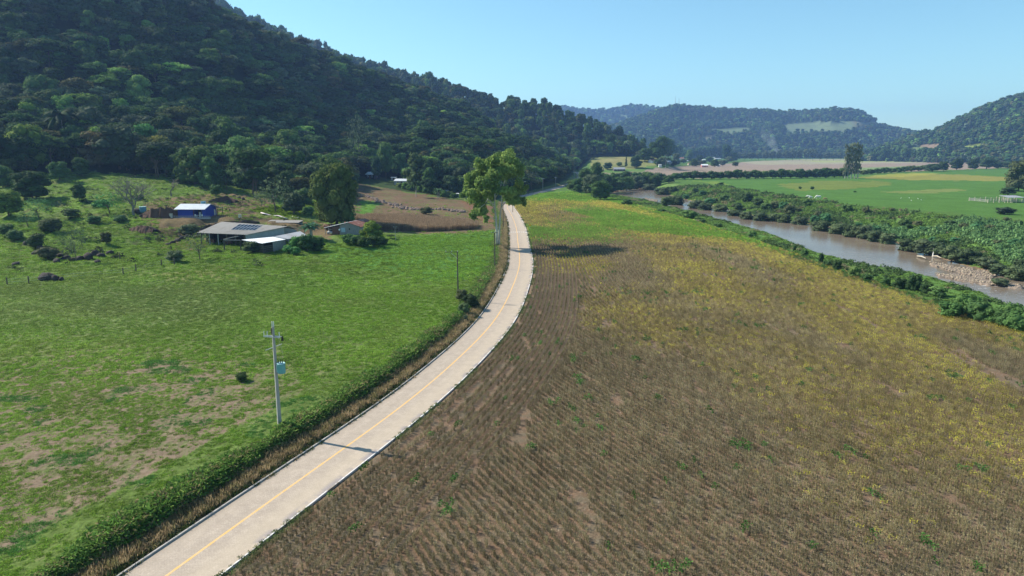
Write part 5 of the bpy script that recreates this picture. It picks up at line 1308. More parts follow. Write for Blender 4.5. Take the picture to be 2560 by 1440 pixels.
    m = MB(); wall_panel(m, (-4.7, 3.7), (5.8, 3.7), -.5, 2.8, 2.8); m.build('wall', M['plaster'], t)
    for x in (-4.7, .5, 5.7): MB().box(x - .1, x + .1, .2, .4, -.5, 2.5).build('post', M['wood_dark'], t)
    # the grey and rusty house on the right
    hz = HZ_; G0 = at_z(876, 587.5, hz); rz = R(-11); t = empty('house', Vector((G0.x, G0.y, hz)), rz); tag(t, 'grey board house with a rusty red roof and a blue-framed window', 'house')
    w = 3.35; h = 2.65; pk = 3.75; dp = 12
    m = MB(); V = []
    for y in (-.06, .06): V += [(-w, y, -.5), (w, y, -.5), (w, y, h), (-.5, y, pk), (-w, y, h + .15)]
    m.add(V, [(4, 3, 2, 1, 0), (5, 6, 7, 8, 9), (0, 1, 6, 5), (1, 2, 7, 6), (2, 3, 8, 7), (3, 4, 9, 8), (4, 0, 5, 9)]); m.build('wall', M['wood_grey'], t)
    m = MB(); wall_panel(m, (w, .06), (w, dp), -.5, h, h); m.build('wall', M['wood_grey'], t); m = MB(); wall_panel(m, (-w, dp), (w, dp), -.5, h, h); m.build('wall', M['wood_grey'], t)
    corr([(w + .45, -.5, h - .12), (w + .45, dp + .4, h - .12), (-.5, dp + .4, pk + .08), (-.5, -.5, pk + .08)], 34, .05).build('roof', M['rust'], t)
    corr([(-w - 4.9, dp - 5, h - .62), (-w - 4.9, -.5, h - .62), (-.5, -.5, pk + .08), (-.5, dp - 5, pk + .08)], 30, .05).build('roof', M['zinc'], t)
    m = MB(); wall_panel(m, (-w - 2.3, -.1), (-w - .05, -.1), -.5, h - .45, h - .1); m.build('board_wall', M['wood_brown'], t)
    m = MB(); wall_panel(m, (-w - 2.4, -.02), (-w - 2.4, 5), -.5, h - .5, h - .5); m.build('board_wall', M['wood_brown'], t)
    m = MB(); wall_panel(m, (-w - 4.6, 5.4), (-w - 2.4, 5.4), -.5, h - .7, h - .5); m.build('carport_wall', M['dark'], t)
    for x in (-w - 4.6, -w - 3.4): MB().box(x - .08, x + .08, -.3, -.14, -.5, h - .62).build('post', M['wood_pale'], t)
    f = MB().box(-2.85, -1.55, -.13, -.061, .8, 2.15).build('window', M['blue_trim'], t); MB().box(-2.75, -1.65, -.16, -.131, .9, 2.05).build('shutter', plain('pale_blue_shutter', (.42, .55, .62), .6, .05), f)
    MB().box(-.35, .0, -.1, -.061, 1.55, 2.05).build('window', M['dark'], t)
    MB().box(-w, w + .05, -.2, -.061, -.5, -.1).build('plinth', M['plaster'], t)
    MB().tube([(-3.3, -.14, 1.5), (-3.3, -.28, 1.55), (-3.3, -.34, 1.57)], [.05, .24, .32], 12).build('satellite_dish', M['white'], t)
    MB().box(-3.3, -2.9, 3.2, 3.6, 2.2, 3.6).build('chimney', M['tile'], t)
    # car in the carport
    cs, sn = math.cos(rz), math.sin(rz); cp_ = Vector((G0.x + (-w - 3.35) * cs - 1.9 * sn, G0.y + (-w - 3.35) * sn + 1.9 * cs, hz)); t = empty('parked_car', cp_, rz); tag(t, 'white car parked in the shade of the house carport', 'car')
    body = [(-2.0, .35), (-2.05, .75), (-1.2, .9), (-.7, 1.38), (.7, 1.42), (1.35, .95), (2.0, .85), (2.05, .4)]
    m = MB(); V = [(-.82, y, z) for y, z in body] + [(.82, y, z) for y, z in body]; n_ = len(body); m.add(V, [tuple(range(n_)), tuple(range(2 * n_ - 1, n_ - 1, -1))] + [(i, (i + 1) % n_, (i + 1) % n_ + n_, i + n_) for i in range(n_)]); m.build('body', M['carpaint'], t)
    MB().slab([(-.68, -1.22, .95), (.68, -1.22, .95), (.6, -.74, 1.36), (-.6, -.74, 1.36)], .02).build('windscreen', M['glass'], t)
    for x in (-.8, .8):
        for y in (-1.3, 1.3): MB().tube([(x - .1, y, .32), (x + .1, y, .32)], .32, 12).build('wheel', M['black'], t)
    for x in (-.6, .6): MB().box(x - .16, x + .16, -2.08, -2.03, .58, .74).build('headlight', M['porcelain'], t)
    # plastic film and rubble by the track
    def film(pts, label):
        g = on_ground(*pts[0]); V = []; F = []
        L_ = [on_ground(*p) for p in pts]
        rr = random.Random(len(label))
        for q in L_: 
            for s in (-1, -.4, .3, 1): V.append((q.x - g.x + .2 * rr.random(), q.y - g.y + s * .75, q.z - g.z + .12 + .25 * rr.random() * (1 - abs(s)) + .1))
        for i in range(len(L_) - 1):
            for k in range(3): F.append((i * 4 + k, i * 4 + k + 1, i * 4 + k + 5, i * 4 + k + 4))
        m = MB(); m.add(V, F); o = m.build('plastic_sheet', M['plastic'], None, g, True); sol = o.modifiers.new('t', 'SOLIDIFY'); sol.thickness = .05; tag(o, label, 'plastic sheet', 'plastic sheets beside the farm track'); return o
    film([(652, 534), (666, 537), (680, 539), (694, 541), (708, 544), (718, 547)], 'long crumpled pinkish plastic sheet on the bank beside the farm track')
    film([(730, 543), (738, 545), (746, 547)], 'short pale plastic sheet right of the long one on the bank')
    # houses at the foot of the hill
    def small(px, base, wpx, D_, h, rise, rz, wm, rm, lab, **k):
        g = on_ground(px, base); W_ = wpx * mpp(g.y, g.z); return gable_house('house', g, R(rz), W_, D_, h, rise, wm, rm, lab, **k)
    small(1004, 463, 38, 7, 2.6, 1.1, -12, M['plaster'], M['zinc'], 'blue-grey house with a pale roof at the top of the brown field', trim=M['white'])
    small(925, 447, 24, 7, 2.8, 1.5, -20, M['dark'], M['zinc'], 'small pale-roofed house in the shade left of the brown field houses')  # walls take the near-black shade colour
    small(984, 452, 11, 3, 2.0, .4, -5, M['cream'], M['zinc'], 'tiny shed just left of the blue-grey house', cat='shed', wins=(), side_win=False)
    small(1112, 489, 14, 4, 2.3, .5, -5, M['wood_dark'], M['grey_sheet'], 'dark open hut among shrubs at the edge of the brown field', cat='hut', wins=(), door=None, side_win=False)
    small(1072, 412, 24, 8, 3.0, 1.2, -5, M['white'], M['zinc'], 'white house almost hidden among the trees above the brown field')
    small(1086, 462, 9, 3, 2.2, .4, 0, M['white'], M['zinc'], 'little white hut between trees above the brown field', cat='hut', wins=(), side_win=False)
    small(1143, 494, 5, 2, 2.0, .2, 0, M['plaster'], M['white_sheet'], 'tiny pale privy right of the dark hut', cat='hut', wins=(), door=None, side_win=False)
    # the hamlet beyond the river bend
    rows = [(1549, 428, 28, 8, 2.6, 2.0, 4, 'wood_dark', 'grey_sheet', 'long dark shed alone in the meadow before the hamlet', 'shed'),
            (1636, 407, 15, 8, 3, 1.6, 30, 'white', 'tile', 'white cottage at the left end of the hamlet', 'house'),
            (1672, 410, 18, 10, 3, 1.4, -5, 'plaster', 'zinc', 'hamlet shed with a wide pale roof behind the tall pole', 'shed'),
            (1703, 401, 15, 9, 5.2, 2.2, 8, 'white', 'tile', 'two-storey white house with a dark red roof among hamlet trees', 'house'),
            (1712, 405, 16, 7, 2.8, 1.0, -8, 'cream', 'zinc', 'low cream annex in front of the two-storey house', 'house'),
            (1766, 404, 18, 9, 4, 1.0, 2, 'white', 'zinc', 'white house with a flat pale roof behind the pink one', 'house'),
            (1762, 418, 15, 8, 3, 1.6, -3, 'pink', 'white_sheet', 'pink house with a pale roof at the brown field edge', 'house'),
            (1796, 416, 9, 5, 2.6, .8, 6, 'white', 'zinc', 'small white hut right of the pink house', 'hut'),
            (1776, 396, 22, 8, 3, 1.2, -6, 'cream', 'zinc', 'pale farm roof at the back of the hamlet', 'house'),
            (1795, 399, 14, 7, 3, 1.0, 10, 'plaster', 'zinc', 'grey-roofed shed at the right end of the hamlet', 'shed'),
            (1728, 413, 14, 6, 2.8, .9, 0, 'cream', 'tile', 'low cream house between the two-storey house and the pink house', 'house'),
            (2328, 385, 11, 10, 5, 1.5, 12, 'white', 'zinc', 'left one of the white farm buildings under the right-hand hill', 'house'),
            (2336, 381, 9, 8, 5, 1.5, -8, 'white', 'zinc', 'upper white farm building under the right-hand hill', 'house'),
            (2339, 388, 9, 8, 4, 1.2, 20, 'white', 'white_sheet', 'lower right white farm building under the right-hand hill', 'house'),
            (2307, 388, 5, 6, 4, 1, 0, 'white', 'zinc', 'tiny white hut left of the white hillside farm', 'hut'),
            (2421, 390, 10, 8, 4, 1.2, 5, 'plaster', 'zinc', 'lone grey-white house further right along the hill foot', 'house'),
            (2292, 363, 5, 8, 4, 1.2, 5, 'white', 'zinc', 'tiny white house higher on the slope above the white farm', 'house'),
            (1982, 385, 11, 12, 6, 2, 5, 'white', 'zinc', 'far white house at the foot of the blue hill, left one', 'house'),
            (2004, 386, 6, 10, 6, 2, 0, 'white', 'zinc', 'far white house at the foot of the blue hill, right one', 'house'),
            (2157, 385, 5, 12, 6, 2, 0, 'white', 'zinc', 'far white speck of a house right of the tall tree clump', 'house')]
    for px, b, wp, D_, h, rise, rz, wm, rm, lab, ct in rows:
        g = on_ground(px, b); gable_house('house' if ct == 'house' else ct, g, R(rz), wp * mpp(g.y, g.z), D_, h, rise, M[wm], M[rm], lab, ct, 'hamlet and hillside buildings', over=.5, nrib=8)
    g = on_ground(1650, 418); o = MB().box(-1.8, 1.8, -1.4, 1.4, -.3, 3.2).add([(-2.0, -1.6, 3.2), (2.0, -1.6, 3.2), (2.0, 1.6, 3.45), (-2.0, 1.6, 3.45), (-2.0, -1.6, 3.3), (2.0, -1.6, 3.3), (2.0, 1.6, 3.55), (-2.0, 1.6, 3.55)], [(0, 3, 2, 1), (4, 5, 6, 7), (0, 1, 5, 4), (1, 2, 6, 5), (2, 3, 7, 6), (3, 0, 4, 7)]).build('kiosk', M['white'], None, g); tag(o, 'small white box hut on the track at the hamlet entrance', 'hut')
    # antenna masts on the far hill
    for px, b, tp, lab in ((1688, 262, 241, 'taller left antenna mast on the crest of the far blue hill'), (1697, 262, 244, 'shorter right antenna mast on the crest of the far blue hill')):
        q = at_y(px, b, 3290); q.z = hz_at(q.x, q.y); top = at_y(px, tp, 3290).z; hh = top - q.z; o = empty('antenna_mast', q); tag(o, lab, 'antenna mast', 'antenna masts on the far hill')
        for a in range(3):
            an = a * 2.094; MB().tube([(1.4 * math.cos(an), 1.4 * math.sin(an), -2), (.5 * math.cos(an), .5 * math.sin(an), hh)], [.35, .22], 4).build('mast_leg', M['concrete'], o)
        MB().tube([(0, 0, hh * .6), (0, 0, hh * .6 + 3)], [1.6, 1.6], 8).build('antenna_drum', M['white'], o)
    # cattle pen at the right edge
    g = on_ground(2512, 507); t = empty('cattle_pen', g, R(3)); tag(t, 'weathered wooden cattle pen with a grey roofed stall at the right edge', 'cattle pen'); m_ = mpp(g.y, g.z)
    W_ = 44 * m_; dp = 14
    for y in (0, dp):
        for i in range(7):
            x = -W_ + 2 * W_ * i / 6; MB().box(x - .12, x + .12, y - .12, y + .12, -.4, 1.9 + .3 * (i % 2)).build('post', M['wood_pale'], t)
        for z in (.5, 1.0, 1.5): MB().box(-W_, W_, y - .2, y - .121, z, z + .18).build('rail', M['wood_pale'] if z > 1.2 else M['wood_grey'], t)
    for x in (-W_, W_):
        for z in (.5, 1.0, 1.5): MB().beam((x, .1, z), (x, dp - .1, z), .08, .18).build('rail', M['wood_grey'], t)
    corr([(W_ * .25, 1, 2.6), (W_ * 1.3, 1, 2.6), (W_ * 1.3, 8, 3.3), (W_ * .25, 8, 3.3)], 16, .06, .05).build('roof', M['grey_sheet'], t)
    for x in (W_ * .3, W_ * .55, W_ * 1.2):
        for y in (1.4, 7.6): MB().box(x - .16, x + .16, y - .16, y + .16, -.4, 2.5).build('stall_post', M['wood_pale'], t)

# ------------------------------------------------------------------ animals
def quadruped(name, loc, rz, s, mat, label, cat, graze=True):
    t = empty(name, loc, rz); t.scale = (s, s, s); tag(t, label, cat, 'cattle grazing beyond the river')
    # spine along x, head towards +x; joined rings make one continuous body
    m = MB()
    prof = [(-1.0, 1.18, .10), (-.92, 1.12, .30), (-.55, 1.05, .38), (0, 1.0, .42), (.45, 1.05, .40), (.7, 1.12, .30), (.92, 1.15 if not graze else .98, .20), (1.15, 1.35 if not graze else .72, .15), (1.3, 1.42 if not graze else .45, .15), (1.5, 1.32 if not graze else .2, .09)]
    m.tube([(x, 0, z) for x, z, r in prof], [r for x, z, r in prof], 12)
    for x, y, back in ((-.75, .2, 1), (-.75, -.2, 1), (.6, .18, 0), (.6, -.18, 0)):
        if back: m.tube([(x, y, 1.0), (x + .1, y, .72), (x - .08, y, .48), (x - .02, y, .06), (x + .03, y, 0)], [.2, .13, .07, .055, .07], 8)
        else: m.tube([(x, y, 1.0), (x, y, .62), (x + .02, y, .4), (x, y, .06), (x + .03, y, 0)], [.16, .09, .07, .05, .065], 8)
    m.tube([(-1.0, 0, 1.3), (-1.12, 0, 1.1), (-1.12, 0, .6)], [.05, .04, .05], 6)
    hx, hz_ = (1.28, .5) if graze else (1.28, 1.5)
    for y in (-1, 1): m.tube([(hx, y * .12, hz_ + .08), (hx - .02, y * .32, hz_ + .1)], [.06, .03], 6)
    m.tube([(.5, 0, 1.35), (.45, 0, 1.55), (.3, 0, 1.4)], [.14, .12, .1], 8)
    o = m.build('body', mat, t, None, True)
    for y in (-1, 1): MB().tube([(hx + .02, y * .08, hz_ + .14), (hx + .02, y * .17, hz_ + .3)], [.035, .012], 6).build('horn', M['wood_pale'], t)
    rm = o.modifiers.new('skin', 'REMESH'); rm.mode = 'VOXEL'; rm.voxel_size = .05; rm.use_smooth_shade = True
    return t
def build_animals():
    for px, py, rz, s, g, lab in ((2020.5, 495.5, 170, 1.0, True, 'leftmost white cow grazing beyond the river'), (2026.5, 497.5, 200, .95, True, 'white cow just right of the leftmost one'), (2045, 497.5, 175, 1.25, True, 'largest white cow, standing apart on the right')):
        p = on_ground(px, py); p.z -= .03; quadruped('cow', p, R(rz), s * 1.15, M['cow'], lab, 'cow', g)
    p = on_ground(2063, 500); quadruped('cow', p, R(160), .9, M['cow_brown'], 'smaller brown calf right of the white cows', 'calf')
    labs = ['leftmost white egret in the green field right of the cows', 'upper egret of the middle pair', 'lower egret of the middle pair', 'upper right egret of the scattered five', 'rightmost low egret of the scattered five']
    for i, (px, py) in enumerate(((2252, 497.5), (2273, 497), (2278, 503.5), (2295, 499), (2303, 502))):
        p = on_ground(px, py); t = empty('egret', p, R(40 * i)); tag(t, labs[i], 'egret', 'white egrets in the green field'); t.scale = (.95,) * 3
        m = MB(); m.tube([(-.3, 0, .42), (-.1, 0, .5), (.12, 0, .58), (.2, 0, .72), (.2, 0, .9), (.3, 0, .96)], [.03, .12, .12, .05, .035, .045], 8); m.build('body', M['feather'], t, None, True)
        MB().tube([(.31, 0, .96), (.45, 0, .93)], [.02, .005], 5).build('beak', M['yellow'], t)
        for y in (-.04, .04): MB().tube([(0, y, .45), (0, y, 0)], .012, 4).build('leg', M['black'], t)
ORD = ['first', 'second', 'third', 'fourth', 'fifth', 'sixth', 'seventh', 'eighth', 'ninth', 'tenth', 'eleventh', 'twelfth', 'thirteenth', 'fourteenth', 'fifteenth', 'sixteenth', 'seventeenth', 'eighteenth', 'nineteenth', 'twentieth']
# ------------------------------------------------------------------ rocks
def rock_mesh(seed):
    rng = np.random.default_rng(seed); V, T, Q = sph(10, 7)
    V = V * (1 + .32 * (rng.random((len(V), 1)) - .5)) * np.array([.5, .42, .42]); 
    for _ in range(3):
        n = rng.normal(size=3); n /= np.linalg.norm(n); d = V @ n; V = V - np.clip(d - .34, 0, 1)[:, None] * n
    return mk_mesh('boulder', V, [T, Q], (M['rock'],))
def build_rocks():
    RM = [rock_mesh(k) for k in range(5)]
    r = random.Random(4)
    def rock(px, py, w, h, label, group=None, mat=None, name='boulder'):
        p = on_ground(px, py); m = mpp(p.y, p.z); o = link(name, RM[r.randrange(5)], None, p + Vector((0, 0, h * m * .22))); o.scale = (w * m, w * m * .8, h * m * 1.25); o.rotation_euler = (r.uniform(-.2, .2), r.uniform(-.2, .2), r.random() * 6); tag(o, label, 'boulder', group); return o
    rock(118, 699, 48, 24, 'large dark boulder of the heap near the fence, left one', 'dark boulder heap by the fence'); rock(138, 700, 34, 18, 'middle dark boulder of the heap near the fence', 'dark boulder heap by the fence'); rock(154, 701, 18, 12, 'small dark boulder at the right end of the heap near the fence', 'dark boulder heap by the fence')
    L = [(64, 612, 18, 10), (80, 615, 24, 12), (100, 622, 26, 14), (92, 634, 24, 12), (112, 640, 28, 16), (132, 634, 22, 14), (150, 642, 24, 14), (165, 648, 26, 14), (183, 652, 20, 12), (200, 650, 26, 16), (222, 648, 30, 22), (238, 640, 24, 20), (255, 642, 22, 14), (275, 634, 22, 12), (142, 655, 24, 12), (245, 655, 22, 8), (38, 662, 24, 9)]
    for i, (x, y, w, h) in enumerate(L): rock(x, y, w, h, 'dark rock of the outcrop below the sparse pasture tree, %s from the left' % ORD[i] if i < 16 else 'low dark rock left of the outcrop', 'dark rocks of the pasture outcrop')
    L = [(420, 612, 16, 8), (432, 608, 16, 9), (444, 604, 18, 11), (456, 599, 18, 12), (466, 594, 18, 11), (476, 589, 14, 9), (450, 592, 10, 6)]
    for i, (x, y, w, h) in enumerate(L): rock(x, y, w, h, 'dark stone of the heap left of the barn, %s from its lower end' % ORD[i], 'stone heap left of the barn')
    L = [(565, 493, 12, 8), (597, 498, 18, 12), (608, 500, 14, 9), (585, 492, 12, 6)]
    for i, (x, y, w, h) in enumerate(L): rock(x, y, w, h, 'dark rock on the slope above the blue house, %s from the left' % ORD[(0, 2, 3, 1)[i]], 'rocks on the slope above the blue house')
    L = [(345, 535, 26, 12), (360, 541, 24, 10), (372, 545, 20, 8)]
    for i, (x, y, w, h) in enumerate(L): rock(x, y, w, h, 'pale earth-covered stone below the water tank, %s from the left' % ORD[i], 'stones below the water tank')
    # the stone row across the brown field
    line = [(905, 488), (925, 495), (950, 503), (975, 511), (1000, 519), (1030, 523), (1060, 525), (1100, 523), (1140, 528), (1160, 530)]
    P = []; rng = np.random.default_rng(9); w = [on_ground(*q) for q in line]
    for a, b in zip(w[:-1], w[1:]):
        for k in range(34): t = rng.random(); q = a.lerp(b, t); P.append((q.x + rng.normal() * .8, q.y + rng.normal() * 2.2))
    P = np.array(P); Z = H(P[:, 0], P[:, 1], False); n = len(P)
    sm = rock_mesh(77); sm.materials[0] = M['stone']; s = .5 + .9 * rng.random((n, 1))
    scatter('stone_row', 'row of loose stones and dry brush crossing the brown field', 'stones', np.stack([P[:, 0], P[:, 1], Z + .1], 1), np.stack([0 * Z, 0 * Z, rng.random(n) * 6], 1), np.hstack([s * 1.4, s * 1.2, s * 1.1]), np.zeros(n, int), np.ones((n, 3)), [sm])
    # cobbles of the gravel bars
    X = rng.random(60000) * 70 + 85; Y = rng.random(60000) * 420 + 130; bx, by = project(X, Y, np.full(X.shape, -4.8))
    k = inpoly(bx, by, GRAVEL1) | inpoly(bx, by, GRAVEL2) | inpoly(bx, by, GRAVEL3); X, Y = X[k][:9000], Y[k][:9000]; Z = H(X, Y, False); k = Z > -4.95; X, Y, Z = X[k], Y[k], Z[k]; n = len(X); s = .18 + .4 * rng.random((n, 1)) ** 2
    pb = rock_mesh(78); pb.materials[0] = plain('river_cobbles', (.36, .29, .21), .9, .25, .5)
    scatter('gravel_bar', 'low bar of pale brown river cobbles', 'gravel', np.stack([X, Y, Z + .05], 1), np.stack([0 * X, 0 * X, rng.random(n) * 6], 1), np.hstack([s * 1.4, s * 1.2, s * .8]), np.zeros(n, int), np.ones((n, 3)), [pb])
    # driftwood
    for a, b, lab in (((2293, 640), (2315, 646), 'bleached driftwood log lying at the far water edge'), ((2332, 640), (2352, 644), 'short bleached log beside the standing stump')):
        p, q = at_z(*a, -4.7), at_z(*b, -4.6); o = MB().tube([(0, 0, 0), tuple((q - p) * .5 + Vector((0, 0, .25))), tuple(q - p)], [.16, .2, .1], 7).build('driftwood', M['wood_pale'], None, p); tag(o, lab, 'driftwood')
    p = at_z(2332, 640, -4.8); m = MB().tube([(0, 0, -.2), (.1, 0, 1.2), (-.1, 0, 2.3)], [.22, .2, .06], 7); m.tube([(.08, 0, 1.1), (.5, 0, 1.7)], [.1, .04], 5); o = m.build('tree_stump', M['white'], None, p); tag(o, 'bleached white stump standing at the far water edge', 'tree stump')

# ------------------------------------------------------------------ named trees and bushes
def eucalyptus():
    g = on_ground(1244, 614); t = empty('eucalyptus_tree', g); tag(t, 'tall eucalyptus with twin pale trunks beside the road, the largest tree in the valley floor', 'tree')
    k = mpp(g.y, g.z); W = lambda px, py, y=0: Vector(((px - 1244) * k, y, (614 - py) * k / cP))
    tr = MB()
    for pts, r in (([(1242, 622, 0), (1242, 580, 0), (1240, 545, .2), (1237, 520, .3), (1238, 495, .2), (1236, 465, 0), (1233, 440, 0)], [.38, .31, .26, .21, .16, .10, .05]),
                   ([(1247, 622, .5), (1248, 580, .6), (1250, 545, .8), (1254, 515, 1.0), (1255, 490, 1.2), (1262, 455, 1.2), (1270, 420, 1)], [.33, .27, .22, .17, .13, .09, .04])):
        tr.tube([W(*p) for p in pts], r, 10)
    for pts in ([(1238, 530, 0), (1230, 508, -1.5), (1223, 497, -3), (1208, 480, -4)], [(1238, 500, 0), (1249, 478, -1), (1252, 472, -1.5), (1256, 450, -2)], [(1255, 500, 1), (1275, 485, 2), (1288, 468, 3)], [(1237, 515, 0), (1215, 500, 2.5), (1195, 490, 4)], [(1236, 480, 0), (1222, 455, 3), (1205, 440, 4)],
                [(1254, 520, 1), (1268, 505, -2), (1285, 498, -3)], [(1262, 455, 1), (1258, 425, -1), (1262, 398, -1)], [(1241, 552, 0), (1232, 545, -2), (1222, 541, -3)], [(1223, 497, -3), (1212, 512, -4), (1200, 520, -5)], [(1236, 465, 0), (1245, 440, -3), (1240, 418, -4)]):
        n = len(pts); tr.tube([W(*p) for p in pts], [.13 * (1 - .75 * i / (n - 1)) for i in range(n)], 7)
    tr.build('trunk', plain('eucalyptus_bark', (.50, .47, .43), .75, .3, .7, .2, dirt=((.28, .24, .2), .6)), t, None, True)
    lob = [(1262, 402, 30, 20, 0), (1240, 412, 20, 18, -3), (1213, 428, 30, 20, 1), (1288, 428, 18, 20, 1), (1255, 430, 40, 24, -2), (1192, 448, 24, 20, 2), (1230, 452, 36, 22, -4), (1275, 452, 28, 22, 3), (1218, 470, 34, 20, 3),
           (1180, 482, 20, 14, 1), (1204, 492, 28, 18, -3), (1262, 478, 28, 14, -4), (1288, 478, 20, 18, 2), (1296, 455, 12, 16, 0), (1303, 480, 12, 12, 2), (1276, 500, 22, 14, -3), (1298, 508, 12, 14, 1), (1195, 514, 22, 16, 1), (1206, 532, 22, 14, -2), (1188, 540, 10, 12, 0), (1225, 500, 14, 14, 5), (1216, 545, 10, 9, -3),
           (1268, 392, 16, 12, 2), (1245, 400, 14, 10, 1), (1205, 412, 14, 10, 0), (1175, 465, 12, 12, 2), (1165, 490, 9, 8, 1)]
    rr = random.Random(2); L = []
    for px, py, a, b, y in lob:
        for j in range(5):
            q = W(1240 + (px - 1240) * 1.1 + rr.uniform(-.65, .65) * a, py + rr.uniform(-.55, .55) * b, y * 1.9 + rr.uniform(-.5, .5) * a * k * 1.6); L.append((q.x, q.y, q.z, a * k * .5, a * k * .45, b * k * .52))
    me = crown_mesh('crown', 901, L, 22000, .30, .62, .2, spread=.30, jit=1.0, low=-.9); link('crown', me, t, color=(.20, .29, .075))
def cut_banks():
    """dark earth faces cut behind the farm pads"""
    def bank(pts, h, label, mat):
        P = [on_ground(*p) for p in pts]; o = P[0].copy(); V = []; F = []; rr = random.Random(len(pts))
        for i in range(len(P) - 1):
            for s in range(5):
                q = P[i].lerp(P[i + 1], s / 5); hh = h * math.sin(math.pi * min(1, max(.06, (i + s / 5) / (len(P) - 1)))) ** .45 * (.85 + .3 * rr.random()); q = q - o
                V += [(q.x, q.y - .3 * rr.random(), q.z - .5), (q.x + .2 * rr.random(), q.y + .35 + .3 * rr.random(), q.z + hh * .55), (q.x, q.y + .9, q.z + hh), (q.x, q.y + 3.2, q.z + hh * .75), (q.x, q.y + 6, q.z - .3)]
        n = len(V) // 5
        for i in range(n - 1):
            for k in range(4): F.append((i * 5 + k, i * 5 + k + 1, i * 5 + k + 6, i * 5 + k + 5))
        m = MB(); m.add(V, F); b = m.build('earth_bank', mat, None, o, False); tag(b, label, 'earth bank', kind='structure')
    bank([(352, 545), (375, 546), (400, 546), (425, 545), (448, 543)], 3.2, 'dark earth bank cut behind the yard left of the blue house', M['earth'])
    bank([(520, 508), (545, 506), (570, 505), (590, 508)], 1.8, 'dark earth cut on the slope right of the blue house', M['earth'])
    bank([(480, 598), (500, 580), (520, 572), (560, 566), (620, 562), (645, 560)], 1.4, 'dark earth slope between the blue house and the barn', M['earth'])
    bank([(320, 578), (345, 580), (372, 582), (382, 584)], 1.8, 'dark earth mound in the pasture left of the barn', M['earth'])
def build_named():
    T = tree_px
    T('tree', 82, 498, 430, 92, 'broad', (.030, .055, .018), 'dense round dark tree alone in the pasture at the far left', var=0)
    T('tree', 78, 425, 316, 92, 'broad', (.085, .125, .024), 'yellow-green round tree at the forest edge, far left', var=2)
    T('tree', 248, 418, 332, 92, 'broad', (.085, .072, .034), 'brownish round-crowned tree at the forest edge above the dark shrub', var=3)
    T('tree', 303, 412, 342, 46, 'broad', (.055, .07, .04), 'grey-green tree right of the brownish round one', var=1)
    T('tree', 368, 410, 312, 70, 'umbrella', (.045, .12, .035), 'bright green vine-draped tree at the forest edge', var=2)
    T('tree', 402, 432, 342, 70, 'tall', (.10, .105, .025), 'olive yellow upright tree in front of the vine-draped one', var=2)
    T('tree', 462, 425, 330, 70, 'broad', (.05, .075, .035), 'grey-green broad tree above the pasture right of the olive yellow one', var=4)
    T('tree', 22, 540, 480, 76, 'broad', (.075, .115, .022), 'yellow-green bushy tree at the left picture edge', var=5)
    T('tree', 98, 548, 496, 76, 'sparse', (.055, .125, .045), 'light green open bushy tree below the dense round dark one', var=0)
    T('tree', 70, 566, 532, 60, 'sparse', (.05, .11, .045), 'small airy green tree on the pasture bank at the left', var=1)
    T('tree', 198, 500, 460, 36, 'broad', (.04, .07, .026), 'small dark green tree right of the dense round dark one', var=1)
    T('tree', 275, 535, 484, 80, 'sparse', (.045, .14, .04), 'fresh green leafy tree left of the grey leafless one', var=2)
    T('tree', 255, 520, 496, 50, 'shrub', (.05, .13, .04), 'low green bush in front of the fresh green tree', 'bush', var=0)
    T('bush', 128, 580, 545, 60, 'shrub', (.045, .06, .025), 'dark bush on the pasture bank at the left', 'bush', var=2)
    T('bush', 180, 545, 522, 44, 'shrub', (.05, .075, .03), 'dark low bush on the middle pasture terrace', 'bush', var=3)
    T('bush', 267, 610, 580, 30, 'shrub', (.055, .06, .03), 'small round brownish bush alone in the pasture', 'bush', var=3)
    T('tree', 192, 654, 572, 62, 'sparse', (.065, .09, .05), 'thin grey-green tree above the dark rock outcrop', var=3)
    T('tree', 158, 628, 574, 34, 'sparse', (.05, .085, .035), 'dark narrow tree left of the thin grey-green one', var=4)
    T('tree', 207, 622, 572, 26, 'sparse', (.05, .085, .035), 'dark narrow tree right of the thin grey-green one', var=1)
    T('bush', 92, 620, 582, 46, 'shrub', (.045, .065, .028), 'dark bush growing on the left rocks of the outcrop', 'bush', var=4)
    T('bush', 120, 648, 616, 50, 'shrub', (.07, .075, .04), 'greyish scrub covering the middle of the rock outcrop', 'bush', var=5)
    T('tree', 500, 650, 582, 70, 'sparse', (.075, .10, .05), 'feathery grey-green tree standing in front of the barn left corner', var=5)
    T('bush', 437, 655, 626, 46, 'shrub', (.07, .095, .05), 'rounded grey-green bush left of the feathery tree', 'bush', var=1)
    T('bush', 472, 588, 560, 52, 'shrub', (.075, .095, .05), 'grey-green bush between the barn roof and the blue house fence', 'bush', var=4)
    T('bush', 632, 632, 603, 52, 'shrub', (.04, .06, .024), 'flat dark bush against the left wall of the white-roofed shed', 'bush', var=0)
    T('tree', 842, 566, 412, 112, 'big', (.062, .085, .022), 'very large dark dense tree behind the grey farm house', var=0)
    T('tree', 868, 568, 530, 44, 'shrub', (.055, .14, .03), 'bright green bushy tree at the foot of the very large dark tree', var=2)
    T('bush', 822, 575, 560, 34, 'shrub', (.14, .085, .06), 'reddish dry bush at the foot of the very large dark tree', 'bush', var=3)
    T('bush', 930, 612, 552, 58, 'broad', (.10, .14, .025), 'yellow-green round tree in front of the right corner of the grey house', 'tree', var=4)
    for i, (x, b, tp, w, c) in enumerate(((872, 610, 585, 34, (.05, .10, .03)), (892, 614, 588, 34, (.045, .08, .025)), (912, 618, 592, 36, (.035, .06, .02)), (935, 618, 590, 40, (.04, .065, .02)), (956, 612, 594, 30, (.05, .08, .03)))):
        T('bush', x, b, tp, w, 'shrub', c, 'garden bush in the row in front of the grey house, %s from the left' % ORD[i], 'bush', 'garden bushes in front of the grey house')
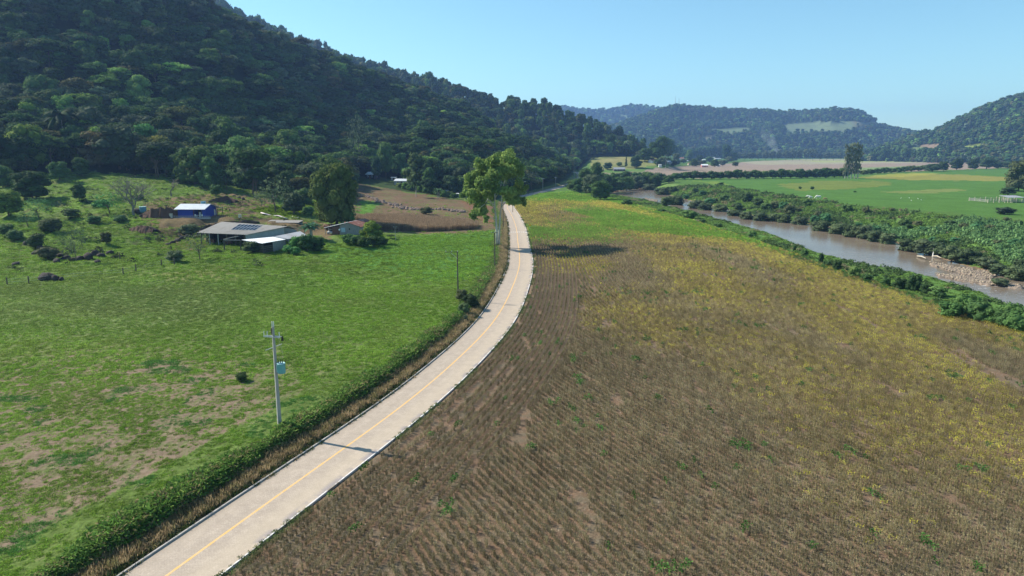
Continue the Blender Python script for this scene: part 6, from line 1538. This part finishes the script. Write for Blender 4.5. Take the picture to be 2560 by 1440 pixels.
    T('bush', 977, 597, 587, 24, 'umbrella', (.05, .08, .03), 'little flat-topped bush beside the thin grey pole', 'bush', var=0)
    for i, (x, b, tp, w, c) in enumerate(((742, 622, 590, 46, (.05, .13, .03)), (768, 628, 586, 48, (.035, .07, .022)), (792, 628, 590, 44, (.032, .065, .022)), (720, 632, 612, 28, (.06, .15, .045)), (738, 636, 616, 30, (.065, .15, .045)))):
        T('bush', x, b, tp, w, 'shrub', c, ('dark bush of the clump right of the barn, %s from the left' % ORD[i]) if i < 3 else 'small fresh green plant at the %s foot of the barn clump' % ('left' if i == 3 else 'right'), 'bush', 'bushes of the clump right of the barn')
    g = on_ground(775, 600); banana_clump(g, 6.2, 'banana plants with large pale leaves right of the barn', 6, (.07, .16, .09))
    T('bush', 1066, 536, 517, 36, 'shrub', (.05, .06, .03), 'single dark round bush in the middle of the brown field', 'bush', var=2)
    T('tree', 622, 478, 392, 34, 'tall', (.11, .125, .085), 'narrow silvery tree at the forest edge above the farm', var=3)
    for i, (x, b, tp, w, k, c, lab) in enumerate(((650, 480, 420, 56, 'broad', (.045, .075, .028), 'dark green tree right of the narrow silvery one'), (683, 478, 408, 66, 'broad', (.055, .085, .032), 'large broad green tree above the bright crop strip'),
            (742, 470, 400, 56, 'broad', (.10, .095, .03), 'orange-tinged olive tree right of the large broad one'), (716, 488, 428, 50, 'broad', (.04, .07, .025), 'dark tree between the broad green and the olive tree'), (690, 533, 448, 96, 'sparse', (.07, .10, .05), 'spreading grey-green tree leaning over the bright crop strip'),
            (655, 520, 480, 50, 'sparse', (.06, .085, .045), 'low grey-green tree left under the spreading one'), (735, 535, 480, 60, 'shrub', (.05, .07, .035), 'dark bush right under the spreading grey-green tree'), (760, 515, 470, 50, 'shrub', (.05, .085, .03), 'green bush between the spreading tree and the very large dark tree'), (605, 470, 440, 40, 'shrub', (.045, .07, .03), 'dark bush at the foot of the narrow silvery tree'))):
        T('tree', x, b, tp, w, k, c, lab, 'bush' if 'bush' in lab else 'tree', var=i % 6)
    for i, (x, b, tp, w, k, c, lab) in enumerate(((897, 425, 296, 54, 'sparse', (.07, .095, .055), 'tall airy grey tree rising above the forest behind the very large dark tree'), (965, 450, 358, 48, 'tall', (.06, .105, .032), 'upright green tree right of the shaded small house'),
            (1045, 476, 384, 66, 'broad', (.05, .075, .025), 'big dark tree right of the blue-grey house'), (1062, 440, 392, 44, 'tall', (.07, .11, .03), 'green tree behind the big dark one'), (1090, 455, 402, 74, 'sparse', (.10, .19, .03), 'bright lime green bamboo thicket above the brown field'), (1120, 470, 425, 60, 'sparse', (.085, .16, .035), 'lime green bamboo drooping to the right of the thicket'),
            (1095, 478, 430, 40, 'broad', (.10, .11, .025), 'yellowish tree in front of the bamboo'), (1130, 488, 440, 56, 'broad', (.04, .07, .03), 'dark tree right of the dark open hut'), (1162, 490, 440, 50, 'broad', (.05, .085, .03), 'green tree at the right end of the brown field edge'), (1070, 482, 440, 40, 'broad', (.035, .06, .024), 'dark tree behind the palm'),
            (1330, 478, 430, 46, 'sparse', (.06, .075, .045), 'thin tree in front of the dark forest right of the street lamp'), (1180, 505, 465, 40, 'broad', (.045, .085, .03), 'green tree left behind the eucalyptus trunk'))):
        T('tree', x, b, tp, w, k, c, lab, var=(i + 2) % 6)
    for i, (x, b, tp, w, k, c, lab) in enumerate(((8, 470, 412, 56, 'broad', (.06, .10, .03), 'green tree cut by the left picture edge at the forest foot'), (150, 452, 408, 48, 'broad', (.05, .095, .03), 'green tree below the drooping palms'), (205, 440, 396, 44, 'broad', (.045, .08, .028), 'dark green tree between the palms and the brownish round tree'),
            (528, 474, 398, 60, 'broad', (.055, .105, .035), 'mid-green tree at the forest edge above the blue house'), (568, 478, 424, 48, 'sparse', (.07, .12, .05), 'light airy tree right of the mid-green one above the blue house'), (540, 490, 462, 34, 'shrub', (.05, .09, .03), 'low bush on the pasture edge above the blue house'),
            (795, 486, 418, 56, 'broad', (.06, .11, .035), 'mid-green tree just left of the very large dark tree'), (770, 540, 512, 34, 'shrub', (.06, .12, .04), 'fresh bush right of the bright crop strip'), (932, 432, 372, 50, 'broad', (.05, .10, .03), 'leafy tree above the small shaded house'), (1000, 440, 384, 48, 'broad', (.06, .115, .035), 'leafy tree above the blue-grey house'),
            (1022, 452, 418, 36, 'shrub', (.075, .14, .04), 'light green bush behind the blue-grey house'), (880, 470, 428, 40, 'broad', (.045, .08, .03), 'tree half hidden behind the very large dark tree, right side'), (1210, 492, 440, 46, 'broad', (.055, .10, .035), 'green tree behind the upper left of the eucalyptus trunk'), (40, 600, 572, 44, 'shrub', (.055, .09, .035), 'green bush in the lower left pasture'),
            (18, 590, 560, 40, 'shrub', (.05, .085, .03), 'dark green bush at the left edge of the lower pasture'), (235, 560, 540, 36, 'shrub', (.06, .11, .04), 'green bush on the bank below the fresh green tree'), (300, 556, 538, 34, 'shrub', (.065, .11, .045), 'light bush at the foot of the leafless tree'), (350, 500, 482, 26, 'shrub', (.06, .10, .04), 'small bush right of the leafless tree'))):
        T('tree', x, b, tp, w, k, c, lab, 'bush' if 'bush' in lab else 'tree', var=(i + 1) % 6)
    for i in range(11):
        x = 1000 + i * 13.5; b = 470 + i * 2.6 + (i % 3); T('bush', x, b, b - 13 - (i * 5 % 7), 24, 'shrub', pickcol(random.Random(i), [(.07, .13, .035), (.09, .12, .045), (.06, .11, .03)]), '%s low bush from the left along the upper edge of the brown field' % ORD[i], 'bush', 'bushes along the upper edge of the brown field')
    for px, b, h_, w_, lab in ((1040, 492, 44, 30, 'small palm at the upper edge of the brown field'), (162, 372, 104, 78, 'tall drooping palm in the forest edge at the far left'), (206, 372, 78, 46, 'smaller palm right of the tall drooping one')):
        g = on_ground(px, b); k = mpp(g.y, g.z); palm_tree(g, h_ * k, w_ * k, lab, (.022, .05, .016))
    g = on_ground(1098, 495); banana_clump(g, 6, 'banana plants in front of the dark open hut', 5, (.09, .17, .075))
    g = on_ground(1303, 476); banana_clump(g, 6.5, 'banana plants left of the street lamp at the bend', 4, (.07, .15, .09))
    T('bush', 1312, 482, 466, 22, 'shrub', (.16, .10, .06), 'rusty dry bush beside the street lamp', 'bush', var=1)
    # bare trees
    for px, b, tp, w_, col_, lab, sd_ in ((335, 540, 442, 108, (.22, .20, .18), 'large grey leafless tree left of the blue house', 3), (428, 493, 452, 42, (.2, .17, .14), 'small bare tree on the slope above the blue house', 5)):
        g = on_ground(px, b); k = mpp(g.y, g.z); h_ = (b - tp) * k / cP; t = empty('bare_tree', g); tag(t, lab, 'tree'); rg_ = random.Random(sd_)
        m = bare_mb(rg_, 1, 6 if w_ > 60 else 4)
        xs = [v[0] for v in m.V]; zs = [v[2] for v in m.V]; sx = w_ * k / (max(xs) - min(xs)); sz = h_ / max(zs); m.V = [(v[0] * sx, v[1] * sx, v[2] * sz) for v in m.V]
        m.build('branches', plain('bare_branches', col_, .9, .2), t)
        if w_ > 60:
            L = lobes_broad(random.Random(8), 10, .2, .95, 1, (.12, .2), .34); me = crown_mesh('crown', 777, L, 900, .013, 0, spread=.5); o = link('crown', me, t, color=(.13, .14, .10)); o.scale = (w_ * k, w_ * k, h_)
    # the bush at the wooden pole
    for i, (x, b, tp, w, c, lab) in enumerate(((1155, 752, 722, 34, (.06, .07, .035), 'brownish shrub right at the foot of the dark wooden pole'), (1174, 768, 734, 40, (.03, .045, .02), 'dark shrub between the wooden pole and the road'), (1160, 785, 756, 30, (.07, .10, .045), 'grey-green shrub below the wooden pole'), (1190, 772, 752, 24, (.035, .05, .02), 'small dark shrub on the bank right of the wooden pole'), (1163, 806, 786, 14, (.08, .10, .06), 'thin pale weed stalks below the wooden pole shrubs'))):
        T('bush', x, b, tp, w, 'shrub', c, lab, 'bush', var=i)
    T('bush', 604, 953, 930, 34, 'shrub', (.045, .07, .025), 'dark spiky tussock alone in the green field', 'bush', var=3)
    T('bush', 1122, 840, 822, 12, 'sparse', (.09, .11, .05), 'tall thin weed on the bank above the road bend', 'bush', var=2)
    # river: bushes on the near side, left to right
    NR = [(1568, 506, 30, 15), (1655, 530, 24, 8), (1722, 545, 40, 22), (1756, 552, 20, 8), (1795, 563, 26, 9), (1880, 574, 22, 16), (1986, 597, 10, 14), (2012, 606, 18, 16), (2052, 622, 14, 26), (2068, 634, 26, 14), (2092, 654, 24, 26), (2136, 678, 34, 28), (2166, 692, 30, 16), (2214, 698, 26, 22), (2248, 708, 38, 26), (2284, 716, 38, 42), (2318, 726, 34, 26), (2345, 730, 50, 24), (2350, 745, 18, 14)]
    where = ['at the upstream end', 'far upstream', 'upstream', 'upstream, low', 'midway, low', 'midway', 'thin and tall', 'small, midway', 'dark and narrow, midway', 'broad, midway', 'dark, by the first white ripples', 'light green bamboo-like, by the ripples', 'low, past the bamboo-like one', 'feathery, past the bamboo-like one', 'rounded, before the dark dome', 'dark dome-shaped', 'just right of the dark dome', 'leaning out over the water', 'very small, under the leaning one']
    for i, (x, b, w, h_) in enumerate(NR):
        c = [(.04, .075, .028), (.055, .10, .035), (.075, .13, .04)][(i * 7) % 3]
        if 'dark' in where[i]: c = (.03, .055, .022)
        if 'light' in where[i]: c = (.10, .15, .045)
        b = max(b, float(np.interp(x, [p[0] for p in reversed(NB)][::1] if NB[0][0] > NB[-1][0] else [p[0] for p in NB], [p[1] for p in reversed(NB)])) + 5); T('riverside_bush', x, b, b - h_ * 1.0, w * 1.0, 'shrub', c, 'bush on the near river bank, %s' % where[i], 'bush', 'bushes along the near river bank', sink=.4)
    BR = [(2375, 792, 60, 40), (2410, 785, 66, 52), (2445, 800, 60, 50), (2432, 770, 50, 30), (2480, 806, 52, 40), (2512, 816, 60, 44), (2545, 826, 64, 50), (2530, 800, 60, 44), (2575, 815, 60, 50)]
    wh = ['first from its left end', 'tallest at its left', 'rounded, left of its middle', 'behind its left part', 'in the middle', 'right of its middle', 'at the picture edge, front', 'at the picture edge, behind', 'cut by the picture edge']
    for i, (x, b, w, h_) in enumerate(BR): T('riverside_bush', x, b, b - h_, w, 'shrub', [(.05, .10, .03), (.065, .12, .035), (.045, .085, .028)][i % 3], 'lush bush of the thicket at the lower right shore, %s' % wh[i], 'bush', 'thicket at the lower right water edge', sink=.4)
    # far bank: grey-green bushes standing at the water
    FR = [(1622, 478, 38, 22), (1655, 490, 40, 26), (1668, 516, 40, 30), (1690, 517, 42, 34), (1738, 526, 44, 30), (1762, 530, 44, 28), (1800, 534, 44, 28), (1836, 545, 48, 24), (1866, 554, 40, 30), (1900, 558, 46, 32), (1935, 558, 48, 30), (1960, 562, 44, 34), (1998, 566, 46, 30), (2052, 584, 54, 40), (2098, 592, 52, 42), (2130, 600, 50, 46), (2160, 604, 50, 50), (2188, 612, 48, 44), (2218, 616, 48, 40), (2270, 634, 56, 44), (2310, 640, 62, 50), (2345, 640, 56, 40), (2378, 656, 56, 50), (2420, 660, 62, 46), (2465, 672, 50, 36), (2500, 690, 60, 36), (2540, 705, 66, 50), (2560, 690, 60, 50), (2500, 712, 40, 20), (2590, 715, 60, 50)]
    for i, (x, b, w, h_) in enumerate(FR):
        c = [(.06, .08, .042), (.05, .072, .035), (.07, .095, .045), (.045, .065, .03)][(i * 5) % 4]; half = 'upstream' if i < 15 else 'downstream'; h_ *= .85
        T('riverside_bush', x, b, b - h_, w, 'shrub', c, '%s bush from the left, %s half of far shore' % (ORD[i % 15], half), 'bush', 'bushes along the far water edge')
    # inner far bank scrub trees
    r = random.Random(31); cnt = {}
    for i in range(46):
        x = 1650 + i * 20 + r.uniform(-8, 8); top_ = np.interp(x, [1650, 1750, 1900, 2100, 2300, 2560], [458, 475, 495, 512, 530, 545]); low = np.interp(x, [1650, 1750, 1900, 2100, 2300, 2560], [478, 505, 535, 572, 600, 640]); b = top_ + (low - top_) * r.random() ** 1.2 + 6
        w = r.uniform(16, 34); h_ = w * r.uniform(.5, .85); seg = ('by the river bend' if x < 1850 else ('below the white cows' if x < 2130 else ('right of the cows' if x < 2350 else 'below the cattle pen'))); cnt[seg] = cnt.get(seg, 0) + 1
        T('scrub_bush', x, b, b - h_, w, 'shrub', pickcol(r, [(.045, .075, .03), (.06, .10, .035), (.08, .095, .045), (.05, .12, .05)]), '%s scrub bush from the left on the far slope %s' % (ORD[cnt[seg] - 1], seg), 'bush', 'scrub bushes on the far river slope')
    # trees round the bend and beyond
    groups = [
        ('tree', 'trees crowding the river bend', '%s tree from the left in the dark group at the river bend', [(1432, 474, 40, 26), (1448, 482, 40, 36), (1462, 478, 42, 56), (1478, 490, 50, 52), (1490, 470, 36, 62), (1500, 500, 56, 48), (1522, 486, 48, 44), (1545, 480, 44, 36), (1566, 478, 40, 36), (1590, 474, 44, 34), (1612, 470, 42, 32), (1636, 468, 40, 30)], DK + GREY),
        ('tree', 'second row of trees behind the river bend', '%s tree from the left in the row behind the river bend', [(1508, 458, 36, 26), (1536, 456, 36, 24), (1564, 455, 36, 26), (1592, 454, 36, 24), (1620, 456, 36, 26), (1648, 456, 36, 24), (1672, 458, 32, 20)], DK + GREY),
        ('tree', 'hedge between the bright meadow and the brown field', '%s bush from the left in the hedge behind the bright meadow', [(1690 + i * 22, 449 - .25 * i, 30, 17 + (i * 7) % 5 + .25 * i) for i in range(20)], DK),
        ('tree', 'hedge right of the tall eucalyptus clump', '%s bush of the low hedge right of the tall clump', [(2160 + i * 17, 437 - i * 1.2, 24, 12 + (i * 5) % 4) for i in range(11)], DK + OLIVE),
        ('tree', 'round dark trees in front of the right-hand hill', '%s round dark tree along the meadow edge under the right-hand hill', [(2330, 429, 46, 20), (2358, 428, 26, 24), (2391, 425, 32, 28), (2432, 423, 28, 26), (2466, 422, 40, 28), (2495, 422, 26, 18), (2520, 421, 30, 16), (2550, 420, 34, 18)], [(.03, .05, .022), (.035, .06, .025)]),
        ('tree', 'trees below the saddle at the right', '%s tree from the left in the grove at the foot of the right-hand hill', [(2180 + i * 13, 402 - (i % 2), 20, 22 + (i * 11) % 14) for i in range(12)], DK),
        ('tree', 'hamlet trees', '%s tree from the left among the hamlet houses', [(1612, 404, 34, 32), (1632, 400, 30, 44), (1652, 398, 38, 56), (1676, 398, 28, 48), (1655, 414, 26, 20), (1690, 408, 22, 24), (1722, 404, 22, 28), (1735, 416, 22, 20), (1748, 408, 20, 20), (1786, 417, 22, 18), (1806, 414, 20, 14), (1815, 404, 28, 42), (1835, 404, 22, 22), (1664, 396, 34, 50), (1642, 404, 30, 34), (1590, 420, 30, 30), (1520, 424, 26, 18), (1548, 415, 16, 10)], DK + GREY),
        ('tree', 'tree belt behind the hamlet', '%s tree from the left in the belt behind the hamlet', [(1600 + i * 14, 398, 24, 22 + (i * 17) % 15) for i in range(17)], DK + GREY),
        ('tree', 'distant trees at the foot of the blue hill', '%s distant tree from the left along the foot of the blue hill', [(1845 + i * 17, 401, 15 + i % 3 * 4, 18 + (i * 13) % 12) for i in range(18)], GREY),
    ]
    for nm, grp, lab, L, fam in groups:
        for i, (x, b, w, h_) in enumerate(L):
            k = 'tall' if (h_ > w * 1.05) else ('shrub' if h_ < w * .75 else 'broad')
            if 'distant' in grp: k = 'tall'
            T(nm, x, b, b - h_, w, k, pickcol(random.Random(i * 3 + len(grp)), fam), lab % ORD[i], 'bush' if 'bush' in lab else 'tree', grp)
    T('tree', 1565, 418, 388, 11, 'cone', (.04, .06, .025), 'slender pointed tree in the dry meadow left of the hamlet', var=1)
    T('tree', 1587, 420, 391, 27, 'broad', (.035, .06, .022), 'round dark tree beside the slender pointed one in the dry meadow', var=2)
    T('tree', 1815, 402, 358, 18, 'cone', (.05, .065, .04), 'tall pointed tree at the right end of the hamlet', var=3)
    for i in range(17):
        x = 1628 + i * 13 + (i * 7) % 5; b = 402 + (i * 11) % 15 + (3 if i > 8 else 0); T('bush', x, b, b - 9 - (i * 5) % 7, 20, 'shrub', pickcol(random.Random(i + 90), DK + OLIVE), '%s low garden bush from the left around the hamlet houses' % ORD[i], 'bush', 'garden bushes of the hamlet')
    # the clump of tall eucalypts
    for i, (x, tp, w) in enumerate(((2112, 367, 20), (2119, 365, 18), (2127, 362, 22), (2136, 363, 20), (2144, 367, 22))):
        o = T('eucalyptus_tree', x, 446, tp, w, 'pole', (.085, .10, .055), '%s tree from the left in the tall slender eucalyptus clump beyond the river' % ORD[i], 'tree', 'tall eucalyptus clump', var=i)
    T('tree', 2546, 478, 403, 76, 'broad', (.06, .075, .035), 'big dark tree at the right picture edge above the cattle pen', var=3)
    T('bush', 2520, 487, 468, 44, 'shrub', (.035, .06, .028), 'dark bush behind the cattle pen', 'bush', var=3)
    T('bush', 2512, 536, 518, 46, 'shrub', (.028, .045, .026), 'dark spiky bush below the cattle pen', 'bush', var=1)
    for i, (x, b, w, h_) in enumerate(((2000, 473, 9, 7), (1802, 462, 18, 6), (2030, 474, 11, 8), (2137, 481, 8, 4))): T('bush', x, b, b - h_, w, 'shrub', (.035, .075, .025), 'tiny dark bush out in the bright meadow, %s from the left' % ORD[(1, 0, 2, 3)[i]], 'bush', 'tiny bushes in the bright meadow')
def extra_templates():
    r = random.Random(90)
    for k in range(6):
        lo = lobes_broad(r, 30, .03, .98, 1.0, (.11, .20), .36); TPL['big', k] = (crown_mesh('crown', 700 + k, lo, 5200, .022, .74), mesh_of(trunk_mb(r, .3, .03, 6), 'trunk', BARK)) if k == 0 else TPL['big', 0]
        lo = [(.12 * math.cos(i * 2.3), .12 * math.sin(i * 2.3), .16 + .8 * i / 11, .17 + .1 * r.random(), .22, .05 + .02 * r.random()) for i in range(12)]
        tm = MB().tube([(0, 0, -.03), (0, 0, .5), (.02, 0, .96)], [.06, .045, .02], 6); TPL['pole', k] = (crown_mesh('crown', 720 + k, lo, 420, .05, .25, spread=.35), mesh_of(tm, 'trunk', BARK_PALE))
def build_growth():
    """maize strip, bright crop strip, river bank cover, castor plants"""
    rng = np.random.default_rng(77)
    def fill(poly, n, zmax=None):
        xs = [p[0] for p in poly]; ys = [p[1] for p in poly]; W = [on_ground(*p) for p in poly]
        x0, x1 = min(p.x for p in W), max(p.x for p in W); y0, y1 = min(p.y for p in W), max(p.y for p in W)
        X = x0 + (x1 - x0) * rng.random(n); Y = y0 + (y1 - y0) * rng.random(n); Z = H(X, Y, False); k = inpoly(X, Y, [(p.x, p.y) for p in W]); return X[k], Y[k], Z[k]
    X, Y, Z = fill([(888, 546), (920, 543), (1000, 545), (1100, 552), (1195, 563), (1192, 573), (1120, 577), (1040, 579), (960, 576), (890, 570)], 16000); n = len(X)
    st = [dry_row_mesh(200 + k, 7, .9, 1.9) for k in range(3)]
    scatter('maize_crop', 'strip of tall dry brown maize between the brown field and the green field', 'maize', np.stack([X, Y, Z], 1), np.stack([0 * X, 0 * X, .3 + .2 * rng.normal(size=n)], 1), np.stack([1.1 + 0 * X, 1.6 + 0 * X, .9 + .35 * rng.random(n)], 1), rng.integers(0, 3, n), np.array([.40, .29, .19]) * (.6 + .7 * rng.random((n, 1))), st)
    lf = [leafy_mesh(230 + k, 30, .9, .35, .09) for k in range(3)]
    X, Y, Z = fill([(628, 523), (700, 520), (790, 508), (800, 538), (720, 545), (660, 533)], 4200); n = len(X)
    scatter('bright_crop', 'bright yellow-green low crop strip on the slope above the farm track', 'crop', np.stack([X, Y, Z], 1), np.stack([0 * X, 0 * X, rng.random(n) * 6], 1), np.full((n, 3), 1.4), rng.integers(0, 3, n), np.array([.20, .30, .02]) * (.7 + .5 * rng.random((n, 1))), lf)
    rr = np.random.default_rng(5); px = rr.uniform(0, 880, 1500); py = rr.uniform(470, 690, 1500); k = inpoly(px, py, [(0, 470), (330, 450), (600, 500), (780, 540), (640, 690), (420, 650), (0, 690)])
    k &= vnoise(px / 40, py / 15, 530) > .55; px, py = px[k][:230], py[k][:230]; W = [on_ground(a_, b_) for a_, b_ in zip(px, py)]; W = np.array([tuple(w_) for w_ in W]); n = len(W)
    ok = np.ones(n, bool)
    for (cx, cy_, an, hw, hd, pz, so) in PADS: ok &= shelf(W[:, 0], W[:, 1], cx, cy_, an, hw, hd, pz, 2) < .1
    W = W[ok]; n = len(W); s = .8 + 1.3 * rr.random(n)
    scatter('pasture_scrub', 'small dark thistles and scrub dotted over the hilly pasture', 'scrub', W, np.stack([0 * s, 0 * s, rr.random(n) * 6], 1), np.stack([s * 1.5, s * 1.5, s * 1.6], 1), rr.integers(0, 3, n), np.array([.06, .085, .035]) * (.6 + .8 * rr.random((n, 1))), lf)
    # low vegetation over the river banks
    X = 40 + 190 * rng.random(90000); Y = 70 + 470 * rng.random(90000) ** 1.0; k = np.abs(X) < .84 * Y; X, Y = X[k], Y[k]; rv = river_frame(X, Y); Z, rd, rs, rg, ht = H(X, Y)
    nbx = np.interp(Y, [p[1] for p in _nb], [p[0] for p in _nb]); right = X > nbx; px, py = project(X, Y, Z)
    soyedge = np.interp(px, [1250, 1400, 1500, 1700, 1900, 2100, 2300, 2560, 3000], [470, 474, 484, 539, 603, 674, 743, 813, 1000])
    ok = (rv > 1.2) & np.where(right, rv < 50, (rv < 34) & (py < soyedge + 2)) & (Z > -4.9) & (vnoise(X / 3, Y / 3, 501) > .22); ok &= ~((rv < 4) & (rng.random(len(X)) < .6))
    ok &= np.where(right, (Z < -.1) | (rng.random(len(X)) < .25), True)
    X, Y, Z, right, px, py = [a[ok][:34000] for a in (X, Y, Z, right, px, py)]; n = len(X)
    q = fbm(X / 9, Y / 9, 502, 3); castor = inpoly(px + 30 * (q - .5), py + 20 * (q - .5), [(2360, 560), (2440, 548), (2600, 540), (2620, 690), (2520, 660), (2470, 620), (2400, 590)]) | (inpoly(px, py, [(2080, 570), (2400, 565), (2420, 590), (2250, 600)]) & (q > .5))
    tint = np.where((q > .56)[:, None], np.array([.085, .14, .05]), np.array([.14, .24, .055])); tint = np.where((vnoise(X / 4, Y / 4, 505) > .8)[:, None], np.array([.24, .22, .12]), tint); tint = np.where(castor[:, None], np.array([.14, .25, .095]), tint)
    s = (.9 + .9 * rng.random(n)) * np.where(castor, 1.5, 1) * (1 + Y / 600); zz = s * np.where(castor, 1.7, np.where(q > .56, 1.8, 1.0)) * np.where(right, 1, .55) * (.6 + .6 * rng.random(n))
    scatter('bank_scrub', 'tangled green vines, castor plants and low scrub covering both river banks', 'scrub', np.stack([X, Y, Z - .05], 1), np.stack([.15 * rng.normal(size=n), .15 * rng.normal(size=n), rng.random(n) * 6], 1), np.stack([s, s, zz], 1), rng.integers(0, 3, n), tint * (.8 + .6 * rng.random((n, 1))), lf)
def build_smoke():
    base = at_y(1946, 405, 1900); base.z = 0; V, T, Q = sph(14, 26); V = V.copy(); rng = np.random.default_rng(4)
    k = mpp(1900)
    z = (V[:, 2] + 1) / 2; h = 92 * k
    rad = (4 + 22 * z) * k * (1 + .35 * (vnoise(V[:, 0] * 3, V[:, 2] * 5, 5) - .5)); x = V[:, 0] * rad - 48 * k * z ** 1.1 + 3 * k * np.sin(z * 7); y = V[:, 1] * rad
    me = mk_mesh('smoke', np.stack([x, y, z * h], 1), [T, Q], (), smooth=True)
    m, nt, n, l, b = new_mat('smoke_puff'); n.remove(b); pv = N(n, 'ShaderNodeVolumePrincipled'); pv.inputs['Color'].default_value = (.86, .88, .92, 1); tc = N(n, 'ShaderNodeTexCoord'); sx = N(n, 'ShaderNodeSeparateXYZ'); l.new(tc.outputs['Generated'], sx.inputs[0]); up = math_n(n, l, 'POWER', maprange(n, l, sx.outputs[2], 0, .97, 1, 0), 1.6); nz = maprange(n, l, noise_n(n, l, .035, 4, .6, tc.outputs['Object']), .38, .62, 0, 1.8); l.new(math_n(n, l, 'MULTIPLY', math_n(n, l, 'MULTIPLY', up, nz), .016), pv.inputs['Density']); l.new(pv.outputs[0], n['Material Output'].inputs['Volume']); me.materials.append(m)
    o = link('smoke', me, None, base); tag(o, 'thin grey smoke rising from a small fire in the far brown field', 'smoke', kind='stuff')

PZ, BZ_, HZ_ = 6.6, 2.6, 1.9
_p = at_z(480, 543.5, PZ); PADS.append((_p.x + 1, _p.y + 3.2, R(-3), 11.5, 6.8, PZ, 5.5))
PADS.append((-73, 189, R(-10), 19, 13, BZ_, 9))
_p = at_z(876, 587.5, HZ_); PADS.append((_p.x - 1, _p.y + 5, R(-11), 11, 8, HZ_, 9))
FLOORS += [[(392, 548), (440, 543), (560, 538), (590, 545), (560, 556), (470, 570), (400, 566)], [(640, 546), (720, 552), (840, 582), (840, 596), (760, 588), (640, 560)], [(800, 585), (845, 590), (860, 606), (820, 605)]]
import time as _time
_t = _time.time()
def step(f):
    global _t
    f(); print('%-18s %.1fs' % (f.__name__, _time.time() - _t)); _t = _time.time()
mats()
for f in (build_ground, build_road, build_river, build_haze, cut_banks, build_templates, extra_templates, build_farm, build_poles, build_animals, build_rocks, eucalyptus, build_named):
    step(f)
TREES += [(o.location.x, o.location.y) for o in C.objects if o.type == 'EMPTY' and o.get('category') in ('tree', 'house', 'shed', 'hut') and o.location.y < 520]
for f in (build_forest, build_soy, build_grass, build_growth, build_smoke): step(f)
